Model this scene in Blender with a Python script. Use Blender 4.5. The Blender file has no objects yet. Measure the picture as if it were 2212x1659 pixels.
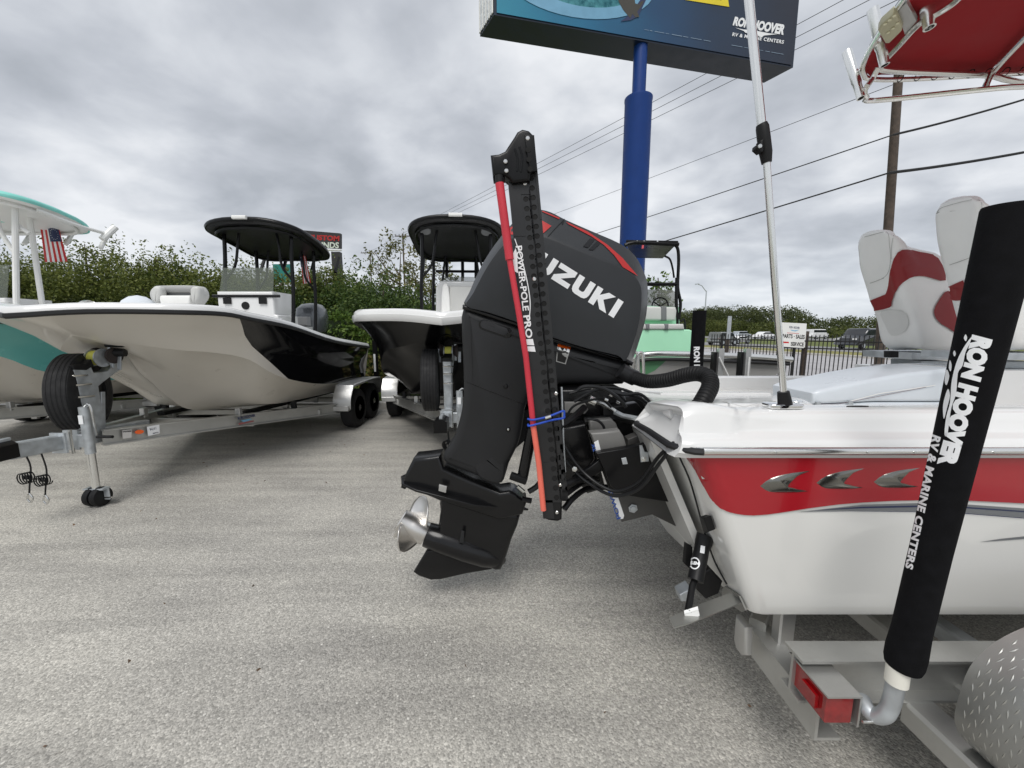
import bpy, bmesh, math, random
import numpy as np
from mathutils import Vector, Matrix
from mathutils.bvhtree import BVHTree
R = math.radians
random.seed(7); np.random.seed(7)
sc = bpy.context.scene
COL = sc.collection

# ------------------------------------------------------------------ camera
CAMH = 1.6; F = 831.0; PITCH = math.atan(114/831)
cd = bpy.data.cameras.new("camera"); cam = bpy.data.objects.new("camera", cd); COL.objects.link(cam)
cam.location = (0, 0, CAMH); cam.rotation_euler = (math.pi/2 - PITCH, 0, 0)
cd.sensor_width = 36; cd.lens = F/2212*36; cd.clip_end = 3000; cd.clip_start = 0.02
sc.camera = cam
sc.view_settings.view_transform = 'Standard'; sc.view_settings.look = 'None'
sc.view_settings.gamma = 1; sc.view_settings.use_curve_mapping = False
sc.view_settings.exposure = 0.60

# ------------------------------------------------------------------ world: overcast sky
W = bpy.data.worlds.new("World"); sc.world = W; W.use_nodes = True
nt = W.node_tree; N = nt.nodes; L = nt.links; N.clear()
def nd(t, **k):
    n = N.new(t)
    for a, b in k.items(): setattr(n, a, b)
    return n
def math_(nodes, links, op, a, b=None, clamp=False):
    n = nodes.new('ShaderNodeMath'); n.operation = op; n.use_clamp = clamp
    for i, x in enumerate((a, b)):
        if x is None: continue
        if isinstance(x, (int, float)): n.inputs[i].default_value = x
        else: links.new(x, n.inputs[i])
    return n.outputs[0]
def ramp_(nodes, links, fac, stops):
    n = nodes.new('ShaderNodeValToRGB'); e = n.color_ramp.elements
    while len(e) < len(stops): e.new(0.5)
    for i, (p, c) in enumerate(stops):
        e[i].position = p; e[i].color = (*c, 1) if len(c) == 3 else c
    links.new(fac, n.inputs[0]); return n.outputs[0]
out = nd('ShaderNodeOutputWorld')
sky = nd('ShaderNodeTexSky'); sky.sky_type = 'NISHITA'; sky.sun_disc = False
sky.sun_elevation = R(52); sky.sun_rotation = R(200)
bg1 = nd('ShaderNodeBackground'); L.new(sky.outputs[0], bg1.inputs[0]); bg1.inputs[1].default_value = 0.065
tc = nd('ShaderNodeTexCoord'); sp = nd('ShaderNodeSeparateXYZ'); L.new(tc.outputs['Generated'], sp.inputs[0])
zz = math_(N, L, 'ADD', math_(N, L, 'MAXIMUM', sp.outputs[2], 0.0), 0.27)
cx = math_(N, L, 'DIVIDE', sp.outputs[0], zz); cy = math_(N, L, 'DIVIDE', sp.outputs[1], zz)
cb = nd('ShaderNodeCombineXYZ'); L.new(cx, cb.inputs[0]); L.new(cy, cb.inputs[1])
mp = nd('ShaderNodeMapping'); L.new(cb.outputs[0], mp.inputs[0]); mp.inputs['Rotation'].default_value = (0, 0, R(24)); mp.inputs['Scale'].default_value = (0.95, 1.05, 1); mp.inputs['Location'].default_value = (3.3, 1.7, 0)
n1 = nd('ShaderNodeTexNoise'); L.new(mp.outputs[0], n1.inputs[0]); n1.inputs['Scale'].default_value = 1.2; n1.inputs['Detail'].default_value = 5; n1.inputs['Roughness'].default_value = 0.45; n1.inputs['Distortion'].default_value = 0.15
n2 = nd('ShaderNodeTexNoise'); L.new(mp.outputs[0], n2.inputs[0]); n2.inputs['Scale'].default_value = 3.9; n2.inputs['Detail'].default_value = 5; n2.inputs['Roughness'].default_value = 0.5; n2.inputs['Distortion'].default_value = 0.2
mixf = math_(N, L, 'ADD', math_(N, L, 'MULTIPLY', n1.outputs[0], 0.60), math_(N, L, 'MULTIPLY', n2.outputs[0], 0.40))
cloud = ramp_(N, L, mixf, [(0.36, (0.40, 0.425, 0.465)), (0.45, (0.50, 0.525, 0.57)), (0.525, (0.62, 0.645, 0.685)), (0.61, (0.78, 0.797, 0.825))])
# bluer, hazier low sky
hz = math_(N, L, 'SUBTRACT', 1.0, math_(N, L, 'MULTIPLY', sp.outputs[2], 5.5, True), True)
mr = math_(N, L, 'MULTIPLY', hz, 0.55)
mx = nd('ShaderNodeMix', data_type='RGBA'); L.new(mr, mx.inputs[0]); L.new(cloud, mx.inputs[6]); mx.inputs[7].default_value = (0.70, 0.755, 0.82, 1)
bg2 = nd('ShaderNodeBackground'); L.new(mx.outputs[2], bg2.inputs[0]); bg2.inputs[1].default_value = 0.76
ms = nd('ShaderNodeMixShader'); ms.inputs[0].default_value = 0.93; L.new(bg1.outputs[0], ms.inputs[1]); L.new(bg2.outputs[0], ms.inputs[2])
L.new(ms.outputs[0], out.inputs[0])

sd = bpy.data.lights.new("sun", 'SUN'); sd.energy = 1.5; sd.angle = R(32); sd.color = (1, 0.975, 0.94)
so = bpy.data.objects.new("sun", sd); COL.objects.link(so); so.rotation_euler = (R(32), R(-8), 0)   # from behind-above the camera
so.location = (0, 0, 30)

# ------------------------------------------------------------------ pixel rays (photograph at 2212 px wide)
_c, _s = math.cos(PITCH), math.sin(PITCH)
CAMV = Vector((0, 0, CAMH))
def ray(px, py):
    u = (px-1106)/F; v = (829.5-py)/F
    return Vector((u, _c + _s*v, -_s + _c*v))
def at(px, py, Y):
    r = ray(px, py); return CAMV + r*(Y/r.y)
def gp(px, py, z=0.0):
    r = ray(px, py); return CAMV + r*((z-CAMH)/r.z)
def onp(px, py, p0, n):
    r = ray(px, py); return CAMV + r*((p0-CAMV).dot(n)/r.dot(n))

# ------------------------------------------------------------------ materials
MATS = {}
def mat(name, rgb, rough=0.5, metal=0.0, coat=0.0, var=0.08, vs=3.0, bump=0.0, bs=60.0, alpha=1.0, trans=0.0, spec=None, dirt=0.0, emis=0.0):
    if name in MATS: return MATS[name]
    m = bpy.data.materials.new(name); m.use_nodes = True; t = m.node_tree; b = t.nodes['Principled BSDF']
    b.inputs['Roughness'].default_value = rough; b.inputs['Metallic'].default_value = metal
    if coat: b.inputs['Coat Weight'].default_value = coat; b.inputs['Coat Roughness'].default_value = 0.04
    if spec is not None: b.inputs['Specular IOR Level'].default_value = spec
    if trans: b.inputs['Transmission Weight'].default_value = trans
    if alpha < 1: b.inputs['Alpha'].default_value = alpha
    c = t.nodes.new('ShaderNodeTexCoord')
    n = t.nodes.new('ShaderNodeTexNoise'); n.inputs['Scale'].default_value = vs; n.inputs['Detail'].default_value = 5
    t.links.new(c.outputs['Object'], n.inputs[0])
    lo = tuple(max(0, x*(1-var)) for x in rgb); hi = tuple(min(1, x*(1+var)) for x in rgb)
    col = ramp_(t.nodes, t.links, n.outputs[0], [(0.3, lo), (0.7, hi)])
    if dirt:
        n3 = t.nodes.new('ShaderNodeTexNoise'); n3.inputs['Scale'].default_value = vs*4; n3.inputs['Detail'].default_value = 8; n3.inputs['Roughness'].default_value = .7
        t.links.new(c.outputs['Object'], n3.inputs[0])
        f = ramp_(t.nodes, t.links, n3.outputs[0], [(0.5, (0, 0, 0)), (0.75, (dirt, dirt, dirt))])
        mm = t.nodes.new('ShaderNodeMix'); mm.data_type = 'RGBA'; t.links.new(f, mm.inputs[0]); t.links.new(col, mm.inputs[6]); mm.inputs[7].default_value = (0.12, 0.1, 0.08, 1)
        col = mm.outputs[2]
    t.links.new(col, b.inputs['Base Color'])
    rr = ramp_(t.nodes, t.links, n.outputs[0], [(0.3, (rough*0.85,)*3), (0.7, (min(1, rough*1.2),)*3)])
    t.links.new(rr, b.inputs['Roughness'])
    if bump:
        n2 = t.nodes.new('ShaderNodeTexNoise'); n2.inputs['Scale'].default_value = bs; n2.inputs['Detail'].default_value = 3
        t.links.new(c.outputs['Object'], n2.inputs[0])
        bp = t.nodes.new('ShaderNodeBump'); bp.inputs['Strength'].default_value = bump; bp.inputs['Distance'].default_value = 0.01
        t.links.new(n2.outputs[0], bp.inputs['Height']); t.links.new(bp.outputs[0], b.inputs['Normal'])
    MATS[name] = m; return m

GELWHITE = mat('gelcoat_white', (0.72, 0.72, 0.71), 0.22, coat=0.5, var=0.02)
GELSIDE = mat('gelcoat_hull_white', (0.76, 0.755, 0.725), 0.2, coat=0.6, var=0.02, vs=1.5)
GELRED = mat('gelcoat_red', (0.36, 0.008, 0.016), 0.2, coat=0.4, var=0.05)
GELBEIGE = mat('gelcoat_beige', (0.68, 0.64, 0.57), 0.3, coat=0.25, var=0.03)
GELBLACK = mat('gelcoat_black', (0.004, 0.004, 0.0045), 0.2, coat=0.0, var=0.1, spec=.22)
GELTEAL = mat('gelcoat_teal', (0.14, 0.46, 0.42), 0.25, coat=0.3, var=0.04)
MINT = mat('mint_paint', (0.38, 0.74, 0.50), 0.35, var=0.03)
RUBBLACK = mat('black_rubber_trim', (0.012, 0.012, 0.013), 0.45)
ALU = mat('brushed_aluminium', (0.55, 0.55, 0.54), 0.42, 0.85, var=0.12, vs=6, bump=0.06, bs=90)
ALUDULL = mat('mill_aluminium', (0.50, 0.50, 0.48), 0.42, 0.75, var=0.12, vs=5, bump=0.05, bs=120, dirt=0.15)
GALV = mat('galvanised_steel', (0.50, 0.53, 0.55), 0.45, 0.6, var=0.18, vs=18, dirt=0.1)
POLISH = mat('polished_tube', (0.84, 0.84, 0.82), 0.22, 1.0, var=0.05)
CHROME = mat('chrome', (0.85, 0.86, 0.86), 0.06, 1.0, var=0.02)
DCHROME = mat('dark_chrome', (0.25, 0.245, 0.225), 0.2, 1.0, var=0.05)
STEEL = mat('propeller_steel', (0.74, 0.72, 0.69), 0.33, 1.0, var=0.1)
ENGGREY = mat('engine_grey', (0.026, 0.028, 0.031), 0.38, var=0.08, coat=0.05, bump=0.02, bs=400, spec=.35)
ENGBLACK = mat('engine_black', (0.006, 0.006, 0.0066), 0.24, var=0.15, coat=0.1, spec=.35)
ENGLEG = mat('engine_leg_grey', (0.018, 0.0185, 0.020), 0.42, var=0.12, bump=0.02, bs=300, spec=.32)
BLACKMET = mat('black_powder_coat', (0.003, 0.003, 0.0035), 0.3, var=0.2, spec=.28)
BLACKPL = mat('black_plastic', (0.007, 0.007, 0.0075), 0.5, var=0.2, spec=.3)
HOSE = mat('corrugated_hose_black', (0.007, 0.007, 0.0075), 0.5, spec=.3)
CABLE = mat('cable_black', (0.007, 0.0075, 0.0085), 0.4, spec=.35)
CARPET = mat('black_carpet_sleeve', (0.007, 0.007, 0.008), 0.95, var=0.3, vs=30, bump=0.25, bs=900, spec=0.1)
VINYL = mat('white_vinyl', (0.86, 0.855, 0.83), 0.42, var=0.03, vs=6, bump=0.05, bs=500)
VINYLRED = mat('red_vinyl', (0.24, 0.012, 0.015), 0.45, var=0.08, bump=0.05, bs=500)
GREYVINYL = mat('grey_vinyl', (0.30, 0.30, 0.30), 0.5, var=0.05)
LGREYVINYL = mat('light_grey_vinyl', (0.55, 0.55, 0.53), 0.5, var=0.05)
DGREYPAD = mat('dark_grey_pad', (0.16, 0.165, 0.17), 0.6, var=0.08)
WHITEPRINT = mat('white_print', (0.82, 0.83, 0.84), 0.5, var=0.02)
WHITEPT = mat('white_paint', (0.8, 0.8, 0.78), 0.4, var=0.03)
REDPRINT = mat('red_print', (0.55, 0.02, 0.02), 0.5, var=0.05)
REDACC = mat('red_accent', (0.40, 0.014, 0.012), 0.4, var=0.05)
BLUEPRINT = mat('blue_print', (0.02, 0.07, 0.3), 0.5)
NAVYPRINT = mat('navy_print', (0.02, 0.03, 0.09), 0.5)
LBLUEPRINT = mat('light_blue_print', (0.2, 0.45, 0.65), 0.5)
BLKPRINT = mat('black_print', (0.01, 0.01, 0.01), 0.5)
ORANGE = mat('orange_lens', (0.85, 0.12, 0.01), 0.25, coat=0.4)
REDLENS = mat('red_lens', (0.24, 0.004, 0.006), 0.12, coat=0.6, var=0.2, vs=40)
REDSPIKE = mat('red_rod', (0.55, 0.03, 0.05), 0.45, var=0.1)
CORALSPIKE = mat('coral_rod', (0.80, 0.16, 0.11), 0.45, var=0.1)
BLUECORD = mat('blue_cord', (0.01, 0.06, 0.42), 0.6, var=0.2, vs=80)
YELLOW = mat('yellow_strap', (0.68, 0.66, 0.12), 0.7, var=0.1, vs=40)
TYRE = mat('tyre_rubber', (0.010, 0.010, 0.011), 0.75, var=0.2, vs=20)
BOLT = mat('stainless_bolt', (0.7, 0.7, 0.68), 0.2, 1.0)
TINT = mat('tinted_screen', (0.16, 0.18, 0.15), 0.08, alpha=0.38, var=0.0)
CLEARV = mat('clear_screen', (0.25, 0.27, 0.25), 0.08, alpha=0.35, var=0.0)
PVC = mat('white_pvc', (0.78, 0.76, 0.68), 0.4, var=0.05)
WOOD = mat('weathered_pole_wood', (0.085, 0.065, 0.052), 0.9, var=0.35, vs=9, bump=0.4, bs=25)
SIGNBLUE = mat('sign_pole_blue', (0.007, 0.042, 0.20), 0.45, var=0.06, spec=.3)
CANVAS = mat('red_canvas', (0.29, 0.003, 0.007), 0.85, var=0.06, bump=0.05, bs=300)
FENCEBLK = mat('fence_black', (0.012, 0.012, 0.012), 0.5)
CREAM = mat('cream_lens', (0.48, 0.45, 0.30), 0.35, var=0.1)
GLASS = mat('car_glass', (0.02, 0.025, 0.028), 0.06, coat=0.3)

# ------------------------------------------------------------------ mesh builder
class MB:
    def __init__(s): s.v = []; s.f = []
    def add(s, vs, fs):
        o = len(s.v); s.v += [Vector(v) for v in vs]; s.f += [tuple(i+o for i in f) for f in fs]; return s
    def box(s, c, size, rot=None, bev=0):
        c = Vector(c); hx, hy, hz = [x/2 for x in size]
        pts = [Vector((x, y, z)) for z in (-hz, hz) for y in (-hy, hy) for x in (-hx, hx)]
        if rot is not None:
            M = rot if isinstance(rot, Matrix) else Matrix.Rotation(rot, 3, 'Z')
            pts = [M @ p for p in pts]
        return s.add([c+p for p in pts], [(0,2,3,1),(4,5,7,6),(0,1,5,4),(2,6,7,3),(0,4,6,2),(1,3,7,5)])
    def beam(s, p0, p1, w, h, up=(0, 0, 1), b=None):
        p0, p1 = Vector(p0), Vector(p1); d = (p1-p0).normalized(); up = Vector(up)
        sd_ = d.cross(up).normalized(); up = sd_.cross(d).normalized()
        b = b if b is not None else min(w, h)*0.12
        x, z = w/2, h/2
        prof = [(-x+b, -z), (x-b, -z), (x, -z+b), (x, z-b), (x-b, z), (-x+b, z), (-x, z-b), (-x, -z+b)]
        return s.loft([[p + sd_*a + up*c for a, c in prof] for p in (p0, p1)])
    def ibeam(s, p0, p1, w, h, t=0.012, up=(0, 0, 1)):
        p0, p1 = Vector(p0), Vector(p1); d = (p1-p0).normalized(); up = Vector(up)
        sd_ = d.cross(up).normalized(); up = sd_.cross(d).normalized(); x, z = w/2, h/2
        prof = [(-x,-z),(x,-z),(x,-z+t),(t/2,-z+t),(t/2,z-t),(x,z-t),(x,z),(-x,z),(-x,z-t),(-t/2,z-t),(-t/2,-z+t),(-x,-z+t)]
        return s.loft([[p + sd_*a + up*c for a, c in prof] for p in (p0, p1)])
    def channel(s, p0, p1, w, h, side=1, t=0.01, up=(0, 0, 1)):
        p0, p1 = Vector(p0), Vector(p1); d = (p1-p0).normalized(); up = Vector(up)
        sd_ = d.cross(up).normalized()*side; up = (sd_.cross(d)*side).normalized(); z = h/2
        prof = [(0,-z),(w,-z),(w,-z+t),(t,-z+t),(t,z-t),(w,z-t),(w,z),(0,z)]
        return s.loft([[p + sd_*a + up*c for a, c in prof] for p in (p0, p1)])
    def loft(s, rings, cap=True, closed=True, loop=False):
        n = len(rings[0]); o = len(s.v)
        for r in rings: s.v += [Vector(p) for p in r]
        m = len(rings)
        for i in range(m if loop else m-1):
            for j in range(n if closed else n-1):
                a = o+i*n+j; b = o+i*n+(j+1) % n; i2 = (i+1) % m
                c = o+i2*n+(j+1) % n; d = o+i2*n+j
                s.f.append((a, b, c, d))
        if cap and closed and not loop:
            s.f.append(tuple(o+j for j in reversed(range(n)))); s.f.append(tuple(o+(m-1)*n+j for j in range(n)))
        return s
    def tube(s, pts, r, n=8, closed=False, cap=True, squash=None):
        pts = [Vector(p) for p in pts]; m = len(pts)
        rs = r if isinstance(r, (list, tuple)) else [r]*m
        T = []
        for i in range(m):
            a = pts[(i-1) % m] if (closed or i > 0) else pts[i]; b = pts[(i+1) % m] if (closed or i < m-1) else pts[i]
            T.append((b-a).normalized())
        u = T[0].orthogonal().normalized(); rings = []
        for i in range(m):
            u = (u - T[i]*u.dot(T[i])).normalized(); w = T[i].cross(u)
            rings.append([pts[i] + (u*math.cos(k*2*math.pi/n) + w*math.sin(k*2*math.pi/n))*rs[i] for k in range(n)])
        return s.loft(rings, cap=cap, loop=closed)
    def lathe(s, p0, axis, prof, n=24, cap=True):
        p0, axis = Vector(p0), Vector(axis).normalized(); u = axis.orthogonal().normalized(); w = axis.cross(u)
        return s.loft([[p0 + axis*t + (u*math.cos(k*2*math.pi/n) + w*math.sin(k*2*math.pi/n))*max(r, 1e-4) for k in range(n)] for t, r in prof], cap=cap)
    def slab(s, pts, nrm, w, r=0.0, taper=None, steps=4):
        """closed planar outline swept +-w along nrm with rounded rims of radius r"""
        pts = [Vector(p) for p in pts]; nrm = Vector(nrm).normalized(); n = len(pts)
        area = Vector((0, 0, 0))
        for i in range(n): area += (pts[i]).cross(pts[(i+1) % n])
        sg = 1 if area.dot(nrm) > 0 else -1
        ins = []
        for i in range(n):
            e0 = (pts[i]-pts[i-1]).normalized(); e1 = (pts[(i+1) % n]-pts[i]).normalized()
            b = nrm.cross(e0+e1)*sg
            if b.length < 1e-6: b = nrm.cross(e0)*sg
            b.normalize(); k = max(0.45, nrm.cross(e0).dot(b)*sg)
            ins.append(b/k)
        lay = []
        if r > 0:
            for k in range(steps+1):
                a = (math.pi/2)*(1-k/steps); lay.append((-(w-r+r*math.sin(a)), r*(1-math.cos(a))))
            lay = lay + [(-y, i) for y, i in reversed(lay)]
        else: lay = [(-w, 0), (w, 0)]
        rings = []
        for y, i in lay:
            rings.append([p + ins[q]*i + nrm*(y*(taper(p) if taper else 1)) for q, p in enumerate(pts)])
        return s.loft(rings)
    def sphere(s, c, r, n=12, m=8, sc_=(1, 1, 1)):
        c = Vector(c)
        return s.loft([[c + Vector((math.cos(2*math.pi*k/n)*math.sin(a)*r*sc_[0], math.sin(2*math.pi*k/n)*math.sin(a)*r*sc_[1], math.cos(a)*r*sc_[2])) for k in range(n)]
                       for a in [0.02+(math.pi-0.04)*i/m for i in range(m+1)]])
    def bvh(s): return BVHTree.FromPolygons(s.v, s.f)
    def build(s, name, m, parent=None, smooth=35, label=None, kind=None, sub=0, recalc=True):
        me = bpy.data.meshes.new(name)
        off = ROOTLOC.get(parent.name, Vector()) if parent is not None else Vector()
        me.from_pydata([tuple(p-off) for p in s.v], [], s.f); me.update()
        if recalc:
            bm = bmesh.new(); bm.from_mesh(me); bmesh.ops.recalc_face_normals(bm, faces=bm.faces); bm.to_mesh(me); bm.free()
        me.materials.append(m)
        if smooth:
            me.shade_smooth()
            try: me.set_sharp_from_angle(angle=R(smooth))
            except Exception: pass
        o = bpy.data.objects.new(name, me); COL.objects.link(o)
        if parent is not None:
            o.parent = parent; ROOTLOC[o.name] = off
        else: ROOTLOC[o.name] = Vector()
        if label: o['label'] = label
        if kind: o['kind'] = kind
        if sub:
            md = o.modifiers.new('sub', 'SUBSURF'); md.levels = sub; md.render_levels = sub
        return o
ROOTLOC = {}
def thing(name, label, cat, loc=(0, 0, 0), group=None):
    o = bpy.data.objects.new(name, None); COL.objects.link(o); o.location = loc
    o['label'] = label; o['category'] = cat
    if group: o['group'] = group
    ROOTLOC[o.name] = Vector(loc); o.empty_display_size = 0.2
    return o
def tag(o, label, cat, group=None):
    o['label'] = label; o['category'] = cat
    if group: o['group'] = group
    return o
def cr(pts, k=6, closed=False):
    """Catmull-Rom through points"""
    P = [Vector(p) for p in pts]; n = len(P); out_ = []
    rng = n if closed else n-1
    for i in range(rng):
        p0 = P[(i-1) % n] if (closed or i > 0) else P[i]*2-P[i+1]
        p1 = P[i]; p2 = P[(i+1) % n]
        p3 = P[(i+2) % n] if (closed or i+2 < n) else P[i+1]*2-P[i]
        for j in range(k):
            t = j/k
            out_.append(0.5*((2*p1)+(p2-p0)*t+(2*p0-5*p1+4*p2-p3)*t*t+(3*p1-p0-3*p2+p3)*t*t*t))
    if not closed: out_.append(P[-1])
    return out_
def atX(px, py, X): return onp(px, py, Vector((X, 0, 0)), Vector((1, 0, 0)))
def pxs(lst, Y): return [at(x, y, Y) for x, y in lst]
def crpx(lst, Y, k=4): return cr(pxs(lst, Y), k, True)

# ------------------------------------------------------------------ flat print draped on surfaces
def drape(polys2d, name, m, parent, bvh=None, plane=None, off=0.0015, maxe=None, raw=None, label=None):
    """polys2d: list of (pts, tris) in photo pixels -> mesh projected on the surface"""
    bm = bmesh.new()
    for vs, fs in polys2d:
        bv = [bm.verts.new((x, y, 0)) for x, y in vs]
        for f in fs:
            try: bm.faces.new([bv[i] for i in f])
            except ValueError: pass
    bm.normal_update()
    if any(len(f.verts) > 4 for f in bm.faces): bmesh.ops.triangulate(bm, faces=[f for f in bm.faces if len(f.verts) > 4])
    if maxe:
        bmesh.ops.triangulate(bm, faces=bm.faces)
        for _ in range(6):
            es = [e for e in bm.edges if e.calc_length() > maxe]
            if not es: break
            bmesh.ops.subdivide_edges(bm, edges=es, cuts=1)
        bmesh.ops.triangulate(bm, faces=bm.faces)
    mb = MB(); bad = set(); hits = []
    if bvh is not None:
        for v in bm.verts:
            h = bvh.ray_cast(CAMV, ray(v.co.x, v.co.y).normalized())
            if h[0] is not None: hits.append((h[0]-CAMV).length)
        md_ = sorted(hits)[len(hits)//2] if hits else 2.0
    for i, v in enumerate(bm.verts):
        v.index = i; r = ray(v.co.x, v.co.y)
        if bvh is not None:
            h = bvh.ray_cast(CAMV, r.normalized())
            if h[0] is None:
                bad.add(i); h = bvh.find_nearest(CAMV+r.normalized()*md_)
            n = h[1]
            if n.dot(r) > 0: n = -n
            mb.v.append(h[0] + n*off)
        else:
            n = plane[1].normalized()
            if n.dot(r) > 0: n = -n
            mb.v.append(onp(v.co.x, v.co.y, plane[0], plane[1]) + n*off)
    for f in bm.faces:
        idx = [v.index for v in f.verts]
        if not all(i in bad for i in idx): mb.f.append(tuple(idx))
    bm.free()
    return mb.build(name, m, parent, label=label, recalc=False)
def poly(pts): return (pts, [tuple(range(len(pts)))])
def stroke(a, b, w, w2=None):
    w2 = w if w2 is None else w2; d = Vector((b[0]-a[0], b[1]-a[1])).normalized(); n = Vector((-d.y, d.x))
    return poly([(a[0]+n.x*w/2, a[1]+n.y*w/2), (b[0]+n.x*w2/2, b[1]+n.y*w2/2), (b[0]-n.x*w2/2, b[1]-n.y*w2/2), (a[0]-n.x*w/2, a[1]-n.y*w/2)])
_tc = {}
def textmesh(s, bold=0.02, shear=0.0, space=1.0):
    k = (s, bold, shear, space)
    if k in _tc: return _tc[k]
    cu = bpy.data.curves.new('t', 'FONT'); cu.body = s; cu.offset = bold; cu.shear = shear; cu.resolution_u = 3; cu.space_character = space
    o = bpy.data.objects.new('t', cu); COL.objects.link(o)
    dg = bpy.context.evaluated_depsgraph_get(); me = o.evaluated_get(dg).to_mesh()
    vs = [(v.co.x, v.co.y) for v in me.vertices]; fs = [tuple(p.vertices) for p in me.polygons]
    o.evaluated_get(dg).to_mesh_clear(); bpy.data.objects.remove(o); bpy.data.curves.remove(cu)
    x0 = min(v[0] for v in vs); x1 = max(v[0] for v in vs); y0 = min(v[1] for v in vs); y1 = max(v[1] for v in vs)
    vs = [((x-x0)/(x1-x0), (y-y0)/(y1-y0)) for x, y in vs]
    _tc[k] = (vs, fs); return _tc[k]
def textpx(s, p0, p1, h, bold=0.02, shear=0.0, skew=0.0, h1=None, space=1.0):
    """text in photo px: baseline p0->p1, letter height h to the left-hand (up) side"""
    vs, fs = textmesh(s, bold, shear, space); d = Vector((p1[0]-p0[0], p1[1]-p0[1])); u = Vector((d.y, -d.x)).normalized()
    if skew: u = (u + d.normalized()*skew)
    h1 = h if h1 is None else h1
    return ([(p0[0]+d.x*x+u.x*(h+(h1-h)*x)*y, p0[1]+d.y*x+u.y*(h+(h1-h)*x)*y) for x, y in vs], fs)
def text3(s, o, xd, yd, bold=0.02, space=1.0):
    """text mesh data in world: o + xd*x + yd*y (unit box)"""
    vs, fs = textmesh(s, bold, 0, space); o, xd, yd = Vector(o), Vector(xd), Vector(yd)
    return [o+xd*x+yd*y for x, y in vs], fs

GLY = {'Z': [[(0,1),(1.05,1),(1.05,.72),(.44,.28),(1.05,.28),(1.05,0),(0,0),(0,.28),(.61,.72),(0,.72)]],
 'U': [[(0,1),(.34,1),(.34,.40),(.36,.32),(.43,.28),(.59,.28),(.66,.32),(.68,.40),(.68,1),(1.02,1),(1.02,.32),(.97,.14),(.87,.04),(.72,0),(.30,0),(.15,.04),(.05,.14),(0,.32)]],
 'K': [[(0,1),(.34,1),(.34,.64),(.70,1),(1.13,1),(.64,.53),(1.15,0),(.72,0),(.34,.40),(.34,0),(0,0)]],
 'I': [[(0,1),(.34,1),(.34,0),(0,0)]],
 'S': [[(1.0,1),(.25,1),(.08,.95),(0,.82),(0,.6),(.06,.47),(.22,.41),(.64,.38),(.67,.33),(.64,.28),(0,.28),(0,0),(.78,0),(.94,.05),(1.0,.2),(1.0,.42),(.94,.55),(.78,.61),(.36,.63),(.33,.68),(.36,.72),(1.0,.72)]]}
def glyphs(word, p0, p1, h, gap=.13):
    """block letters in photo px, one polygon per letter"""
    W_ = sum(max(x for x, _ in GLY[c][0]) for c in word)+gap*(len(word)-1); d = Vector((p1[0]-p0[0], p1[1]-p0[1]))/W_; u = Vector((d.y, -d.x)).normalized()*h
    x0 = 0; out_ = []
    for c in word:
        out_.append(poly([(p0[0]+d.x*(x0+x)+u.x*y, p0[1]+d.y*(x0+x)+u.y*y) for x, y in GLY[c][0]])); x0 += max(x for x, _ in GLY[c][0])+gap
    return out_

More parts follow.
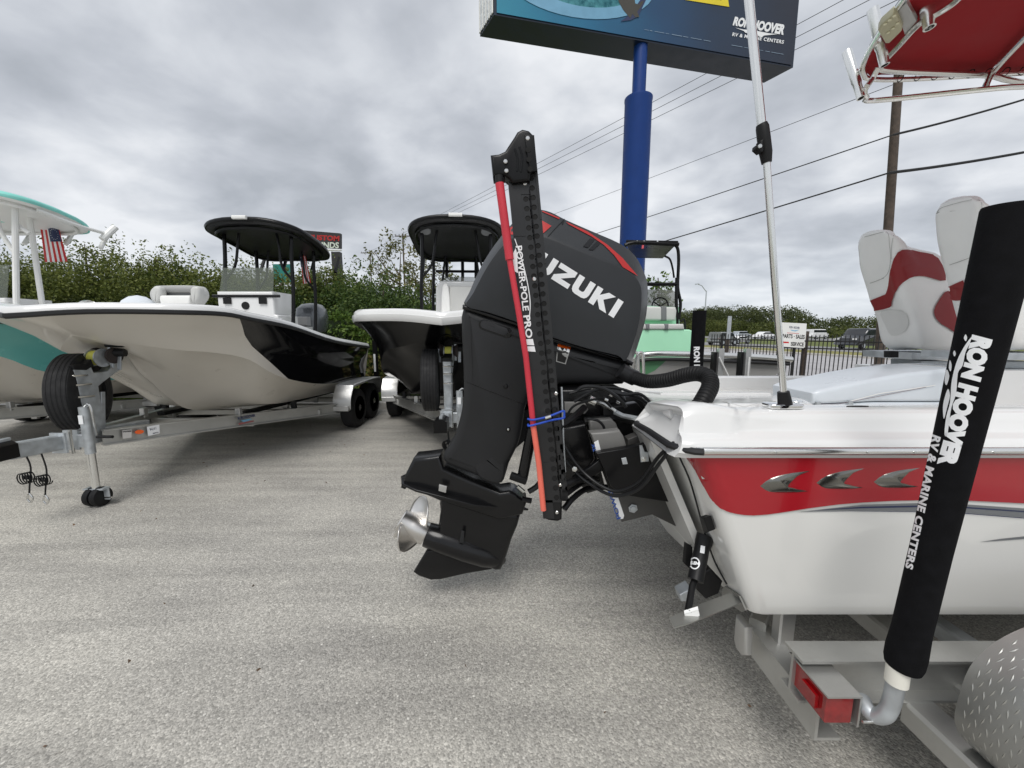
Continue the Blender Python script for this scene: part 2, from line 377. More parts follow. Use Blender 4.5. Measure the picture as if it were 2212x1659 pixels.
# ================================================================== SETTING
def asphalt_mat(name, base, grain=1.0):
    m = bpy.data.materials.new(name); m.use_nodes = True; t = m.node_tree; b = t.nodes['Principled BSDF']; NN, LL = t.nodes, t.links
    c = NN.new('ShaderNodeTexCoord')
    def noise(s, d=4, r=.55, dist=0):
        n = NN.new('ShaderNodeTexNoise'); n.inputs['Scale'].default_value = s; n.inputs['Detail'].default_value = d; n.inputs['Roughness'].default_value = r; n.inputs['Distortion'].default_value = dist
        LL.new(c.outputs['Object'], n.inputs[0]); return n.outputs[0]
    v = NN.new('ShaderNodeTexVoronoi'); v.inputs['Scale'].default_value = 135; LL.new(c.outputs['Object'], v.inputs[0])
    v2 = NN.new('ShaderNodeTexVoronoi'); v2.inputs['Scale'].default_value = 60; LL.new(c.outputs['Object'], v2.inputs[0])
    sv = NN.new('ShaderNodeSeparateColor'); LL.new(v.outputs['Color'], sv.inputs[0])
    s2 = NN.new('ShaderNodeSeparateColor'); LL.new(v2.outputs['Color'], s2.inputs[0])
    stones = ramp_(NN, LL, sv.outputs[0], [(0.0, tuple(x*.68 for x in base)), (0.35, tuple(x*.92 for x in base)), (0.75, tuple(x*1.08 for x in base)), (1.0, tuple(min(1, x*1.38) for x in base))])
    big = ramp_(NN, LL, noise(0.55, 6, .6, .6), [(0.34, (0.86, 0.86, 0.865)), (0.64, (1.07, 1.07, 1.055))])
    mp_ = NN.new('ShaderNodeMapping'); mp_.inputs['Scale'].default_value = (.5, 3.2, 1); mp_.inputs['Rotation'].default_value = (0, 0, R(-14)); LL.new(c.outputs['Object'], mp_.inputs[0])
    ns = NN.new('ShaderNodeTexNoise'); ns.inputs['Scale'].default_value = 1.4; ns.inputs['Detail'].default_value = 7; LL.new(mp_.outputs[0], ns.inputs[0])
    streak = ramp_(NN, LL, ns.outputs[0], [(0.36, (0.83, 0.83, 0.83)), (0.60, (1.07, 1.07, 1.06))])
    fine = ramp_(NN, LL, noise(55, 5, .75), [(0.3, (0.76, 0.76, 0.76)), (0.7, (1.22, 1.21, 1.19))])
    dark = ramp_(NN, LL, noise(2.6, 8, .7, .3), [(0.66, (1, 1, 1)), (0.74, (.72, .71, .69))])
    def mul(a, b_):
        x = NN.new('ShaderNodeMix'); x.data_type = 'RGBA'; x.blend_type = 'MULTIPLY'; x.inputs[0].default_value = 1; LL.new(a, x.inputs[6]); LL.new(b_, x.inputs[7]); return x.outputs[2]
    col = mul(mul(mul(mul(stones, big), streak), fine), dark)
    pale = ramp_(NN, LL, s2.outputs[1], [(0.965, (0, 0, 0)), (0.975, (1, 1, 1))])
    dd = math_(NN, LL, 'MULTIPLY', pale, math_(NN, LL, 'LESS_THAN', v2.outputs['Distance'], 0.33))
    x = NN.new('ShaderNodeMix'); x.data_type = 'RGBA'; LL.new(dd, x.inputs[0]); LL.new(col, x.inputs[6]); x.inputs[7].default_value = (.62, .60, .55, 1)
    LL.new(x.outputs[2], b.inputs['Base Color']); b.inputs['Roughness'].default_value = 0.9; b.inputs['Specular IOR Level'].default_value = .3
    bp = NN.new('ShaderNodeBump'); bp.inputs['Strength'].default_value = .5*grain; bp.inputs['Distance'].default_value = .006
    LL.new(math_(NN, LL, 'ADD', math_(NN, LL, 'SUBTRACT', 1.0, v.outputs['Distance']), math_(NN, LL, 'MULTIPLY', noise(60, 4, .7), 1.2)), bp.inputs['Height']); LL.new(bp.outputs[0], b.inputs['Normal'])
    return m
LOT = asphalt_mat('worn_asphalt', (0.425, 0.410, 0.380))
def simple_noise(name, a, b_, scale, rough=.9, detail=8):
    m = bpy.data.materials.new(name); m.use_nodes = True; t = m.node_tree; b = t.nodes['Principled BSDF']
    c = t.nodes.new('ShaderNodeTexCoord'); n = t.nodes.new('ShaderNodeTexNoise'); n.inputs['Scale'].default_value = scale; n.inputs['Detail'].default_value = detail; n.inputs['Roughness'].default_value = .65
    t.links.new(c.outputs['Object'], n.inputs[0]); t.links.new(ramp_(t.nodes, t.links, n.outputs[0], [(.35, a), (.65, b_)]), b.inputs['Base Color']); b.inputs['Roughness'].default_value = rough
    b.inputs['Specular IOR Level'].default_value = .2
    return m
GRASSM = simple_noise('grass_turf', (0.075, 0.10, 0.028), (0.17, 0.19, 0.06), 1.1)
GRASSD = simple_noise('dry_grass_turf', (0.16, 0.16, 0.055), (0.27, 0.25, 0.10), .9)
ROADM = simple_noise('road_asphalt', (0.20, 0.20, 0.205), (0.27, 0.27, 0.27), .5)
PAVEM = simple_noise('pale_pavement', (0.34, 0.335, 0.345), (0.42, 0.41, 0.415), .8)
CONC = simple_noise('concrete', (0.42, 0.40, 0.36), (0.58, 0.56, 0.52), 3)

def sheet(name, pts, z, m, cuts=0):
    mb = MB(); mb.add([(x, y, z) for x, y in pts], [tuple(range(len(pts)))])
    o = mb.build(name, m, None, smooth=0); o['kind'] = 'structure'; return o
sheet('ground', [(-900, -300), (1400, -300), (1400, 1500), (-900, 1500)], -0.03, GRASSM)
# lot: up to the kerb on the left, up to the fence on the right
FX = [(7.0, 13.2), (9.05, 9.4)]
fd = Vector((FX[1][0]-FX[0][0], FX[1][1]-FX[0][1])).normalized()
sheet('car_park', [(-40, -20), (24, -20), (9.9+.55*fd.x*0, 7.9), (7.0, 13.2), (5.6, 16.0), (2.2, 16.0), (1.2, 7.85), (-40, 7.85)], 0.0, LOT)
# road strips, which run at s = .966x + .26y = const
nS = Vector((.966, .26)); tS = Vector((-.26, .966))
def strip(name, s0, s1, z, m, t0=-160, t1=520):
    sheet(name, [tuple(nS*s0+tS*t0), tuple(nS*s1+tS*t0), tuple(nS*s1+tS*t1), tuple(nS*s0+tS*t1)], z, m)
strip('driveway', 12.4, 26.5, -0.018, PAVEM)
strip('grass_strip', 26.9, 33.5, -0.014, GRASSD)
strip('frontage_road', 33.5, 42.5, -0.01, ROADM)
strip('grass_median', 42.5, 70, -0.014, GRASSM)
strip('highway', 70, 92, 0.0, ROADM)
k = MB(); k.loft([[tuple((*(nS*a+tS*t), z)) for a, z in ((26.5, -.02), (26.5, .12), (26.9, .12), (26.9, -.02))] for t in (-60, 200)])
k.build('road_kerb', CONC, smooth=0)['kind'] = 'structure'
k = MB(); k.loft([[(x, y, z) for y, z in ((7.85, -.01), (7.86, .12), (7.88, .14), (8.0, .14), (8.0, -.01))] for x in (-40, 1.2)])
k.build('kerb', CONC, smooth=0)['kind'] = 'structure'
sheet('grass_verge', [(-40, 8.0), (1.2, 8.0), (2.2, 16), (2.2, 60), (-40, 60)], 0.11, GRASSM)

def leafmat(name, dark, light, hue2, ns=.6, tr_=.33):
    m = bpy.data.materials.new(name); m.use_nodes = True; t = m.node_tree; b = t.nodes['Principled BSDF']
    g = t.nodes.new('ShaderNodeNewGeometry'); c = t.nodes.new('ShaderNodeTexCoord')
    n = t.nodes.new('ShaderNodeTexNoise'); n.inputs['Scale'].default_value = ns; n.inputs['Detail'].default_value = 3; t.links.new(c.outputs['Object'], n.inputs[0])
    f = math_(t.nodes, t.links, 'ADD', math_(t.nodes, t.links, 'MULTIPLY', g.outputs['Random Per Island'], .5), math_(t.nodes, t.links, 'MULTIPLY', n.outputs[0], .55))
    t.links.new(ramp_(t.nodes, t.links, f, [(.2, dark), (.55, light), (.85, hue2)]), b.inputs['Base Color'])
    b.inputs['Roughness'].default_value = .55; b.inputs['Specular IOR Level'].default_value = .3
    b.inputs['Transmission Weight'].default_value = 0
    tr = t.nodes.new('ShaderNodeBsdfTranslucent'); t.links.new(b.inputs['Base Color'].links[0].from_socket, tr.inputs[0])
    mx_ = t.nodes.new('ShaderNodeMixShader'); mx_.inputs[0].default_value = tr_
    t.links.new(b.outputs[0], mx_.inputs[1]); t.links.new(tr.outputs[0], mx_.inputs[2]); t.links.new(mx_.outputs[0], t.nodes['Material Output'].inputs[0])
    return m
LEAF = [leafmat('leaves_olive', (.035, .052, .012), (.125, .155, .032), (.25, .265, .075)),
        leafmat('leaves_deep_green', (.022, .046, .012), (.075, .125, .028), (.17, .21, .05)),
        leafmat('leaves_pale_olive', (.07, .075, .028), (.16, .165, .06), (.27, .25, .10)),
        leafmat('leaves_vine', (.035, .070, .015), (.12, .20, .035), (.24, .31, .08)),
        leafmat('leaves_far_oak', (.030, .042, .016), (.072, .092, .028), (.13, .145, .05), .16)]
BARK = mat('bark', (0.09, 0.07, 0.055), 0.95, var=.3, bump=.3, bs=30)
def leaves(name, C, size, m, parent=None, flat=0.0, kind=None):
    C = np.asarray(C, dtype=np.float64); n = len(C)
    a = np.random.normal(size=(n, 3)); a /= np.linalg.norm(a, axis=1)[:, None]
    b = np.random.normal(size=(n, 3)); b -= a*(a*b).sum(1)[:, None]; b /= np.linalg.norm(b, axis=1)[:, None]
    s = np.asarray(size if np.ndim(size) else np.full(n, size))*np.random.uniform(.6, 1.35, n); s = s[:, None]
    off = np.array(ROOTLOC.get(parent.name, Vector())) if parent is not None else 0
    C = C-off
    V = np.stack([C-a*s, C-b*s*.5+a*s*.1, C+a*s, C+b*s*.5+a*s*.1], 1).reshape(-1, 3)
    me = bpy.data.meshes.new(name); me.vertices.add(4*n); me.vertices.foreach_set('co', V.ravel())
    me.loops.add(4*n); me.loops.foreach_set('vertex_index', np.arange(4*n)); me.polygons.add(n)
    me.polygons.foreach_set('loop_start', np.arange(n)*4); me.polygons.foreach_set('loop_total', np.full(n, 4)); me.update(calc_edges=True); me.validate()
    me.materials.append(m); o = bpy.data.objects.new(name, me); COL.objects.link(o)
    if parent is not None: o.parent = parent; ROOTLOC[o.name] = Vector(off)
    else: ROOTLOC[o.name] = Vector()
    if kind: o['kind'] = kind
    return o
rng = np.random.default_rng(5)
def clumps(c, rad, ncl, per, sig, flatz=1.0, shell=.55):
    out_ = []
    for _ in range(ncl):
        d = rng.normal(size=3); d /= np.linalg.norm(d); rr = rng.uniform(shell, 1.0)
        q = np.array(c)+d*rr*np.array(rad); out_.append(q+rng.normal(size=(per, 3))*sig*np.array([1, 1, flatz]))
    return np.concatenate(out_)
def tree(px, ytop, Y, hw, kind, label, n=70, per=230, leaf=.043, airy=False, base=.1, group='trees behind the kerb'):
    topz = at(px, ytop, Y).z; x = at(px, ytop, Y).x
    t = thing('tree', label, 'tree', (x, Y, base), group)
    topc = topz-.50; cz = (topc*.5+.8) if not airy else topz*.62; rz = (topc-cz) if not airy else topz-cz
    mb = MB(); tp = [Vector((x, Y, base)), Vector((x+.1, Y, base+.8)), Vector((x-.05, Y+.05, cz)), Vector((x+.05, Y, topz-.35))]
    mb.tube(cr(tp, 4), [.11-.1*i/12 for i in range(13)], 7)
    mb.build('trunk', BARK, t)
    for q in range(6):
        an = rng.uniform(0, 6.28); h0 = base+rng.uniform(.5, .75)*(topz-base)*(.6 if not airy else 1)
        e = Vector((x+math.cos(an)*hw*.75, Y+math.sin(an)*hw*.6, min(topz-.2, h0+rng.uniform(.5, 1.2))))
        lb = MB(); lb.tube(cr([(x, Y, h0), ((x+e.x)/2, (Y+e.y)/2, h0+.25), tuple(e)], 3), [.045, .04, .035, .03, .022, .016, .01], 5)
        lb.build('limb', BARK, t)
    C = clumps((x, Y, cz), (hw, hw*.8, rz), n, per, .17 if not airy else .13, 1, .35 if not airy else .5)
    # sprays on the top edge
    sp_ = []
    for _ in range(20):
        a0 = np.array([x+rng.uniform(-hw, hw)*.9, Y+rng.uniform(-.5, .5), 0]); f = 1-((a0[0]-x)/hw)**2
        z0 = cz+rz*math.sqrt(max(f, .05))*.85; L_ = rng.uniform(.25, 1.0); dx = rng.uniform(-.4, .4)
        tt = rng.uniform(0, 1, 22)[:, None]
        sp_.append(np.array([a0[0], a0[1], z0])+tt*np.array([dx, 0, L_])+rng.normal(size=(22, 3))*.05)
    C = np.concatenate([C]+sp_); C = C[C[:, 2] > base+.05]
    leaves('crown', C, leaf, LEAF[kind], t)
    return t
TREES = [(-60, 520, 11.5, 1.9, 0, 'olive bushy tree behind the teal boat, leftmost of the hedge row'),
         (70, 512, 12.5, 1.7, 0, 'olive green tree behind the striped flag of the teal boat'),
         (175, 500, 12.0, 1.5, 0, 'loose topped tree right of the striped flag on the teal boat'),
         (255, 572, 12.5, 1.4, 1, 'deep green tree between the tube holder of the teal canopy and the thin sprig top'),
         (330, 528, 12.0, 1.25, 0, 'tree with tall sparse sprigs above the grey bow seat of the beige boat'),
         (405, 566, 12.5, 1.4, 1, 'dark rounded tree left of the black canopy posts'),
         (470, 560, 11.5, 1.3, 0, 'olive tree behind the left posts of the black canopy'),
         (555, 562, 12.0, 1.3, 0, 'thin topped tree seen through the tinted screen of the black canopy'),
         (650, 592, 11.8, 1.2, 1, 'deep green bush behind the small hanging flag on the black canopy'),
         (700, 560, 12.4, 1.4, 0, 'olive tree under the black and red roadside sign'),
         (765, 578, 12.0, 1.2, 1, 'dark green tree between the roadside sign and the pale tree'),
         (825, 590, 11.0, 1.2, 1, 'rich green rounded tree in front of the pale airy tree'),
         (893, 640, 10.6, .7, 1, 'low dark bush beside the bow of the black boat')]
for i, a in enumerate(TREES): tree(*a)
tree(862, 522, 15.5, 1.35, 2, 'pale airy tree rising beside the far utility poles', n=46, per=70, leaf=.06, airy=True)
tree(930, 575, 15.0, 1.3, 2, 'pale airy tree leaning behind the canopy of the black boat', n=34, per=60, leaf=.06, airy=True)
# vine-covered wall behind the kerb
hd = thing('vine_hedge', 'low wall of green vines with yellowing lower leaves along the grass verge', 'hedge', (-9, 10, .1))
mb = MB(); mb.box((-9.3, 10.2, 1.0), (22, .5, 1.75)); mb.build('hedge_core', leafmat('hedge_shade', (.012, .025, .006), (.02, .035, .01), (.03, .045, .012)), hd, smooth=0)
n_ = 52000; hx = rng.uniform(-20, 1.7, n_); hz_ = rng.uniform(.12, 2.1, n_)**1.0
top_ = 1.95+.13*np.sin(hx*2.3)+.08*np.sin(hx*7.1+1); hz_ = np.minimum(hz_, top_+rng.normal(size=n_)*.06)
hy = 9.85-.14*np.sin(hx*3.1+hz_*4)+rng.normal(size=n_)*.10+np.where(hz_ > 1.75, rng.uniform(0, .5, n_), 0)
leaves('vine_leaves', np.stack([hx, hy, hz_], 1), .055, LEAF[3], hd, kind='stuff')
n_ = 9000; hx = rng.uniform(-20, 1.7, n_); hz_ = rng.uniform(.1, 1.0, n_)
leaves('dry_leaves', np.stack([hx, 9.68+rng.normal(size=n_)*.08, hz_], 1), .055, leafmat('leaves_dry', (.07, .055, .02), (.18, .15, .05), (.28, .24, .09)), hd, kind='stuff')
# grass blades on the verge
n_ = 16000; gx = rng.uniform(-14, 1.2, n_); gy = rng.uniform(8.02, 9.7, n_); gz = np.full(n_, .14)+rng.uniform(0, .07, n_)
leaves('grass', np.stack([gx, gy, gz], 1), .04, leafmat('grass_blades', (.05, .09, .015), (.12, .19, .035), (.2, .24, .07)), kind='stuff')
n_ = 5000; tt = rng.uniform(-1, 5.5, n_); gx = FX[0][0]+fd.x*tt+rng.normal(size=n_)*.22+.2; gy = FX[0][1]+fd.y*tt+rng.normal(size=n_)*.22+.3
leaves('weeds', np.stack([gx, gy, rng.uniform(.0, .22, n_)], 1), .05, LEAF[3], kind='stuff')

# leaf litter and small stones on the lot
pr = []
for _ in range(70):
    q = np.array([rng.uniform(-4, 2.2), rng.uniform(1.2, 7), .004]); pr.append(q)
leaves('leaf_litter', np.array(pr), .014, mat('dead_leaf', (.16, .10, .06), .8), kind='stuff')
# far woods
def woods(name, s0, t0, t1, hfun, m, n, leaf, per=60, dz=3.2):
    out_ = []
    for i in range(n):
        t_ = rng.uniform(t0, t1); s_ = s0+rng.uniform(0, 18); p = nS*s_+tS*t_; h = hfun(p.x/p.y if p.y > 0 else 9)*rng.uniform(.82, 1.05)
        for z in np.arange(h, .5, -dz):
            u_ = rng.normal(size=(per, 3)); u_ /= np.linalg.norm(u_, axis=1)[:, None]; u_ *= rng.uniform(.55, 1, (per, 1)); rr_ = rng.uniform(.75, 1.1)
            out_.append(np.array([p.x, p.y, z-dz*.62])+u_*np.array([3.0*rr_, 3.0*rr_, dz*.68]))
    C = np.concatenate(out_); C = C[C[:, 2] > -.2]
    return leaves(name, C, leaf, m, kind='stuff')
def hf(r):
    px = 1106+831*r*.985
    Yd = 150
    ys = np.interp(px, [1100, 1440, 1475, 1510, 1560, 1620, 1660, 1700, 1735, 1760, 1800, 1870, 1950, 2300], [668, 668, 670, 662, 662, 664, 658, 662, 682, 692, 682, 680, 676, 672])
    d = 104/(.966*r+.26)
    return CAMH+(715-ys)/F/.985*d
woods('woods', 100, -30, 210, hf, LEAF[4], 620, .27, 120, 3.0)
lo = woods('far_shrubs', 93, -30, 200, lambda r: hf(r)*.52, leafmat('leaves_far_shrub', (.045, .06, .016), (.10, .125, .03), (.17, .18, .05), .2), 380, .24, 110, 2.4)
# woods left of the engine, far beyond the hedge
C = np.concatenate([np.array([rng.uniform(-170, 45), rng.uniform(110, 130), rng.uniform(1, 7)])+rng.normal(size=(60, 3))*np.array([2, 2, 1.6]) for _ in range(420)])
leaves('far_woods', C, .5, LEAF[4], kind='stuff')

# ------------------------------------------------------------------ utility poles and wires
def upole(Xb, Xt, Y, H, r, label, arms=(), loc=None, grp='wooden utility poles'):
    t = thing('utility_pole', label, 'utility pole', (Xb, Y, 0), grp)
    mb = MB(); mb.tube([(Xb, Y, -.1), ((Xb+Xt)/2, Y, H/2), (Xt, Y, H)], [r, r*.88, r*.75], 12); mb.build('pole', WOOD, t)
    for z, l in arms:
        a = MB(); a.beam((Xt-l, Y-.12, z), (Xt+l, Y-.12, z), .1, .13); a.build('crossarm', WOOD, t)
        for q in (-.9, -.45, .9):
            i = MB(); i.lathe((Xt+l*q, Y-.12, z+.06), (0, 0, 1), [(0, .03), (.1, .05), (.16, .05), (.24, .02)], 8); i.build('insulator', BLACKPL, t)
    return t
pb = at(1898, 806, 11.3); pt = at(1945, 100, 11.3); sl = (pt.x-pb.x)/(pt.z-pb.z); Hp = 11.5
NP = Vector((pb.x+sl*(0-pb.z), 11.3, 0))
upole(NP.x, NP.x+sl*Hp, 11.3, Hp, .118, 'tall weathered utility pole behind the white and red seats', [(11.0, 1.1)])
def upx(px, ytop, Y, label, r=.14, arm=1.1):
    p = at(px, ytop, Y); upole(p.x, p.x, Y, p.z, r, label, [(p.z-.35, arm)])
    return p
P1 = upx(870, 505, 58, 'far utility pole rising out of the pale airy tree'); P2 = upx(799, 543, 84, 'smallest farthest utility pole, left of the pale airy tree', arm=1.9)
p = at(998, 545, 30); upole(p.x, p.x, 30, p.z, .13, 'utility pole seen under the canopy of the black boat')
WIREM = mat('wire', (.03, .03, .032), .6)
def wire(a, b, r, sag, label, n=14, name='power_line'):
    a, b = Vector(a), Vector(b); P = [a.lerp(b, i/n)-Vector((0, 0, sag*4*(i/n)*(1-i/n))) for i in range(n+1)]
    mb = MB(); mb.tube(P, [r*(1+.6*(i/n)) for i in range(n+1)], 6); tag(mb.build(name, WIREM, None), label, 'wire', 'overhead wires')
nt_ = ['topmost thin wire passing behind the large blue sign', 'second thin wire passing behind the large blue sign', 'third thin wire passing behind the large blue sign']
for i, (yn, yf) in enumerate(((-66, 505), (-34, 506), (-3, 508))):
    a = at(1944, yn, 11.3); b = at(868+8*i, yf, 58); wire(a, b, .009, .12, nt_[i])
    wire(a+Vector((14, -22, 1.3)), a, .009, .25, nt_[i]+', near span right of its pole', name='power_line')
for i, q in enumerate((-1, 0, 1)): wire((P1.x+q, 58, P1.z-.2), (P2.x+q*1.5, 84, P2.z-.2), .015, .5, ['left', 'middle', 'right'][i]+' far wire strung between the two smallest utility poles')
wire(at(1942, 178, 11.3), at(1050, 515, 50), .008, .1, 'thin single wire crossing behind the blue sign pole')
a = at(1930, 291, 11.15); wire(a, at(1150, 545, 48), .016, .15, 'upper thick cable running from the tall pole down to the engine cowl'); wire(at(2330, 178, 8.6), a, .018, .05, 'upper thick cable right of the tall pole')
a = at(1922, 373, 11.15); wire(a, at(1150, 600, 48), .022, .15, 'lower thick cable running from the tall pole down towards the mint boat'); wire(at(2330, 306, 8.6), a, .024, .05, 'lower thick cable right of the tall pole')

# street lamp and small posts
p = at(1526, 628, 75); t = thing('street_lamp', 'slim grey street lamp standing above the far woods', 'street lamp', (p.x, 75, 0))
mb = MB(); mb.tube([(p.x, 75, 0), (p.x, 75, p.z)], [.16, .1], 8); mb.build('pole', GALV, t)
mb = MB(); mb.tube([(p.x, 75, p.z-.2), at(1516, 617, 75), at(1508, 614, 75)], .07, 6); mb.build('arm', GALV, t)
mb = MB(); mb.beam(at(1510, 613, 75), at(1502, 614, 75), .3, .16); mb.build('lamp_head', GALV, t)
p = at(1867, 715, 16); t = thing('marker_post', 'grey square topped post in front of the far shrubs, left of the fence', 'post', (at(1573, 716, 17).x, 17, 0))
x = at(1573, 716, 17).x; mb = MB(); mb.box((x, 17, .75), (.12, .12, 1.5)); mb.build('post', WOOD, t)
mb = MB(); mb.box((x-.02, 16.92, 1.75), (.16, .03, 1.0)); mb.build('plate', GALV, t)

# ------------------------------------------------------------------ iron fence
ft = thing('iron_fence', 'black iron picket fence between the boat lot and the road', 'fence', (FX[0][0], FX[0][1], 0))
A = Vector((FX[0][0]-fd.x*.25, FX[0][1]-fd.y*.25, 0)); fl = 5.2; fv = Vector((fd.x, fd.y, 0)); ang = math.atan2(fd.y, fd.x)
for z in (1.33, 1.13, .28):
    mb = MB(); mb.beam(A+Vector((0, 0, z)), A+fv*fl+Vector((0, 0, z)), .028, .032); mb.build('rail', FENCEBLK, ft, smooth=0)
pm = None; i = 0; d = .05
while d < fl:
    if pm is None:
        mb = MB(); mb.v = []; c = Vector((0, 0, .78)); mb.box(c, (.018, .018, 1.40)); mb.add([(-.009, -.009, 1.48), (.009, -.009, 1.48), (.009, .009, 1.48), (-.009, .009, 1.48), (0, 0, 1.52)], [(0, 1, 4), (1, 2, 4), (2, 3, 4), (3, 0, 4)])
        pm = mb.build('picket', FENCEBLK, None, smooth=0); ft_o = pm
    else:
        ft_o = pm.copy(); COL.objects.link(ft_o)
    ft_o.parent = ft; q = A+fv*d; ft_o.location = q-Vector(ft.location); ft_o.rotation_euler = (0, 0, ang); d += .096
for d in (.42, 2.62, 4.82):
    q = A+fv*d; mb = MB(); mb.box((q.x, q.y, .72), (.06, .06, 1.46), ang); mb.box((q.x, q.y, 1.47), (.075, .075, .03), ang); mb.build('post', FENCEBLK, ft, smooth=0)
# parts and service sign on the fence
n_f = Vector((-fd.y, fd.x, 0)); n_f = n_f if n_f.dot(Vector((-1, -1, 0))) > 0 else -n_f
sY = 10.9
sr = thing('parts_sign', 'white board on a wooden post reading PARTS SALES SERVICE behind the fence', 'sign', (at(1740, 750, sY).x, sY, 0))
mb = MB(); c0, c1, c2, c3 = at(1680, 696, sY), at(1742, 699, sY), at(1738, 752, sY), at(1680, 748, sY)
mb.slab([c0, c1, c2, c3], (0, 1, 0), .012); mb.build('board', WHITEPT, sr, smooth=0)
pp = at(1739, 750, sY+.06); mb = MB(); mb.box((pp.x, sY+.07, .8), (.1, .1, 1.6)); mb.build('post', WOOD, sr, smooth=0)
pl = (Vector((0, sY-.012, 0)), Vector((0, 1, 0)))
drape([textpx('RON', (1705, 709), (1712, 709.6), 5, .03)], 'lettering', NAVYPRINT, sr, plane=pl)
drape([textpx('HOOVER', (1714, 709.8), (1727, 711), 5, .03)], 'lettering', NAVYPRINT, sr, plane=pl)
drape([poly([(1707, 712), (1716, 713.5), (1727, 712.5), (1718, 716), (1710, 714.5)])], 'logo_swoosh', LBLUEPRINT, sr, plane=pl)
drape([poly([(1700, 718.5), (1726, 720), (1726, 721), (1700, 719.6)])], 'red_line', REDPRINT, sr, plane=pl)
for tx_ in (textpx('PARTS', (1690, 730), (1712, 731), 9, .035), poly([(1714.6, 727.6), (1716.4, 727.7), (1716.4, 725.8), (1714.6, 725.7)]), textpx('SALES', (1719, 731.5), (1738, 732.5), 9, .035), textpx('SERVICE', (1708, 747), (1736, 748.5), 8.5, .035)): drape([tx_], 'lettering', BLKPRINT, sr, plane=pl)
drape([poly([(1685, 739), (1690, 735.5), (1690, 737.5), (1704, 738.5), (1704, 741.5), (1690, 741), (1690, 743)])], 'red_arrow', REDPRINT, sr, plane=pl)

# ------------------------------------------------------------------ passing vehicles
def vehicle(name, px, ybot, Y, L_, H_, body, label, cat, kind='sedan', flip=1):
    c = at(px, ybot, Y); root = thing(name, label, cat, (0, 0, 0), 'vehicles on the far roads'); col_ = body
    if kind == 'sedan': P = [(-.5, .22), (-.5, .5), (-.47, .6), (-.33, .66), (-.18, .97), (.0, 1.0), (.16, .97), (.33, .68), (.48, .58), (.5, .4), (.5, .22)]
    elif kind == 'van': P = [(-.5, .2), (-.5, .6), (-.48, .97), (-.4, 1.0), (.2, 1.0), (.3, .95), (.39, .62), (.48, .54), (.5, .35), (.5, .2)]
    else: P = [(-.5, .2), (-.5, .55), (-.46, .62), (-.43, .95), (-.35, 1.0), (.1, 1.0), (.2, .96), (.3, .64), (.47, .56), (.5, .38), (.5, .2)]
    pts = [Vector((x*L_*flip, 0, z*H_)) for x, z in P]
    mb = MB(); mb.slab(cr(pts, 3, True), (0, 1, 0), .88, .18, steps=3); mb.build('body', col_, root)
    gl = [(p.x*.94, p.z) for p in pts if p.z > .6*H_]
    mb = MB(); xs = [g[0] for g in gl]; mb.slab([Vector((x, 0, .68*H_ if i in (0, len(gl)-1) else min(z, .93*H_))) for i, (x, z) in enumerate(gl)], (0, 1, 0), .885, .0); mb.build('windows', GLASS, root, smooth=20)
    for sx in (-.31, .31):
        for sy in (-.8, .8):
            w = MB(); w.lathe((sx*L_, sy-.11, .33), (0, 1, 0), [(0, .3), (.02, .33), (.2, .33), (.22, .3)], 16); wh = w.build('wheel', TYRE, root)
            w = MB(); w.lathe((sx*L_, sy-.125, .33), (0, 1, 0), [(0, .03), (.0, .19), (.25, .19), (.25, .03)], 12); w.build('rim', GALV, wh)
    for sx, m_ in ((.495, WHITEPT), (-.495, REDLENS)):
        for sy in (-.65, .65):
            w = MB(); w.box((sx*L_*flip, sy, .5*H_), (.06, .3, .14)); w.build('headlight' if m_ is WHITEPT else 'tail_light', m_, root, smooth=0)
    root.location = (c.x, Y, 0.0); root.rotation_euler = (0, 0, math.atan2(tS.y, tS.x)+math.pi/2*0+R(95))
    return root
CARW = mat('car_white', (.75, .75, .75), .25, coat=.6); CARB = mat('car_black', (.012, .014, .018), .2, coat=.7); CARG = mat('car_grey', (.14, .15, .15), .25, coat=.6); CARS = mat('car_silver', (.5, .53, .56), .25, .5, coat=.6)
vehicle('parked_car', 1862, 757, 35, 5.0, 1.85, CARB, 'black sport utility car on the near road beyond the fence', 'car', 'suv', 1)
vehicle('parked_car', 1650, 729, 82, 4.9, 1.5, CARW, 'white saloon car on the far road left of the aluminium mast', 'car', 'sedan', -1)
vehicle('parked_car', 1602, 726, 98, 4.6, 1.6, CARS, 'silver hatchback on the far road, leftmost of the far cars', 'car', 'suv', -1)
vehicle('parked_car', 1763, 730, 80, 4.9, 2.0, CARW, 'white van right of the parts and service sign', 'van', 'van', -1)
vehicle('parked_car', 1560, 745, 45, 2.9, 1.5, CARG, 'dark grey car behind the square topped post', 'car', 'suv', -1)
vehicle('parked_car', 1592, 740, 50, 2.7, 1.0, CARW, 'white low car between the square topped post and the fence post', 'car', 'sedan', -1)

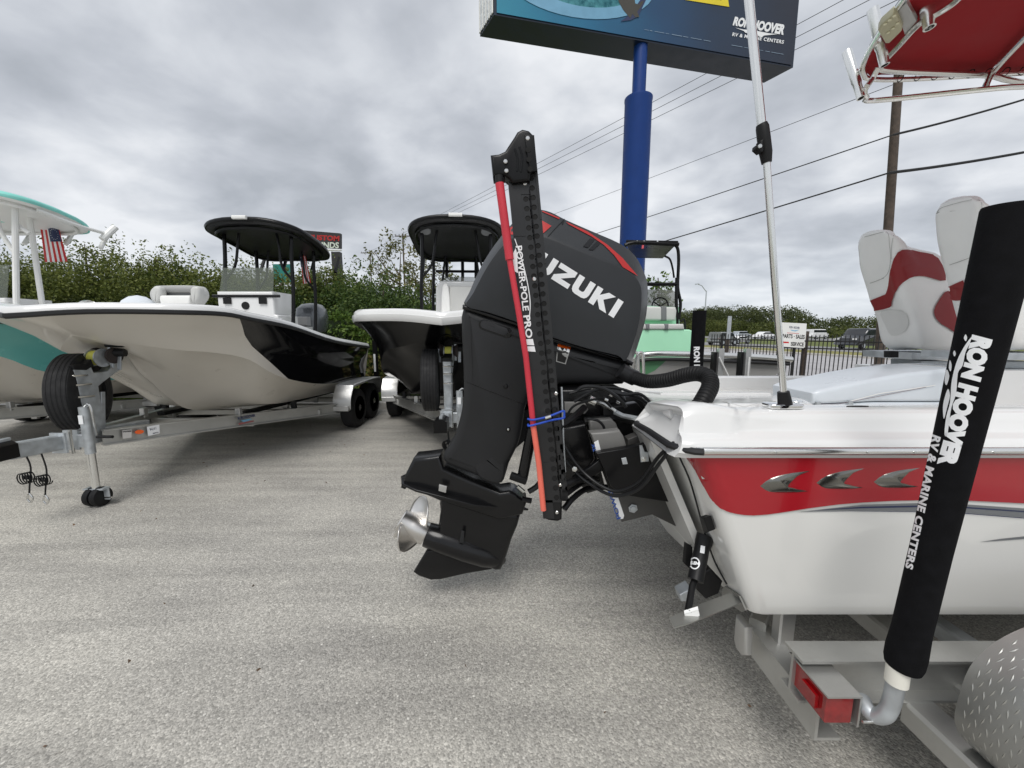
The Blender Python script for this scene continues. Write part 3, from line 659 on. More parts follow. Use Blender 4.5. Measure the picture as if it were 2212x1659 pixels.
# ================================================================== ROADSIDE SIGNS
H0 = 7.0
def sp_at(px, py, H=H0):
    r = ray(px, py); return CAMV + r*(H/r.z)
bl, br_ = sp_at(1067, 32), sp_at(1713, 146); fl_, fr_ = sp_at(1042, 79), sp_at(1646, 179)
dep = ((fl_-bl)+(fr_-br_))/2; HS = 4.6
bb = thing('billboard', 'huge double sided blue sign on a blue pole above the lot', 'sign', (3.2, 10.6, 0))
corners = [bl, br_, br_+dep, bl+dep]
mb = MB(); mb.loft([[c+Vector((0, 0, z)) for c in corners] for z in (0, HS)]); mb.build('sign_box', mat('sign_underside_navy', (.008, .016, .035), .35), bb, smooth=0)
m = bpy.data.materials.new('sign_print'); m.use_nodes = True; t_ = m.node_tree; b_ = t_.nodes['Principled BSDF']; c_ = t_.nodes.new('ShaderNodeTexCoord'); s_ = t_.nodes.new('ShaderNodeSeparateXYZ'); t_.links.new(c_.outputs['Generated'], s_.inputs[0])
n_1 = t_.nodes.new('ShaderNodeTexNoise'); n_1.inputs['Scale'].default_value = 5; t_.links.new(c_.outputs['Generated'], n_1.inputs[0])
f_ = math_(t_.nodes, t_.links, 'ADD', s_.outputs[0], math_(t_.nodes, t_.links, 'MULTIPLY', math_(t_.nodes, t_.links, 'SUBTRACT', n_1.outputs[0], .5), .18))
t_.links.new(ramp_(t_.nodes, t_.links, f_, [(.0, (.02, .22, .33)), (.25, (.012, .13, .25)), (.5, (.012, .055, .13)), (.72, (.012, .028, .06)), (1, (.010, .014, .028))]), b_.inputs['Base Color']); b_.inputs['Roughness'].default_value = .35
fn = (br_-bl).cross(Vector((0, 0, 1))).normalized(); fn = fn if fn.y < 0 else -fn
e_ = (br_-bl).normalized(); L_ = (br_-bl).length
mb = MB(); q0 = bl+fn*.02+Vector((0, 0, .04)); mb.add([q0+e_*.06, q0+e_*(L_-.06), q0+e_*(L_-.06)+Vector((0, 0, HS-.1)), q0+e_*.06+Vector((0, 0, HS-.1))], [(0, 1, 2, 3)]); mb.build('sign_face', m, bb, smooth=0)
for q in range(9):
    a = bl+dep*(q+.5)/9-e_*.02; mb = MB(); mb.box(a+Vector((0, 0, HS/2)), (.03, .05, HS-.1), math.atan2(e_.y, e_.x)); mb.build('end_slat', WHITEPT if q % 2 == 0 else GALV, bb, smooth=0)
pl = (q0+fn*.006, fn)
def ell(cx, cy, a, b, rot, n=40, t0=0, t1=2*math.pi):
    return [(cx+a*math.cos(t)*math.cos(rot)-b*math.sin(t)*math.sin(rot), cy+a*math.cos(t)*math.sin(rot)+b*math.sin(t)*math.cos(rot)) for t in [t0+(t1-t0)*i/n for i in range(n+1)]]
oo = ell(1250, -42, 165, 80, .17); ii = ell(1262, -48, 128, 62, .17)
# the ring and its water picture are printed on the face only where the face is
def clipface(pts):
    return [(x, max(y, -230)) for x, y in pts]
drape([(oo+ii, [(i, i+1, 41+i+1, 41+i) for i in range(40)])], 'printed_ring', mat('print_pale_blue', (.16, .36, .52), .4), bb, plane=pl, off=.004)
m2 = simple_noise('print_water', (.01, .09, .12), (.09, .30, .34), 6, .4)
drape([poly(ii)], 'printed_water', m2, bb, plane=pl, off=.003)
drape([poly([(1405, -20), (1378, 36), (1362, 44), (1340, 47), (1352, 38), (1366, 24), (1383, 0), (1388, -20)])], 'printed_shade', NAVYPRINT, bb, plane=pl, off=.006)
drape([poly([(1332, -20), (1336, 4), (1346, 22), (1361, 40), (1366, 30), (1372, 38), (1381, 37), (1376, 26), (1385, 14), (1391, 2), (1384, 4), (1380, 10), (1372, 8), (1368, -20)])], 'printed_motor', mat('print_brown', (.05, .045, .035), .5), bb, plane=pl, off=.008)
drape([poly([(1478, -40), (1480, 0), (1575, 15), (1568, -30), (1565, -40)])], 'printed_yellow_panel', mat('print_yellow', (.75, .60, .02), .45), bb, plane=pl, off=.004)
drape([textpx('OR', (1541, -2), (1558, 1), 9, .04)], 'lettering', BLKPRINT, bb, plane=pl, off=.008)
drape([textpx('RON HOOVER', (1582, 55), (1692, 76), 20, .055, 0, .1, 23)], 'lettering', WHITEPRINT, bb, plane=pl, off=.004)
drape([textpx('RV & MARINE CENTERS', (1581, 78), (1692, 95), 8, .03, 0, .1, space=1.15)], 'lettering', WHITEPRINT, bb, plane=pl, off=.004)
drape([poly([(1588, 60), (1605, 64), (1625, 65), (1660, 72), (1680, 74), (1650, 77), (1645, 81), (1630, 74), (1610, 71), (1606, 67)])], 'logo_swoosh', WHITEPRINT, bb, plane=pl, off=.005)
random.seed(4); xs = 1392; st = []
while xs < 1680:
    w = random.uniform(4, 26); y0 = 64+(xs-1392)*.178
    if random.random() < .85: st.append(stroke((xs, y0), (xs+w, y0+w*.178), random.uniform(.6, 1.2)))
    xs += w+random.uniform(1.5, 6)
drape(st, 'small_print', mat('print_grey', (.25, .33, .42), .5), bb, plane=pl, off=.004)
pc = (3.2, 10.62)
mb = MB(); mb.lathe((*pc, 0), (0, 0, 1), [(0, .335), (7.34, .335), (7.37, .345), (7.42, .345), (7.43, .17)], 32); mb.build('pole', SIGNBLUE, bb)
mb = MB(); mb.lathe((*pc, 7.3), (0, 0, 1), [(0, .165), (1.4, .165)], 24); mb.build('upper_pole', SIGNBLUE, bb)

Yc = 60
cs = thing('roadside_sign', 'dark roadside sign reading CUSTOM SOUNDS above the trees', 'sign', (at(712, 560, Yc).x, Yc, 0))
q = [at(640, 497, Yc), at(737, 505, Yc), at(737, 537, Yc), at(640, 533, Yc)]
mb = MB(); mb.slab(q, (0, 1, 0), .3); mb.build('sign_box', mat('sign_charcoal', (.022, .02, .022), .5), cs, smooth=0)
pl = (Vector((0, Yc-.3, 0)), Vector((0, 1, 0)))
drape([textpx('CUSTOM', (664, 518), (733, 521), 11.5, .05)], 'lettering', REDACC, cs, plane=pl, off=.02)
drape([textpx('SOUNDS', (664, 535), (732, 536.5), 13, .03)], 'lettering', mat('print_pale_green', (.6, .66, .58), .5), cs, plane=pl, off=.02)
mb = MB(); mb.slab([at(688, 538.5, Yc), at(737, 539.5, Yc), at(737, 542, Yc), at(688, 541, Yc)], (0, 1, 0), .25); mb.build('light_strip', WHITEPT, cs, smooth=0)
p = at(727, 545, Yc); mb = MB(); mb.box((p.x, Yc, p.z/2), (1.3, .8, p.z)); mb.build('post', mat('sign_charcoal', (0, 0, 0)), cs, smooth=0)
drape([textpx('1-3054', (683, 549), (702, 549), 4, .04)], 'lettering', WHITEPRINT, cs, plane=pl, off=.02)
Yt = 45
ts = thing('teal_sign', 'flat teal sign panel peeking over the trees behind the black canopy', 'sign', (at(610, 600, Yt).x, Yt, 0))
q = [at(591, 571, Yt), at(628, 571, Yt), at(628, 610, Yt), at(591, 610, Yt)]
mb = MB(); mb.slab(q, (0, 1, 0), .15); mb.build('board', mat('teal_sign_paint', (.01, .19, .17), .5), ts, smooth=0)
p = at(609, 606, Yt); mb = MB(); mb.box((p.x, Yt, p.z/2), (.3, .25, p.z)); mb.build('post', WOOD, ts, smooth=0)

# ================================================================== TRAILER BOATS SEEN FROM THE BOW (local axes: bow at the origin, stern towards +y)
def I8(lst, k=4): return cr(lst, k)
GW = I8([(0, 0, 1.73), (.43, .2, 1.775), (.94, .48, 1.782), (1.13, .78, 1.778), (1.2, 1.08, 1.734), (1.25, 1.73, 1.654), (1.25, 2.83, 1.457), (1.22, 4.33, 1.307)])
KN = I8([(0, .43, 1.56), (.30, .64, 1.47), (.55, .84, 1.40), (.74, 1.06, 1.36), (.9, 1.33, 1.27), (1.02, 1.72, 1.02), (1.09, 2.7, .80), (1.055, 4.33, .70)])
LC = I8([(0, .86, 1.42), (.12, 1.02, 1.26), (.22, 1.2, 1.10), (.34, 1.42, .95), (.5, 1.68, .78), (.72, 1.95, .64), (.80, 2.8, .58), (.8, 4.33, .5)])
KL = I8([(0, .90, 1.36), (0, 1.0, 1.18), (0, 1.15, 1.02), (0, 1.32, .84), (0, 1.55, .66), (0, 2.0, .56), (0, 2.9, .48), (0, 4.33, .42)])
def hullsplit_mat(name, front, rear, y0, k):
    m = bpy.data.materials.new(name); m.use_nodes = True; t = m.node_tree; b = t.nodes['Principled BSDF']
    c = t.nodes.new('ShaderNodeTexCoord'); s = t.nodes.new('ShaderNodeSeparateXYZ'); t.links.new(c.outputs['Object'], s.inputs[0])
    d = math_(t.nodes, t.links, 'SUBTRACT', s.outputs[1], math_(t.nodes, t.links, 'ADD', y0, math_(t.nodes, t.links, 'MULTIPLY', math_(t.nodes, t.links, 'SUBTRACT', 1.75, s.outputs[2]), k)))
    f = math_(t.nodes, t.links, 'GREATER_THAN', d, 0.0)
    x = t.nodes.new('ShaderNodeMix'); x.data_type = 'RGBA'; t.links.new(f, x.inputs[0]); x.inputs[6].default_value = (*front, 1); x.inputs[7].default_value = (*rear, 1)
    t.links.new(x.outputs[2], b.inputs['Base Color'])
    x2 = math_(t.nodes, t.links, 'SUBTRACT', .28, math_(t.nodes, t.links, 'MULTIPLY', f, .21)); t.links.new(x2, b.inputs['Roughness']); b.inputs['Coat Weight'].default_value = .4
    return m
def bowboat(name, label, cat, loc, rz, side, bottom, rail, group=None, rh=1.0):
    root = thing(name, label, cat, (0, 0, 0), group); n = len(GW)
    def row(A, B, t, inx, dz=0):
        return [Vector((max(0, (a.x*(1-t)+b.x*t)-inx*math.sin(math.pi*t)*min(1, i/6)), a.y*(1-t)+b.y*t, a.z*(1-t)+b.z*t+dz)) for i, (a, b) in enumerate(zip(A, B))]
    def sym(rows, nm, m):
        for sg in (1, -1):
            mb = MB(); o = 0
            for r in rows: mb.v += [Vector((p.x*sg, p.y, p.z)) for p in r]
            for i in range(len(rows)-1):
                for j in range(n-1): mb.f.append((i*n+j, i*n+j+1, (i+1)*n+j+1, (i+1)*n+j))
            rows_.append(mb)
        a = MB(); a.add(rows_[-2].v, rows_[-2].f); a.add(rows_[-1].v, rows_[-1].f)
        bm = bmesh.new(); vs = [bm.verts.new(v) for v in a.v]
        for f in a.f: bm.faces.new([vs[i] for i in f])
        bmesh.ops.remove_doubles(bm, verts=bm.verts, dist=.002); bm.verts.index_update()
        a = MB(); a.v = [v.co.copy() for v in bm.verts]; a.f = [tuple(v.index for v in f.verts) for f in bm.faces]; bm.free()
        return a.build(nm, m, root, smooth=28)
    rows_ = []
    KN2 = [Vector((p.x*1.055+.012*min(1, i/8), p.y-.012, p.z+.012)) for i, p in enumerate(KN)]
    sym([GW, row(GW, KN2, .2, .02), row(GW, KN2, .4, .045), row(GW, KN2, .6, .06), row(GW, KN2, .8, .05), KN2], 'hull_side', side)
    sym([KN2, KN, row(KN, LC, .25, .035), row(KN, LC, .5, .04), row(KN, LC, .75, .025), LC, row(LC, KL, .33, .045), row(LC, KL, .66, .045), KL], 'hull_bottom', bottom)
    tr = MB(); tr.add([GW[-1], KN2[-1], LC[-1], KL[-1], Vector((-LC[-1].x, LC[-1].y, LC[-1].z)), Vector((-KN2[-1].x, KN2[-1].y, KN2[-1].z)), Vector((-GW[-1].x, GW[-1].y, GW[-1].z))], [(0, 1, 2, 3, 4, 5, 6)])
    tr.build('transom', bottom, root, smooth=0)
    full = [Vector((-p.x, p.y, p.z)) for p in reversed(GW)]+list(GW[1:])
    def offs(P, d, dz):
        o = []
        for i, p in enumerate(P):
            a = P[max(0, i-1)]; b = P[min(len(P)-1, i+1)]; t = (b-a); nn = Vector((-t.y, t.x, 0)).normalized()
            o.append(Vector((p.x, p.y, p.z+dz))+nn*(-d)*-1)
        return o
    # outline runs port stern .. bow .. starboard stern; the inward normal is +left of travel
    IN = lambda d, dz: offs(full, d, dz)
    mb = MB(); rings = [[a, b, c, d_] for a, b, c, d_ in zip(IN(-.012, -.035*rh), IN(-.03, -.02*rh), IN(-.03, .005), IN(-.008, .012))]; mb.loft(rings, cap=True); mb.build('rub_rail', rail, root)
    mb = MB(); rings = [[a, b, c, d_, e, f] for a, b, c, d_, e, f in zip(IN(-.014, .008), IN(-.008, .045), IN(.02, .065), IN(.13, .07), IN(.15, .055), IN(.155, -.02))]; mb.loft(rings, closed=False, cap=False); mb.build('gunwale', GELWHITE, root, smooth=50)
    dk = MB(); P = [Vector((p.x*.90, .13+p.y*.965, p.z+.0)) for p in GW]; nn = len(P)
    for p in P: dk.v += [Vector((-p.x, p.y, p.z)), Vector((p.x, p.y, p.z))]
    for i in range(nn-1): dk.f.append((2*i, 2*i+1, 2*i+3, 2*i+2))
    dk.build('deck', GELWHITE, root, smooth=60)
    root.location = loc; root.rotation_euler = (0, 0, rz)
    return root
def superell(cx, cy, a, b, n=40, e=3.6):
    return [(cx+a*math.copysign(abs(math.cos(t))**(2/e), math.cos(t)), cy+b*math.copysign(abs(math.sin(t))**(2/e), math.sin(t))) for t in [2*math.pi*i/n for i in range(n)]]
def hardtop(root, x0, y0, y1, hw, z0, z1, top, under, post, legs, wind=None, console=None, deckz=1.25, holders=True, lamp=True, cons_y=None):
    cy, b = (y0+y1)/2, (y1-y0)/2
    zf = lambda x, y: z0+(z1-z0)*((y-y0)/(y1-y0))-.10*((x-x0)/hw)**2-.12*((y-cy)/b)**2*(1 if y > cy else .6)
    O = lambda s, dz: [Vector((x, y, zf(x, y)+dz)) for x, y in superell(x0, cy, hw*s, b*s, 44)]
    mb = MB(); mb.loft([O(.95, .0), O(.99, .0), O(1, .03), O(.985, .055), O(.9, .075), O(.5, .085), O(.1, .09)]); mb.build('canopy', top, root, smooth=50)
    mb = MB(); mb.loft([O(.97, .0), O(.93, -.03), O(.84, -.03), O(.5, -.03), O(.1, -.03)]); mb.build('canopy_underside', under, root, smooth=50)
    # frame rail round the underside
    rr = [Vector((x, y, zf(x, y)-.07)) for x, y in superell(x0, cy, hw*.84, b*.84, 32)]
    mb = MB(); mb.tube(rr, .022, 7, closed=True); mb.build('canopy_rail', post, root)
    for sx in (-1, 1):
        for (lx, ly, tx, ty) in legs:
            a = Vector((x0+sx*lx, ly, deckz)); t = Vector((x0+sx*tx, ty, zf(x0+sx*tx, ty)-.03)); mid = a.lerp(t, .5)+Vector((sx*.02, 0, 0)); m3 = a.lerp(t, .8)
            mb = MB(); mb.tube(cr([a, mid, m3, t], 4), .028, 8); mb.build('leg', post, root)
            m4 = a.lerp(t, .62); e = Vector((x0+sx*tx*.55, ty, zf(x0, ty)-.05))
            mb = MB(); mb.tube(cr([m4, m4.lerp(e, .25)+Vector((-sx*.09, 0, .02)), e.lerp(m4, .15)-Vector((0, 0, .1)), e], 4), .02, 7); mb.build('brace', post, root)
    if holders:
        for sx in (-.92, -.35, .35, .92):
            a = Vector((x0+sx*hw, y1+.0, zf(x0+sx*hw*.9, y1)-.02)); mb = MB(); mb.tube([a+Vector((0, -.08, -.14)), a+Vector((0, .1, .16))], .028, 8); mb.build('rod_holder', post, root)
    if lamp:
        a = Vector((x0-.08, y0-.015, zf(x0, y0)+.035)); mb = MB(); mb.beam(a, a+Vector((.2, 0, 0)), .05, .05, b=.012); mb.build('marker_lamp', WHITEPT, root)
    return zf
def trailer(name, label, loc, rz, group, spare=(-.15, .56), sa=24):
    root = thing(name, label, 'boat trailer', (0, 0, 0), group)
    def add(nm, mb, m, parent=None, **k): return mb.build(nm, m, parent or root, **k)
    b = MB(); b.beam((0, -.14, .66), (0, .22, .635), .085, .13); add('tongue', b, GALV)
    b = MB(); b.beam((0, .30, .63), (0, 1.0, .58), .085, .14); add('tongue_beam', b, GALV)
    b = MB(); b.loft([[(x, y, z+.672) for x, z in ((-.065, -.06), (.065, -.06), (.065, .05), (.02, .075), (-.02, .075), (-.065, .05))] for y in (-.34, -.12)]); add('coupler', b, BLACKMET)
    b = MB(); b.beam((0, -.30, .755), (0, -.12, .755), .03, .03); add('coupler_latch', b, GALV)
    for y in (.2, .3):
        b = MB(); b.beam((0, y, .54), (0, y, .72), .13, .02, up=(0, 1, 0)); add('hinge_plate', b, GALV)
    b = MB(); b.tube([(.06, .245, .52), (.06, .245, .74)], .012, 8); add('hinge_pin', b, BOLT)
    for sx in (-1, 1):
        b = MB(); b.ibeam((sx*.08, .48, .60), (sx*1.20, 2.85, .40), .075, .15); add('side_beam', b, ALUDULL)
        b = MB(); b.ibeam((sx*1.20, 2.85, .40), (sx*1.20, 4.75, .33), .075, .15); add('side_beam', b, ALUDULL)
        # tandem wheels and a long fender
        for y in (3.3, 3.98):
            w = MB(); w.lathe((sx*1.30-.105, y, .325), (1, 0, 0), [(0, .2), (.0, .28), (.015, .315), (.03, .325), (.18, .325), (.195, .315), (.21, .28), (.21, .2)], 32)
            wh = add('wheel', w, TYRE)
            w = MB(); w.lathe((sx*1.30+(.02 if sx > 0 else -.11), y, .325), (1, 0, 0), [(0, .2), (.0, .19), (.045, .15), (.045, .05), (.09, .05), (.09, .2)], 24); w.build('rim', POLISH, wh)
        prof = [(2.86, .42), (2.88, .56), (2.98, .70), (3.12, .76), (4.16, .75), (4.30, .69), (4.40, .55), (4.42, .42)]
        f = MB(); f.loft([[(sx*1.30+xx, y, z+dz) for xx, dz in ((-.14, 0), (.125, 0), (.14, -.012), (.14, -.04), (.128, -.04), (.12, -.012), (-.14, -.012))] for y, z in cr([(a, c, 0) for a, c in prof], 3) and [(v.x, v.y) for v in cr([(a, c, 0) for a, c in prof], 3)]]); add('fender', f, ALU)
        f = MB(); f.beam((sx*1.42-.0, 2.84, .40), (sx*1.16, 2.84, .40), .06, .08); add('fender_step', f, ALU)
        # bunks with posts
        f = MB(); f.beam((sx*.52, 1.75, .56), (sx*.52, 4.6, .44), .09, .05); add('bunk', f, BLACKPL)
        for y in (1.9, 2.7, 3.6, 4.4):
            f = MB(); f.beam((sx*.52, y, .36), (sx*.52, y, .53), .08, .05, up=(0, 1, 0)); add('bunk_bracket', f, ALU)
        for y, xx in ((1.6, .60), (2.25, .92)):
            f = MB(); f.beam((sx*xx*.98, y, .545-.03*(y-1.6)), (sx*xx*.98, y, .66-.06*(y-1.6)), .06, .06, up=(0, 1, 0)); add('hull_pad', f, BLACKPL if y > 2 else ALU)
        f = MB(); f.tube([(sx*1.24, 4.62, .35), (sx*1.24, 4.62, .62)], .022, 8); add('guide_post', f, GALV)
        f = MB(); f.tube([(sx*1.24, 4.62, .56), (sx*1.24, 4.62, 1.42)], .05, 12); add('guide_sleeve', f, CARPET)
        f = MB(); f.add([(sx*1.24-.02, 4.565, .8), (sx*1.24+.02, 4.565, .8), (sx*1.24+.02, 4.565, 1.15), (sx*1.24-.02, 4.565, 1.15)], [(0, 1, 2, 3)]); add('sleeve_print', f, WHITEPRINT, smooth=0)
    for y, z, hw_ in ((1.75, .46, .62), (2.6, .40, 1.1), (3.3, .34, 1.2), (3.98, .34, 1.2), (4.7, .30, 1.2)):
        f = MB(); f.beam((-hw_, y, z), (hw_, y, z), .07, .08); add('cross_beam', f, ALUDULL)
    # winch stand: side plates in the plane of the tongue, drum, strap, roller
    lx = lambda px, py, X: atX(px, py, -3.97+X)-Vector((-3.97, 3.07, 0))
    ST = [(160, 797), (172, 799), (196, 789), (204, 806), (233, 802), (258, 776), (266, 784), (264, 796), (226, 824), (214, 834), (229, 928), (190, 928), (181, 883), (169, 830)]
    f = MB(); f.slab([Vector((0, p.y, p.z)) for p in [lx(x, y, .05) for x, y in ST]], (1, 0, 0), .045, .004); add('winch_stand', f, GALV)
    for (x0_, y0_), (x1_, y1_) in (((166, 812), (190, 810)), ((172, 832), (198, 829)), ((176, 858), (204, 855))):
        a_, b_ = lx(x0_-3, y0_, .07), lx(x1_+3, y1_, .07); a_.x = b_.x = .052
        f = MB(); f.tube(cr([a_+Vector((-.09, 0, 0)), a_, b_, b_+Vector((-.09, 0, 0))], 3), .009, 6); add('u_bolt', f, BOLT)
    f = MB(); f.slab([Vector((0, p.y, p.z)) for p in [lx(x, y, .05) for x, y in ((158, 789), (186, 786), (198, 776), (204, 790), (188, 800), (160, 799))]], (1, 0, 0), .05, .01); add('winch_base', f, BLACKPL)
    dc = lx(212, 773, .0); dc.x = 0
    f = MB(); f.lathe(dc+Vector((-.055, 0, 0)), (1, 0, 0), [(0, .08), (.008, .08), (.01, .05), (.095, .05), (.097, .088), (.105, .088), (.106, .02)], 24); add('winch_drum', f, GALV)
    f = MB(); f.lathe(dc+Vector((-.042, 0, 0)), (1, 0, 0), [(0, .07), (.078, .07)], 20); add('winch_strap', f, YELLOW)
    rc = lx(268, 757, .0); rc.x = 0; rc.y -= .17; rc.z -= .02
    f = MB(); f.beam(dc+Vector((0, .04, .045)), rc+Vector((0, .06, -.07)), .045, .006); add('strap_end', f, YELLOW)
    f = MB(); f.beam(dc+Vector((.075, .05, -.10)), dc+Vector((.075, .045, .13)), .02, .025, up=(1, 0, 0)); add('winch_handle', f, GALV)
    f = MB(); f.tube([dc+Vector((.06, .03, .12)), dc+Vector((.22, .05, .12))], .021, 10); add('winch_grip', f, BLACKPL)
    f = MB(); f.tube([dc+Vector((.06, .06, .045)), dc+Vector((.17, .10, .045))], .04, 12); add('winch_motor', f, BLACKPL)
    f = MB(); f.lathe(rc+Vector((-.11, 0, -.02)), (1, -.12, 0), [(0, .02), (.004, .075), (.02, .078), (.09, .03), (.13, .03), (.20, .078), (.216, .075), (.22, .03)], 24); add('bow_roller', f, mat('roller_rubber', (.03, .022, .02), .55))
    for q in (-.12, .12):
        f = MB(); f.beam(rc+Vector((q, -.02, -.16)), rc+Vector((q, 0, .0)), .012, .035, up=(1, 0, 0)); add('roller_bracket', f, GALV)
    # spare wheel
    sx, sy = spare; SA = Vector((math.cos(R(sa)), math.sin(R(sa)), 0)); SC = Vector((sx, sy, 1.02))
    w = MB(); w.lathe(SC-SA*.1, SA, [(0, .2), (.0, .30), (.01, .345), (.022, .365), (.04, .37), (.16, .37), (.178, .365), (.19, .345), (.2, .30), (.2, .2), (.12, .19)], 44); sw = add('spare_tyre', w, TYRE)
    for q in range(5):
        g = MB(); g.lathe(SC+SA*(-.072+q*.031), SA, [(0, .3705), (.004, .3735), (.016, .3735), (.02, .3705)], 44, cap=False); g.build('tread_rib', TYRE, sw)
    w = MB(); w.lathe(SC+SA*.02, SA, [(0, .06), (.0, .17), (.05, .2), (.06, .2)], 24); w.build('rim', BLACKPL, sw)
    f = MB(); f.beam((0, .55, .62), (0, .60, 1.02), .05, .04, up=(0, 1, 0)); add('spare_bracket', f, GALV)
    # jack
    f = MB(); f.tube([(.14, .31, .50), (.14, .31, .93)], .037, 14); add('jack_tube', f, GALV)
    f = MB(); f.tube([(.14, .31, .14), (.14, .31, .55)], .029, 14); add('jack_leg', f, POLISH)
    f = MB(); f.tube(cr([(.14, .31, .93), (.17, .31, .955), (.2, .31, .93), (.215, .31, .74), (.22, .31, .66)], 3), .008, 6); add('jack_crank', f, BOLT)
    f = MB(); f.tube([(.22, .31, .655), (.36, .31, .655)], .014, 8); add('jack_grip', f, BLACKPL)
    f = MB(); f.beam((.14, .271, .78), (.14, .271, .86), .04, .003, up=(0, 1, 0)); add('jack_label', f, WHITEPRINT, smooth=0)
    f = MB(); f.beam((.06, .31, .62), (.14, .31, .62), .05, .12); add('jack_bracket', f, GALV)
    for q in (-.033, .033):
        f = MB(); f.lathe((.14+q-.03, .31, .09), (1, 0, 0), [(0, .06), (.006, .085), (.03, .09), (.054, .085), (.060, .06)], 24); add('jack_wheel', f, BLACKPL)
    f = MB(); f.tube([(.03, .31, .08), (.27, .31, .08)], .008, 6); add('jack_axle', f, BOLT)
    f = MB(); f.beam((.05, .31, .165), (.235, .31, .165), .07, .014); add('jack_fork', f, GALV)
    f = MB(); f.beam((.232, .31, .165), (.232, .31, .06), .05, .008, up=(0, 1, 0)); add('jack_fork_leg', f, GALV)
    # brake line coils and hooks under the tongue
    for (x, y, z0, zb) in ((.03, .02, .60, .36), (.03, -.08, .61, .42)):
        f = MB(); P = []
        for i in range(90):
            a = i/90*2*math.pi*5; P.append((x+.034*math.cos(a)+(i/90-.5)*.03, y+(i/90-.5)*.06, zb+.045*math.sin(a)))
        f.tube(P, .0042, 5); add('coiled_cable', f, CABLE)
        f = MB(); f.tube(cr([(x, y+.02, z0), (x+.01, y+.03, zb+.08), (x+.015, y, zb-.06), (x, y, zb-.13)], 4), .006, 5); add('cable_drop', f, CABLE)
        f = MB(); f.tube(cr([(x, y, zb-.13), (x+.02, y, zb-.17), (x, y, zb-.21), (x-.025, y, zb-.18), (x-.01, y, zb-.14)], 4), .006, 6); add('hook', f, BOLT)
    root.location = loc; root.rotation_euler = (0, 0, rz)
    return root
GRP_T = 'trailers carrying the boats seen from the bow'; GRP_B = 'boats parked bow first along the kerb'
BEIGESPLIT = hullsplit_mat('beige_and_black_gelcoat', (.72, .68, .61), (.006, .006, .007), .93, 1.18)
B1 = (-3.97, 3.07, 0)
boat1 = bowboat('centre_console_boat', 'beige hulled boat with black rear flanks and black canopy on a trailer', 'boat', B1, 0, BEIGESPLIT, GELBEIGE, RUBBLACK, GRP_B)
zf = hardtop(boat1, .03, 2.75, 4.3, .75, 3.26, 3.02, BLACKMET, mat('black_underside', (.004, .004, .005), .45), BLACKMET, [(.50, 2.98, .52, 3.15), (.46, 3.75, .50, 3.85)])
def console(root, x0, y, w, zb, zt, screen, m=GELWHITE, glass=TINT, gtop=.28):
    mb = MB(); mb.slab([(x0-w*.56, y-.12, zb), (x0+w*.56, y-.12, zb), (x0+w*.56, y-.12, zb+(zt-zb)*.62), (x0+w*.5, y-.12, zb+(zt-zb)*.64), (x0+w*.5, y-.12, zt), (x0-w*.5, y-.12, zt), (x0-w*.5, y-.12, zb+(zt-zb)*.64), (x0-w*.56, y-.12, zb+(zt-zb)*.62)], (0, 1, 0), .28, .03); mb.build('console', m, root)
    mb = MB(); mb.slab([(x0-w*.48, y-.36, zt-.01), (x0+w*.48, y-.36, zt-.01), (x0+w*.46, y-.26, zt+gtop), (x0-w*.46, y-.26, zt+gtop)], (0, 1, -.3), .004); mb.build('windscreen', glass, root, smooth=0)
for_local = Vector(B1)
console(boat1, -.02, 3.2, .84, 1.25, 2.19, True, gtop=.36)
mb = MB(); mb.tube([(-.5, 2.80, 2.12), (.5, 2.80, 2.12)], .022, 8); mb.build('grab_rail', BLACKMET, boat1)
for q in (-.28, .25):
    mb = MB(); mb.box((q, 2.79, 2.05), (.11, .03, .09)); mb.build('rail_bracket', BLACKPL, boat1, smooth=0)
mb = MB(); mb.lathe((-.02, 2.785, 1.98), (0, 1, 0), [(0, .055), (.02, .06)], 20); mb.build('round_vent', BLACKPL, boat1)
mb = MB(); mb.box((.0, 2.785, 1.66), (.56, .02, .16)); mb.build('console_pad', GREYVINYL, boat1, smooth=0)
mb = MB(); mb.slab([(-.24, 4.0, 1.35), (.30, 4.0, 1.35), (.30, 4.0, 1.68), (-.24, 4.0, 1.68)], (0, 1, 0), .12, .04); mb.build('helm_seat', LGREYVINYL, boat1)
mb = MB(); mb.slab([(-.24, 3.98, 1.70), (.30, 3.98, 1.70), (.30, 3.98, 1.86), (-.24, 3.98, 1.86)], (0, 1, 0), .08, .04); mb.build('seat_backrest', GREYVINYL, boat1)
# bow pedestal seat
LB = lambda pts, Y: [v-for_local for v in pxs(pts, Y)]
mb = MB(); mb.tube(LB([(390, 655), (390, 690)], 4.5), .03, 8); mb.build('seat_post', BLACKMET, boat1)
mb = MB(); mb.slab(cr(LB([(333, 634), (341, 621), (356, 618), (425, 618), (439, 623), (445, 638), (438, 653), (424, 660), (354, 660), (338, 651)], 4.5), 3, True), (0, 1, 0), .07, .03); mb.build('seat_shell', LGREYVINYL, boat1)
mb = MB(); mb.tube(LB([(350, 625), (424, 625)], 4.40), .036, 12); mb.build('seat_backrest', GREYVINYL, boat1)
mb = MB(); mb.slab(LB([(356, 631), (420, 631), (418, 640), (360, 640)], 4.42), (0, 1, 0), .01, .003); mb.build('seat_gap', DGREYPAD, boat1, smooth=0)
mb = MB(); mb.slab(LB([(352, 639), (420, 639), (418, 659), (356, 659)], 4.36), (0, 1, 0), .06, .02); mb.build('seat_cushion', VINYL, boat1)
for q in (343, 426):
    mb = MB(); mb.slab(cr(LB([(q-9, 626), (q, 619), (q+10, 624), (q+11, 645), (q+2, 657), (q-7, 648)], 4.34), 3, True), (0, 1, 0), .05, .03); mb.build('side_bolster', LGREYVINYL, boat1)

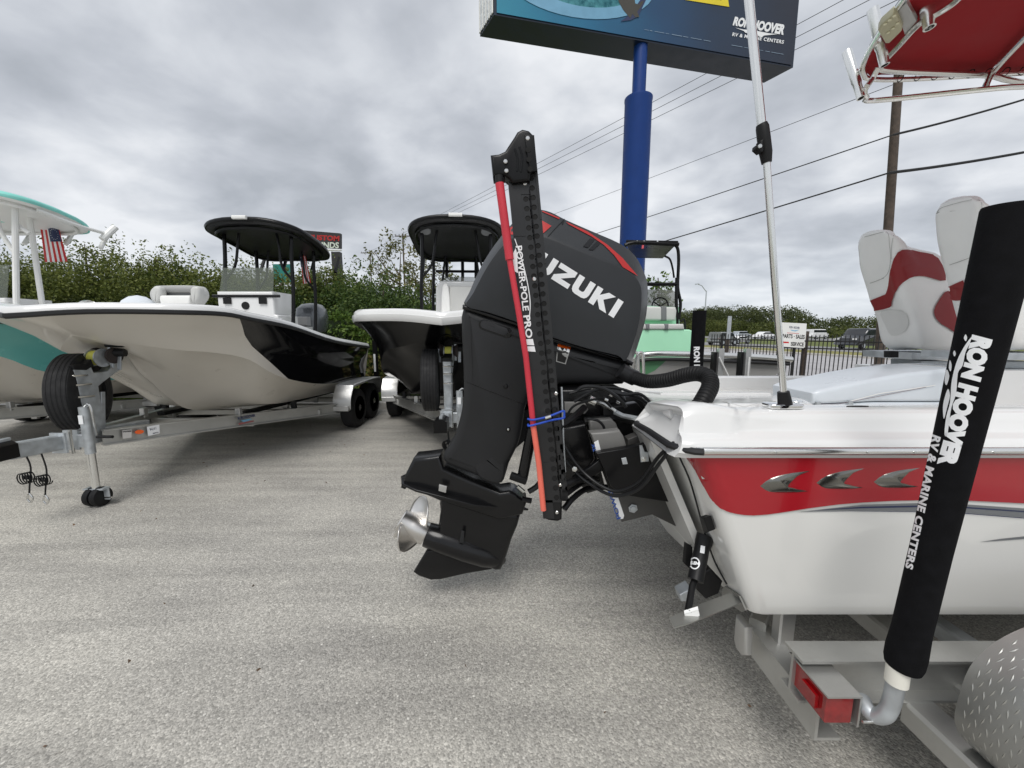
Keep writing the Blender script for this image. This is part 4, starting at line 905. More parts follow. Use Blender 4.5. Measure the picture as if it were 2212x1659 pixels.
# white cover hump
h = at(300, 668, 4.3); hm = MB(); hm.sphere(h+Vector((0, 0, -.05)), .2, 16, 8, (1.0, .8, 1.0)); hb = hm.build('cover_bag', mat('pale_cloth', (.66, .70, .74), .8), None)
tag(hb, 'pale rounded cloth cover lying on the bow deck of the beige boat', 'cover')
# cleat
def cleat(root, c, l=.16):
    mb = MB(); c = Vector(c); mb.tube(cr([c+Vector((-l/2, 0, .035)), c+Vector((-l/4, 0, .03)), c+Vector((l/4, 0, .03)), c+Vector((l/2, 0, .035))], 3), .009, 6)
    mb.build('cleat', CHROME, root)
cleat(boat1, (.95, 1.9, 1.72))
# grey outboard on the beige boat
def small_outboard(label, c, m, grp='outboard motors of the parked boats', rz=0):
    r = thing('outboard_motor', label, 'outboard motor', c, grp); c = Vector(c)
    mb = MB(); rings = []
    for z, a, b, y in ((0, .2, .26, .0), (.08, .24, .32, 0), (.3, .26, .34, .02), (.45, .24, .30, .03), (.54, .17, .2, .05), (.57, .06, .07, .06)):
        rings.append([c+Vector((a*math.copysign(abs(math.cos(t))**.75, math.cos(t)), y+b*math.copysign(abs(math.sin(t))**.75, math.sin(t)), z)) for t in [2*math.pi*i/24 for i in range(24)]])
    mb.loft(rings); mb.build('cowling', m, r, smooth=50)
    mb = MB(); mb.slab([c+Vector(v) for v in ((0, -.12, .02), (0, .18, .02), (0, .1, -.7), (0, -.08, -.7))], (1, 0, 0), .09, .03); mb.build('midsection', m, r)
    mb = MB(); mb.lathe(c+Vector((0, -.16, -.78)), (0, 1, 0), [(0, .01), (.08, .05), (.3, .05), (.36, .03)], 14); mb.build('gearcase', m, r)
    mb = MB(); mb.slab([c+Vector(v) for v in ((0, -.08, -.68), (0, .14, -.68), (0, .1, -1.0), (0, .02, -.98))], (1, 0, 0), .02, .008); mb.build('skeg', m, r)
    return r
GREYENG = mat('engine_silver_grey', (.13, .14, .15), .28, .3, coat=.5)
small_outboard('silver grey outboard on the stern of the beige boat', (-3.98, 7.75, 1.58), GREYENG)
tr1 = trailer('boat_trailer', 'aluminium tandem trailer under the beige boat with spare tyre and yellow winch strap', B1, 0, GRP_T)
# stickers and amber marker on the near side beam of the first trailer
bvb = None
d_ = Vector((1.12, 2.37, -.20)); nb = Vector((2.37, -1.12, 0)).normalized(); pb0 = Vector(B1)+Vector((.08, .48, .60))+nb*.0385
PL1 = (pb0, nb)
tr1p = tr1
def adddec(polys, nm, m):
    o = drape(polys, nm, m, None, plane=PL1, off=.001); o.parent = tr1p; o.matrix_parent_inverse = Matrix.Translation(-Vector(B1))
adddec([poly([(264, 930), (284, 928), (284, 945), (265, 948)])], 'warning_sticker', mat('sticker_pale', (.6, .58, .56), .5))
adddec([stroke((265, 933), (283, 931), 3)], 'sticker_print', BLKPRINT)
adddec([poly(ell(301, 933, 10, 4.5, -.1, 20))], 'amber_marker', ORANGE)
adddec([poly([(317, 922), (344, 917), (345, 936), (320, 942)])], 'stock_sticker', WHITEPRINT)
adddec([textpx('94191', (324, 931), (338, 928), 6, .04)], 'lettering', NAVYPRINT)
adddec([stroke((330, 936.5), (343, 933.5), 2.5)], 'sticker_print', NAVYPRINT)
adddec([textpx('RON HOOVER', (514, 907), (552, 900), 6, .05)], 'lettering', NAVYPRINT)
adddec([poly([(520, 908), (537, 905), (545, 904.5), (537, 909), (526, 912)])], 'logo_swoosh', LBLUEPRINT)
adddec([poly([(515, 914), (548, 908), (548, 911), (516, 918)])], 'logo_strip', mat('print_dull_red', (.35, .12, .12), .5))

B2 = (-.72, 4.0, 0)
boat2 = bowboat('centre_console_boat', 'glossy black hulled boat with white rim and black canopy behind the outboard motor', 'boat', B2, R(3.5), GELBLACK, GELBLACK, GELWHITE, GRP_B, rh=2.0)
hardtop(boat2, -.02, 2.05, 3.6, .79, 3.36, 3.04, BLACKMET, mat('black_underside', (0, 0, 0)), BLACKMET, [(.56, 2.3, .54, 2.4), (.50, 3.3, .50, 3.35)])
for q in (-.5, .46):
    mb = MB(); mb.lathe((q, 2.35, 3.18), (0, -.5, -1), [(0, .09), (.03, .085), (.034, .02)], 20); mb.build('canopy_speaker', DGREYPAD, boat2)
mb = MB(); mb.slab([(-.45, 3.0, 1.3), (.45, 3.0, 1.3), (.45, 3.0, 2.35), (.38, 3.0, 2.46), (-.34, 3.0, 2.46), (-.42, 3.0, 2.35)], (0, 1, 0), .2, .04); mb.build('console', GELWHITE, boat2)
mb = MB(); mb.slab([(-.18, 2.7, 1.85), (.3, 2.7, 1.85), (.3, 2.75, 2.36), (-.18, 2.75, 2.36)], (0, 1, 0), .06, .03); mb.build('console_seat', LGREYVINYL, boat2)
for q in (-.24, .36):
    mb = MB(); mb.slab(cr([(q-.07, 2.66, 1.8), (q+.07, 2.66, 1.8), (q+.05, 2.7, 2.34), (q-.05, 2.7, 2.34)], 3, True), (0, 1, 0), .05, .03); mb.build('side_bolster', VINYL, boat2)
mb = MB(); mb.box((.05, 2.5, 1.80), (.8, .3, .14)); mb.build('cushion_base', VINYL, boat2)
mb = MB(); mb.slab([(-.42, 3.3, 2.44), (.42, 3.3, 2.44), (.36, 3.35, 2.6), (-.36, 3.35, 2.6)], (0, 1, 0), .01); mb.build('windscreen', CLEARV, boat2, smooth=0)
mb = MB(); mb.tube([(-.5, 3.5, 2.72), (.5, 3.5, 2.72)], .025, 8); mb.build('rear_bar', BLACKMET, boat2)
for q in (-.3, 0.0, .25):
    mb = MB(); mb.tube([(q, 3.5, 2.6), (q, 3.55, 2.9)], .03, 8); mb.build('rod_holder', BLACKMET, boat2)
tr2 = trailer('boat_trailer', 'aluminium tandem trailer under the black boat, its tyre partly hidden by the outboard motor', B2, R(3.5), GRP_T, spare=(-.22, .6), sa=5)

B3 = (-7.35, 3.5, 0)
boat3 = bowboat('centre_console_boat', 'teal hulled boat with white legged teal canopy at the left edge', 'boat', B3, 0, GELTEAL, GELBEIGE, RUBBLACK, GRP_B)
hardtop(boat3, .15, 1.5, 2.75, .92, 3.42, 3.22, mat('teal_canopy', (.22, .62, .55), .35), WHITEPT, WHITEPT, [], lamp=False)
for a_, b_, Y_ in (((32, 430), (36, 690), 5.35), ((61, 452), (96, 690), 5.7)):
    mb = MB(); mb.tube([at(*a_, Y_)-Vector(B3), at(*b_, Y_)-Vector(B3)], .032, 10); mb.build('leg', WHITEPT, boat3)
    mb = MB(); mb.tube([at(*a_, Y_)-Vector(B3)-Vector((1.5, 0, 0)), at(*b_, Y_)-Vector(B3)-Vector((1.5, 0, 0))], .032, 10); mb.build('leg', WHITEPT, boat3)
for P_ in ([(-6, 470), (2, 500), (20, 530), (33, 548)], [(33, 480), (48, 494), (64, 505)]):
    mb = MB(); mb.tube(cr([at(*q, 5.4)-Vector(B3) for q in P_], 4), .024, 8); mb.build('brace', WHITEPT, boat3)
for sx in (1,):
    mb = MB(); mb.tube(cr([(1.02, 1.9, 3.2), (1.06, 2.3, 3.12), (1.06, 2.68, 3.10)], 4), .025, 8); mb.build('side_rail', WHITEPT, boat3)
    mb = MB(); mb.tube([(1.05, 2.66, 3.0), (1.12, 2.82, 3.22)], .045, 10); mb.build('side_rod_holder', WHITEPT, boat3)
console(boat3, .1, 2.2, .8, 1.25, 2.05, True, gtop=.45)
mb = MB(); rw = [Vector((.85, 2.5, 1.9))+Vector((.16*math.cos(a), .03*math.cos(a), .16*math.sin(a))) for a in [i*math.pi/12 for i in range(24)]]; mb.tube(rw, .014, 6, closed=True); mb.build('steering_wheel', POLISH, boat3)
mb = MB(); mb.slab([(.62, 3.2, 1.65), (1.5, 3.2, 1.65), (1.44, 3.2, 1.82), (1.36, 3.2, 1.86), (.62, 3.2, 1.87)], (0, 1, 0), .2, .03); mb.build('rear_cushion', GREYVINYL, boat3)
mb = MB(); mb.slab([(.5, 2.0, 1.4), (.98, 2.0, 1.4), (.98, 2.0, 1.55), (.6, 2.0, 1.85), (.5, 2.0, 1.85)], (0, 1, 0), .2, .03); mb.build('seat_base', GELWHITE, boat3)
cleat(boat3, (1.22, 1.3, 1.76), .22)
trailer('boat_trailer', 'aluminium trailer under the teal boat at the left edge', B3, 0, GRP_T)

# hanging flags
def flag(label, tl, tr_, bl_, br__, Y, canton, stripes=9):
    root = thing('hanging_flag', label, 'flag', at(*tl, Y), 'small striped flags hanging from canopies')
    def P(u, v):
        a = Vector(tl).lerp(Vector(tr_), u); b = Vector(bl_).lerp(Vector(br__), u); q = a.lerp(b, v)
        return at(q.x, q.y, Y+.03*math.sin(u*7+v*2))
    n = stripes
    for i in range(n):
        mb = MB(); u0, u1 = i/n, (i+1)/n; K = 8
        for j in range(K+1): mb.v += [P(u0, j/K), P(u1, j/K)]
        for j in range(K): mb.f.append((2*j, 2*j+1, 2*j+3, 2*j+2))
        mb.build('stripe', REDPRINT if i % 2 == 0 else WHITEPRINT, root, smooth=60)
    (cu0, cu1, cv) = canton; mb = MB(); K = 6
    for j in range(K+1):
        for i in range(5):
            p = P(cu0+(cu1-cu0)*i/4, cv*j/K); mb.v.append(p+Vector((0, -.012, 0)))
    for j in range(K):
        for i in range(4): mb.f.append((j*5+i, j*5+i+1, j*5+i+6, j*5+i+5))
    ct = mb.build('canton', NAVYPRINT, root, smooth=60)
    mb = MB()
    for k_ in range(13):
        a = k_*2*math.pi/13; u = (cu0+cu1)/2+(cu1-cu0)*.33*math.cos(a); v = cv*(.5+.36*math.sin(a)); c = P(u, v)+Vector((0, -.016, 0)); s = .006
        mb.add([c+Vector((-s, 0, 0)), c+Vector((0, 0, -s)), c+Vector((s, 0, 0)), c+Vector((0, 0, s))], [(0, 1, 2, 3)])
    mb.build('stars', WHITEPRINT, ct, smooth=0, kind='stuff')
    return root
flag('red and white striped flag with blue canton hanging under the teal canopy', (87, 491), (127, 491), (97, 566), (146, 565), 6.05, (.45, 1.0, .42))
flag('narrow faded striped flag hanging at the rear of the black canopy of the beige boat', (648, 553), (660, 552), (655, 613), (672, 611), 7.1, (0, .5, .4), 7)
for tl, tr_, Y, yy in (((120, 484), (121, 491), 6.05, 0), ((656, 545), (654, 553), 7.1, 0)):
    mb = MB(); mb.tube([at(*tl, Y), at(*tr_, Y)], .006, 5); tag(mb.build('flag_cord', CABLE, None), 'short cord holding the flag under the teal canopy' if Y < 7 else 'short cord holding the narrow flag under the black canopy', 'cord')

# ================================================================== MINT BOAT (broadside, beyond the red boat)
YM = 4.7
mint = thing('skiff', 'mint green and grey skiff with black tower behind the red boat', 'boat', (2.2, 5.5, 0))
x0, x1 = 1.25, at(1706, 775, YM).x; zr = at(1600, 770, YM).z
GREYHULL = mat('grey_hull', (.34, .335, .32), .45, var=.04)
mb = MB(); rg = []
for x, i in ((x0, .0), (x0+.5, 0), (x1-.28, 0), (x1-.02, .0)):
    zz_ = zr-.03; rk = .34 if x > x1-.1 else 0
    rg.append([Vector((x-(0 if z > zz_-.1 else rk*(zz_-z)/.6), y, z)) for y, z in ((YM, zz_), (YM+.03, zz_-.35), (YM+.12, zz_-.6), (YM+.95, zz_-.72), (YM+1.75, zz_-.6), (YM+1.87, zz_-.35), (YM+1.9, zz_))])
mb.loft(rg); mb.build('hull', GREYHULL, mint, smooth=25)
bvm = mb.bvh()
drape([poly([(1382, 776), (1440, 778), (1415, 800), (1384, 815)])], 'hull_green_panel', mat('mint_dark', (.10, .26, .13), .35), mint, bvh=bvm)
drape([stroke((1664, 783), (1690, 783), 5)], 'hull_vent', BLACKPL, mint, bvh=bvm)
mb = MB(); mb.tube(cr([(x0+.3, YM-.02, zr+.02), (1.9, YM-.03, zr+.035), (x1-.5, YM-.03, zr), (x1, YM-.03, zr-.035)], 6), .036, 12); mb.build('side_rail', POLISH, mint)
mb = MB(); mb.tube(cr([(x0+.3, YM-.03, zr-.045), (1.9, YM-.035, zr-.03), (x1-.5, YM-.035, zr-.065), (x1-.02, YM-.03, zr-.09)], 6), .022, 8); mb.build('rub_rail', RUBBLACK, mint)
Yd = 5.3
def pbox(pts, Y, w, m, nm, root, r=.02, **k):
    mb = MB(); mb.slab(pxs(pts, Y), (0, 1, 0), w, r); return mb.build(nm, m, root, **k)
pbox([(1372, 712), (1468, 712), (1478, 716), (1482, 800), (1352, 800), (1358, 760)], Yd, .3, MINT, 'seat_box', mint)
pbox([(1374, 660), (1464, 664), (1466, 714), (1374, 714)], Yd+.24, .05, MINT, 'seat_back_shell', mint)
for a, b in ((1376, 1384), (1396, 1429), (1440, 1470)): pass
pbox([(1374, 700), (1470, 700), (1472, 712), (1374, 712)], Yd-.22, .1, LGREYVINYL, 'seat_cushion', mint, .025)
for a in (1389, 1429): pbox([(a, 699.5), (a+9, 699.5), (a+9, 712.5), (a, 712.5)], Yd-.225, .105, DGREYPAD, 'cushion_band', mint, .02)
pbox([(1385, 662), (1456, 664), (1458, 672), (1456, 693), (1385, 692)], Yd+.12, .07, LGREYVINYL, 'seat_backrest', mint, .03)
pbox([(1424, 662), (1436, 662.5), (1436, 693), (1424, 693)], Yd+.115, .078, DGREYPAD, 'backrest_band', mint, .02)
pbox([(1385, 625), (1452, 626), (1459, 632), (1461, 668), (1385, 667)], Yd+.6, .006, mat('smoked_screen', (.30, .30, .27), .1, alpha=.55), 'windscreen', mint, 0)
mb = MB(); c = at(1426, 661, Yd+.5); mb.tube([c+Vector((.12*math.cos(a), 0, .12*math.sin(a))) for a in [i*math.pi/12 for i in range(24)]], .011, 6, closed=True); sw = mb.build('steering_wheel', BLACKPL, mint)
for a in (.5, 2.6, 4.7):
    mb = MB(); mb.tube([c, c+Vector((.12*math.cos(a), 0, .12*math.sin(a)))], .01, 5); mb.build('spoke', BLACKPL, sw)
Yt_ = 5.5
def ptube(pts, Y, r, m, nm, root, k=4, n=8, **kw):
    P = [at(p[0], p[1], p[2] if len(p) > 2 else Y) for p in pts]
    mb = MB(); mb.tube(cr(P, k) if k > 1 else P, r, n); return mb.build(nm, m, root, **kw)
for dy in (0, .9):
    ptube([(1448, 528), (1462, 533), (1466, 560), (1464, 620), (1470, 655), (1466, 690)], Yt_+dy, .022, BLACKMET, 'tower_leg', mint)
    ptube([(1436, 553), (1447, 560), (1453, 580), (1456, 600)], Yt_+dy, .014, BLACKMET, 'tower_brace', mint)
    ptube([(1462, 600), (1461, 650), (1463, 700)], Yt_+dy, .024, BLACKMET, 'tower_leg', mint)
ptube([(1385, 614), (1462, 614)], Yt_, .026, BLACKMET, 'tower_bar', mint, k=1)
mb = MB(); q = [at(1352, 524, 5.2), at(1465, 526, 5.2), at(1432, 559, 7.0), at(1362, 558, 7.0)]
mb.slab([v+Vector((0, 0, .02)) for v in q], (q[1]-q[0]).cross(q[3]-q[0]), .015, .01); mb.build('tower_top', BLACKMET, mint)
ptube([(1350, 530), (1370, 524), (1440, 527), (1466, 528)], 5.2, .025, BLACKMET, 'tower_rail', mint, k=2)
for a in (1376, 1391, 1420): ptube([(a, 520), (a, 527)], 5.2, .012, POLISH, 'rod_clip', mint, k=1)
ptube([(1389, 530), (1388, 537)], 5.19, .014, mat('pink_tag', (.7, .1, .12), .5), 'ribbon', mint, k=1)
for a in (1374, 1385):
    ptube([(a-12, 830), (a-10, 775), (a-3, 762), (a+4, 770), (a+6, 830)], 4.45, .018, POLISH, 'grab_rail', mint)
ptube([(1470, 695), (1478, 690), (1480, 715), (1474, 730)], 5.2, .012, BLACKPL, 'wiring_loom', mint)
mtr = thing('boat_trailer', 'trailer under the mint skiff with two open square uprights and a black lettered sleeve', 'boat trailer', (2.5, 4.9, 0))
mb = MB(); mb.ibeam((0.4, 5.0, .42), (3.9, 5.0, .42), .08, .16); mb.build('side_beam', ALUDULL, mtr)
mb = MB(); mb.ibeam((0.4, 6.2, .42), (3.9, 6.2, .42), .08, .16); mb.build('side_beam', ALUDULL, mtr)
for x in (1.0, 2.0, 3.2):
    mb = MB(); mb.beam((x, 4.95, .36), (x, 6.25, .36), .08, .08); mb.build('cross_beam', ALUDULL, mtr)
for x in (1.7, 2.4):
    for y in (4.75, 6.3):
        w = MB(); w.lathe((x, y, .33), (0, 1, 0), [(0, .2), (0, .29), (.03, .33), (.17, .33), (.2, .29), (.2, .2)], 28); wh = w.build('wheel', TYRE, mtr)
        w = MB(); w.lathe((x, y-.01, .33), (0, 1, 0), [(0, .04), (0, .19), (.22, .19), (.22, .04)], 20); w.build('rim', GALV, wh)
Ys = 4.05
sl_t, sl_b = at(1511.5, 671, Ys), Vector((at(1511.5, 671, Ys).x, Ys, .55))
mb = MB(); mb.tube([sl_b, sl_t], .066, 24); mb.build('guide_sleeve', CARPET, mtr); bvs = mb.bvh()
mb = MB(); mb.tube([sl_b-Vector((0, 0, .25)), sl_b+Vector((0, 0, .1))], .03, 12); mb.build('guide_post', GALV, mtr)
drape([textpx('RON HOOVER', (1498.5, 749), (1500, 852), 13, .05)], 'lettering', WHITEPRINT, mtr, bvh=bvs, maxe=6)
for (a, b) in (((1557, 753), (1550, 850)), ((1615, 753), (1608, 850))):
    Y = 4.3; p = at(*a, Y); q = at(*b, Y); q = p+(q-p)*1.0
    o = MB(); up = (p-q).normalized(); s = Vector((1, 0, 0)); f = s.cross(up)
    def sq(c, w): return [c-s*w-f*w, c+s*w-f*w, c+s*w+f*w, c-s*w+f*w]
    o.loft([sq(p-up*.10, .020), sq(p, .020), sq(p, .029), sq(q-up*.55, .029)], cap=False); o.build('upright', ALU, mtr, smooth=0)
    o = MB(); o.beam(q-up*.5+Vector((-.05, .05, 0)), p-up*.04+Vector((-.045, .05, 0)), .03, .08, up=(0, 1, 0)); o.build('upright_board', BLACKPL, mtr, smooth=0)
ptube([(1553.7, 771.7), (1574, 813), (1590, 846)], 4.25, .008, WHITEPT, 'brace', mtr, k=1)
ptube([(1619, 771.7), (1615.6, 812), (1612, 850)], 4.25, .008, WHITEPT, 'brace', mtr, k=1)
# sapling behind the mint tower
c = at(1430, 662, 8.6); sp_ = thing('sapling', 'thin sapling seen through the smoked screen of the mint skiff', 'sapling', (c.x, 8.6, 0))
mb = MB(); mb.tube(cr([(c.x, 8.6, 0), (c.x+.05, 8.6, 1.2), (c.x-.05, 8.6, 2.2), (c.x-.12, 8.6, 2.75)], 4), [.02]*9+[.012]*4, 5); mb.build('trunk', BARK, sp_)
C = np.concatenate([np.array([c.x+rng.uniform(-.3, .3), 8.6+rng.uniform(-.2, .2), rng.uniform(1.9, 2.8)])+rng.normal(size=(16, 3))*.06 for _ in range(24)])
leaves('crown', C, .05, LEAF[3], sp_)

# ================================================================== RED AND WHITE BOAT
red = thing('bay_boat', 'white bay boat with red side band and chrome fin emblems in the right foreground', 'boat', (2.0, 2.2, .5))
SX = lambda z: .60 + (1.205-z)*.42
# section: near side ... keel ... far side
SEC = [(1.205, 1.205), (1.208, 1.08), (1.215, .95), (1.225, .82), (1.238, .70), (1.25, .615), (1.262, .588), (1.30, .578), (1.42, .55), (2.20, .40), (3.0, .52), (3.12, .56), (3.15, .60), (3.17, .80), (3.20, 1.0), (3.21, 1.13)]
def secat(X, ins=0, bow=0):
    o = []
    for y, z in SEC:
        cy = 2.2; yy = cy+(y-cy)*(1-bow)
        s = 1 if y < cy else -1
        o.append(Vector((SX(z)+X if X < .3 else X+.6, yy+s*ins*(1 if abs(y-cy) > .7 else 0), z+bow*.12)))
    return o
mb = MB(); mb.loft([secat(0, .035), secat(.008, .018), secat(.022, .007), secat(.045, .0), secat(.28, 0), secat(.8, 0), secat(1.6, 0), secat(3.0, 0), secat(3.8, .0, .1), secat(4.6, 0, .32), secat(5.2, 0, .62), secat(5.5, 0, .9)]); mb.build('hull', GELSIDE, red, smooth=30)
bvr = mb.bvh()
redp = [(1484, 986), (1494, 1000), (1504, 1015), (1519, 1044), (1535, 1073), (1546, 1087), (1556, 1096), (1570, 1103), (1586, 1108), (1605, 1111), (1626, 1112), (1655, 1110), (1684, 1106), (1716, 1101), (1748, 1096), (1810, 1088), (1861, 1084), (1925, 1080.5), (1994, 1079), (2086, 1080), (2212, 1086), (2500, 1104), (3900, 1104), (3900, 990), (2500, 990), (2212, 988), (1900, 986.5), (1600, 985.5)]
drape([poly(redp)], 'red_band', GELRED, red, bvh=bvr, maxe=5, off=.005)
GREYSTR = mat('stripe_silver', (.22, .23, .24), .35, .3)
drape([poly([(1720, 1105.5), (1795, 1097), (1861, 1089.5), (1980, 1086), (2086, 1089), (2212, 1097.6), (2460, 1108), (3900, 1108), (3900, 1122), (2460, 1122), (2212, 1117), (2086, 1107), (1980, 1103.4), (1835, 1101.5), (1780, 1103)])], 'silver_stripe', GREYSTR, red, bvh=bvr, maxe=30, off=.0025)
drape([poly([(1760, 1101), (1861, 1093.5), (1980, 1091), (2086, 1094), (2212, 1103), (2212, 1105), (2086, 1096.5), (1980, 1094), (1861, 1096.5)]), poly([(1720, 1105.8), (1835, 1101.8), (1980, 1103.8), (2086, 1107.5), (2212, 1117.6), (2212, 1119), (2086, 1109), (1980, 1105), (1835, 1103)])], 'pinstripe', NAVYPRINT, red, bvh=bvr, maxe=30, off=.004)
drape([poly([(2115, 1170), (2160, 1163), (2212, 1157.6), (2330, 1150), (2330, 1160), (2212, 1163), (2160, 1167)])], 'lower_stripe', GREYSTR, red, bvh=bvr, maxe=30, off=.0025)
# chrome fin emblems
EM = [(1633.7, 1049), (1655, 1032), (1694, 1019), (1754, 1011), (1724, 1023.3), (1706.8, 1038.3), (1700, 1051), (1715.4, 1055.5), (1746.5, 1061), (1706.8, 1064), (1657.4, 1062)]
for k, (dx, dy, s) in enumerate(((0, 0, 1), (121.8, -7, .97), (243.6, -9, .95))):
    P = [at(1633.7+dx+(x-1633.7)*s, 1049+dy+(y-1049)*s, 1.209) for x, y in EM]
    P = cr(P[:4], 3)[:-1]+cr(P[3:9], 3)[:-1]+cr([P[8], P[9], P[10], P[0]], 3)[:-1]
    ridge = [at(1645+dx, 1048+dy, 1.190), at(1680+dx, 1040+dy, 1.186), at(1706+dx, 1024+dy, 1.193)]
    mb = MB(); n = len(P); cen = sum(P, Vector())/n+Vector((-.012, 0, 0))
    inner = [p.lerp(cen, .38)+Vector((0, -.013, 0)) if (p-cen).length < .05 else p.lerp(cen, .16)+Vector((0, -.008, 0)) for p in P]
    mb.loft([[p+Vector((0, .006, 0)) for p in P], [p+Vector((0, -.004, 0)) for p in P], inner]); mb.build('fin_emblem', DCHROME, red, smooth=60)
# gunwale and rub rail
GS = [(1.195, 1.204), (1.187, 1.212), (1.187, 1.236), (1.192, 1.246), (1.208, 1.258), (1.235, 1.268), (1.247, 1.278), (1.256, 1.302), (1.268, 1.322), (1.285, 1.332), (1.305, 1.335), (1.385, 1.333), (1.405, 1.328), (1.412, 1.31), (1.415, 1.22), (1.415, 1.195), (1.405, 1.192), (1.22, 1.192), (1.20, 1.194)]
def gsec(X, sh=0.0, dz=0.0, mx=0.0, k=1.0):
    wy = lambda y: 1.30+(y-1.30)*k if y > 1.30 else y
    return [Vector((X+mx*(z-1.195), wy(y)+sh*(1 if y < 1.3 else 0), z+dz*(1 if z > 1.27 else 0)-max(0, wy(y)-1.32)*.12*(1 if z > 1.25 and k > 1 else 0))) for y, z in GS]
mb = MB(); mb.loft([gsec(.528, .05, -.03, .55, 2.8), gsec(.524, .03, -.018, .5, 2.9), gsec(.530, .010, -.002, .35, 2.9), gsec(.56, 0, .006, .12, 2.9), gsec(.61, 0, .020, 0, 2.9), gsec(.66, 0, .021, 0, 2.9), gsec(.71, 0, .014, 0, 2.9), gsec(.76, 0, .003, 0, 2.9), gsec(.80, 0, 0, 0, 2.9), gsec(.98, 0, 0, 0, 2.9), gsec(1.0, 0, 0, 0, 1.0), gsec(1.5), gsec(3.0), gsec(4.4)]); mb.build('near_gunwale', GELWHITE, red, smooth=30)
mb = MB(); mb.tube([(.560, 1.66, 1.205), (.528, 1.60, 1.21), (.526, 1.45, 1.22), (.528, 1.25, 1.222), (.548, 1.215, 1.222), (.555, 1.20, 1.222), (.58, 1.180, 1.222), (.605, 1.175, 1.222)], .012, 8); mb.build('corner_rail', RUBBLACK, red)
R_ = [(.585, 1.187), (.60, 1.183), (1.5, 1.183), (4.2, 1.183)]
mb = MB(); mb.loft([[Vector((x, y+a, 1.222+b)) for a, b in ((.004, -.012), (-.006, -.011), (-.011, -.004), (-.011, .005), (-.006, .012), (.004, .013))] for x, y in R_]); mb.build('chrome_rub_rail', POLISH, red, smooth=50)
for x in (.83, 1.12, 1.27, 1.52):
    mb = MB(); mb.lathe((x, 1.171, 1.222), (0, -1, 0), [(0, .004), (.002, .004), (.003, .001)], 10); mb.build('rail_screw', BOLT, red)
mb = MB(); mb.box((3.2, 1.42, 1.12), (3.5, .02, .36)); mb.build('inner_coaming', GELWHITE, red, smooth=0)
FS = [(3.21, 1.10), (3.225, 1.13), (3.21, 1.16), (3.17, 1.225), (3.15, 1.238), (3.07, 1.24), (3.05, 1.23), (3.03, 1.0), (3.18, 1.0)]
mb = MB(); mb.loft([[Vector((x+mx, y, z)) for y, z in FS] for x, mx in ((.70, 0), (1.5, 0), (3, 0), (4.5, 0))]); mb.build('far_gunwale', GELWHITE, red, smooth=35)
dz_ = lambda y: 1.302-(y-1.42)*.125
mb = MB(); mb.slab([Vector((p.x, p.y, dz_(p.y))) for p in cr([(.585, 1.40, 0), (.61, 1.56, 0), (.64, 1.75, 0), (.72, 2.14, 0), (.80, 2.6, 0), (.86, 2.94, 0), (.86, 3.05, 0)], 4)+[Vector((2.0, 3.05, 0)), Vector((1.36, 1.76, 0)), Vector((1.12, 1.40, 0))]], (0, .124, 1), .03, .012); mb.build('aft_deck', GELWHITE, red, smooth=50)
mb = MB(); mb.slab(cr([(.86, 2.2, 1.235), (.90, 2.3, 1.222), (.92, 2.85, 1.152)], 3)+[Vector((1.35, 2.85, 1.152)), Vector((1.5, 2.2, 1.235))], (0, .124, 1), .012, .008); mb.build('deck_hatch', GELWHITE, red, smooth=50)
mb = MB(); mb.box((3.1, 2.25, .86), (3.2, 1.6, .04)); mb.build('cockpit_floor', GELWHITE, red, smooth=0)
mb = MB(); mb.beam((1.36, 1.75, .98), (1.98, 3.0, .98), .02, .30); mb.build('cockpit_bulkhead', GELWHITE, red, smooth=0)
mb = MB(); mb.loft([[Vector((x+(1.06-z)*.42, y, z)) for x, y, z in ((.58, 1.42, 1.19), (.66, 2.3, 1.10), (.66, 2.9, 1.04), (.66, 2.9, .72), (.62, 2.2, .62), (.60, 1.42, .72))], [Vector((x+(1.06-z)*.42+.03, y, z)) for x, y, z in ((.58, 1.42, 1.19), (.66, 2.3, 1.10), (.66, 2.9, 1.04), (.66, 2.9, .72), (.62, 2.2, .62), (.60, 1.42, .72))]]); mb.build('transom_well', GELSIDE, red, smooth=0)
mb = MB(); mb.tube([(.66+.0*i, 2.95, 1.14) for i in (0, 1)], .01); 
# far wall hatch rim
pbox([(1830, 843), (1836, 836), (1960, 832), (1990, 832), (1990, 862), (1830, 862)], 3.02, .008, GELWHITE, 'side_hatch', red, .004)
for a_, b_ in (((1560.5, 866.4), (1608, 880)), ((1547, 849.6), (1576, 849.6)), ((1608, 880), (1640, 871))):
    drape([stroke(a_, b_, .9)], 'hatch_seam', mat('seam_grey', (.42, .42, .40), .6), red, plane=(Vector((0, 1.42, 1.334)), Vector((0, .124, 1))), off=.001)
# pull-up cleat
mb = MB(); c = at(1852, 882, 1.345); mb.slab([c+Vector((.11*math.cos(a), .018*math.sin(a), 0)) for a in [i*math.pi/12 for i in range(24)]], (0, 0, 1), .006, .004); mb.build('pull_up_cleat', CHROME, red)
mb = MB(); mb.slab([c+Vector((.04*math.cos(a), .010*math.sin(a), .006)) for a in [i*math.pi/8 for i in range(16)]], (0, 0, 1), .003, .002); mb.build('cleat_recess', BLACKPL, red)
mb = MB(); mb.lathe((1.12, 1.50, 1.325), (0, 0, 1), [(0, .028), (.004, .026), (.005, .018)], 20); mb.build('fuel_cap', CHROME, red)
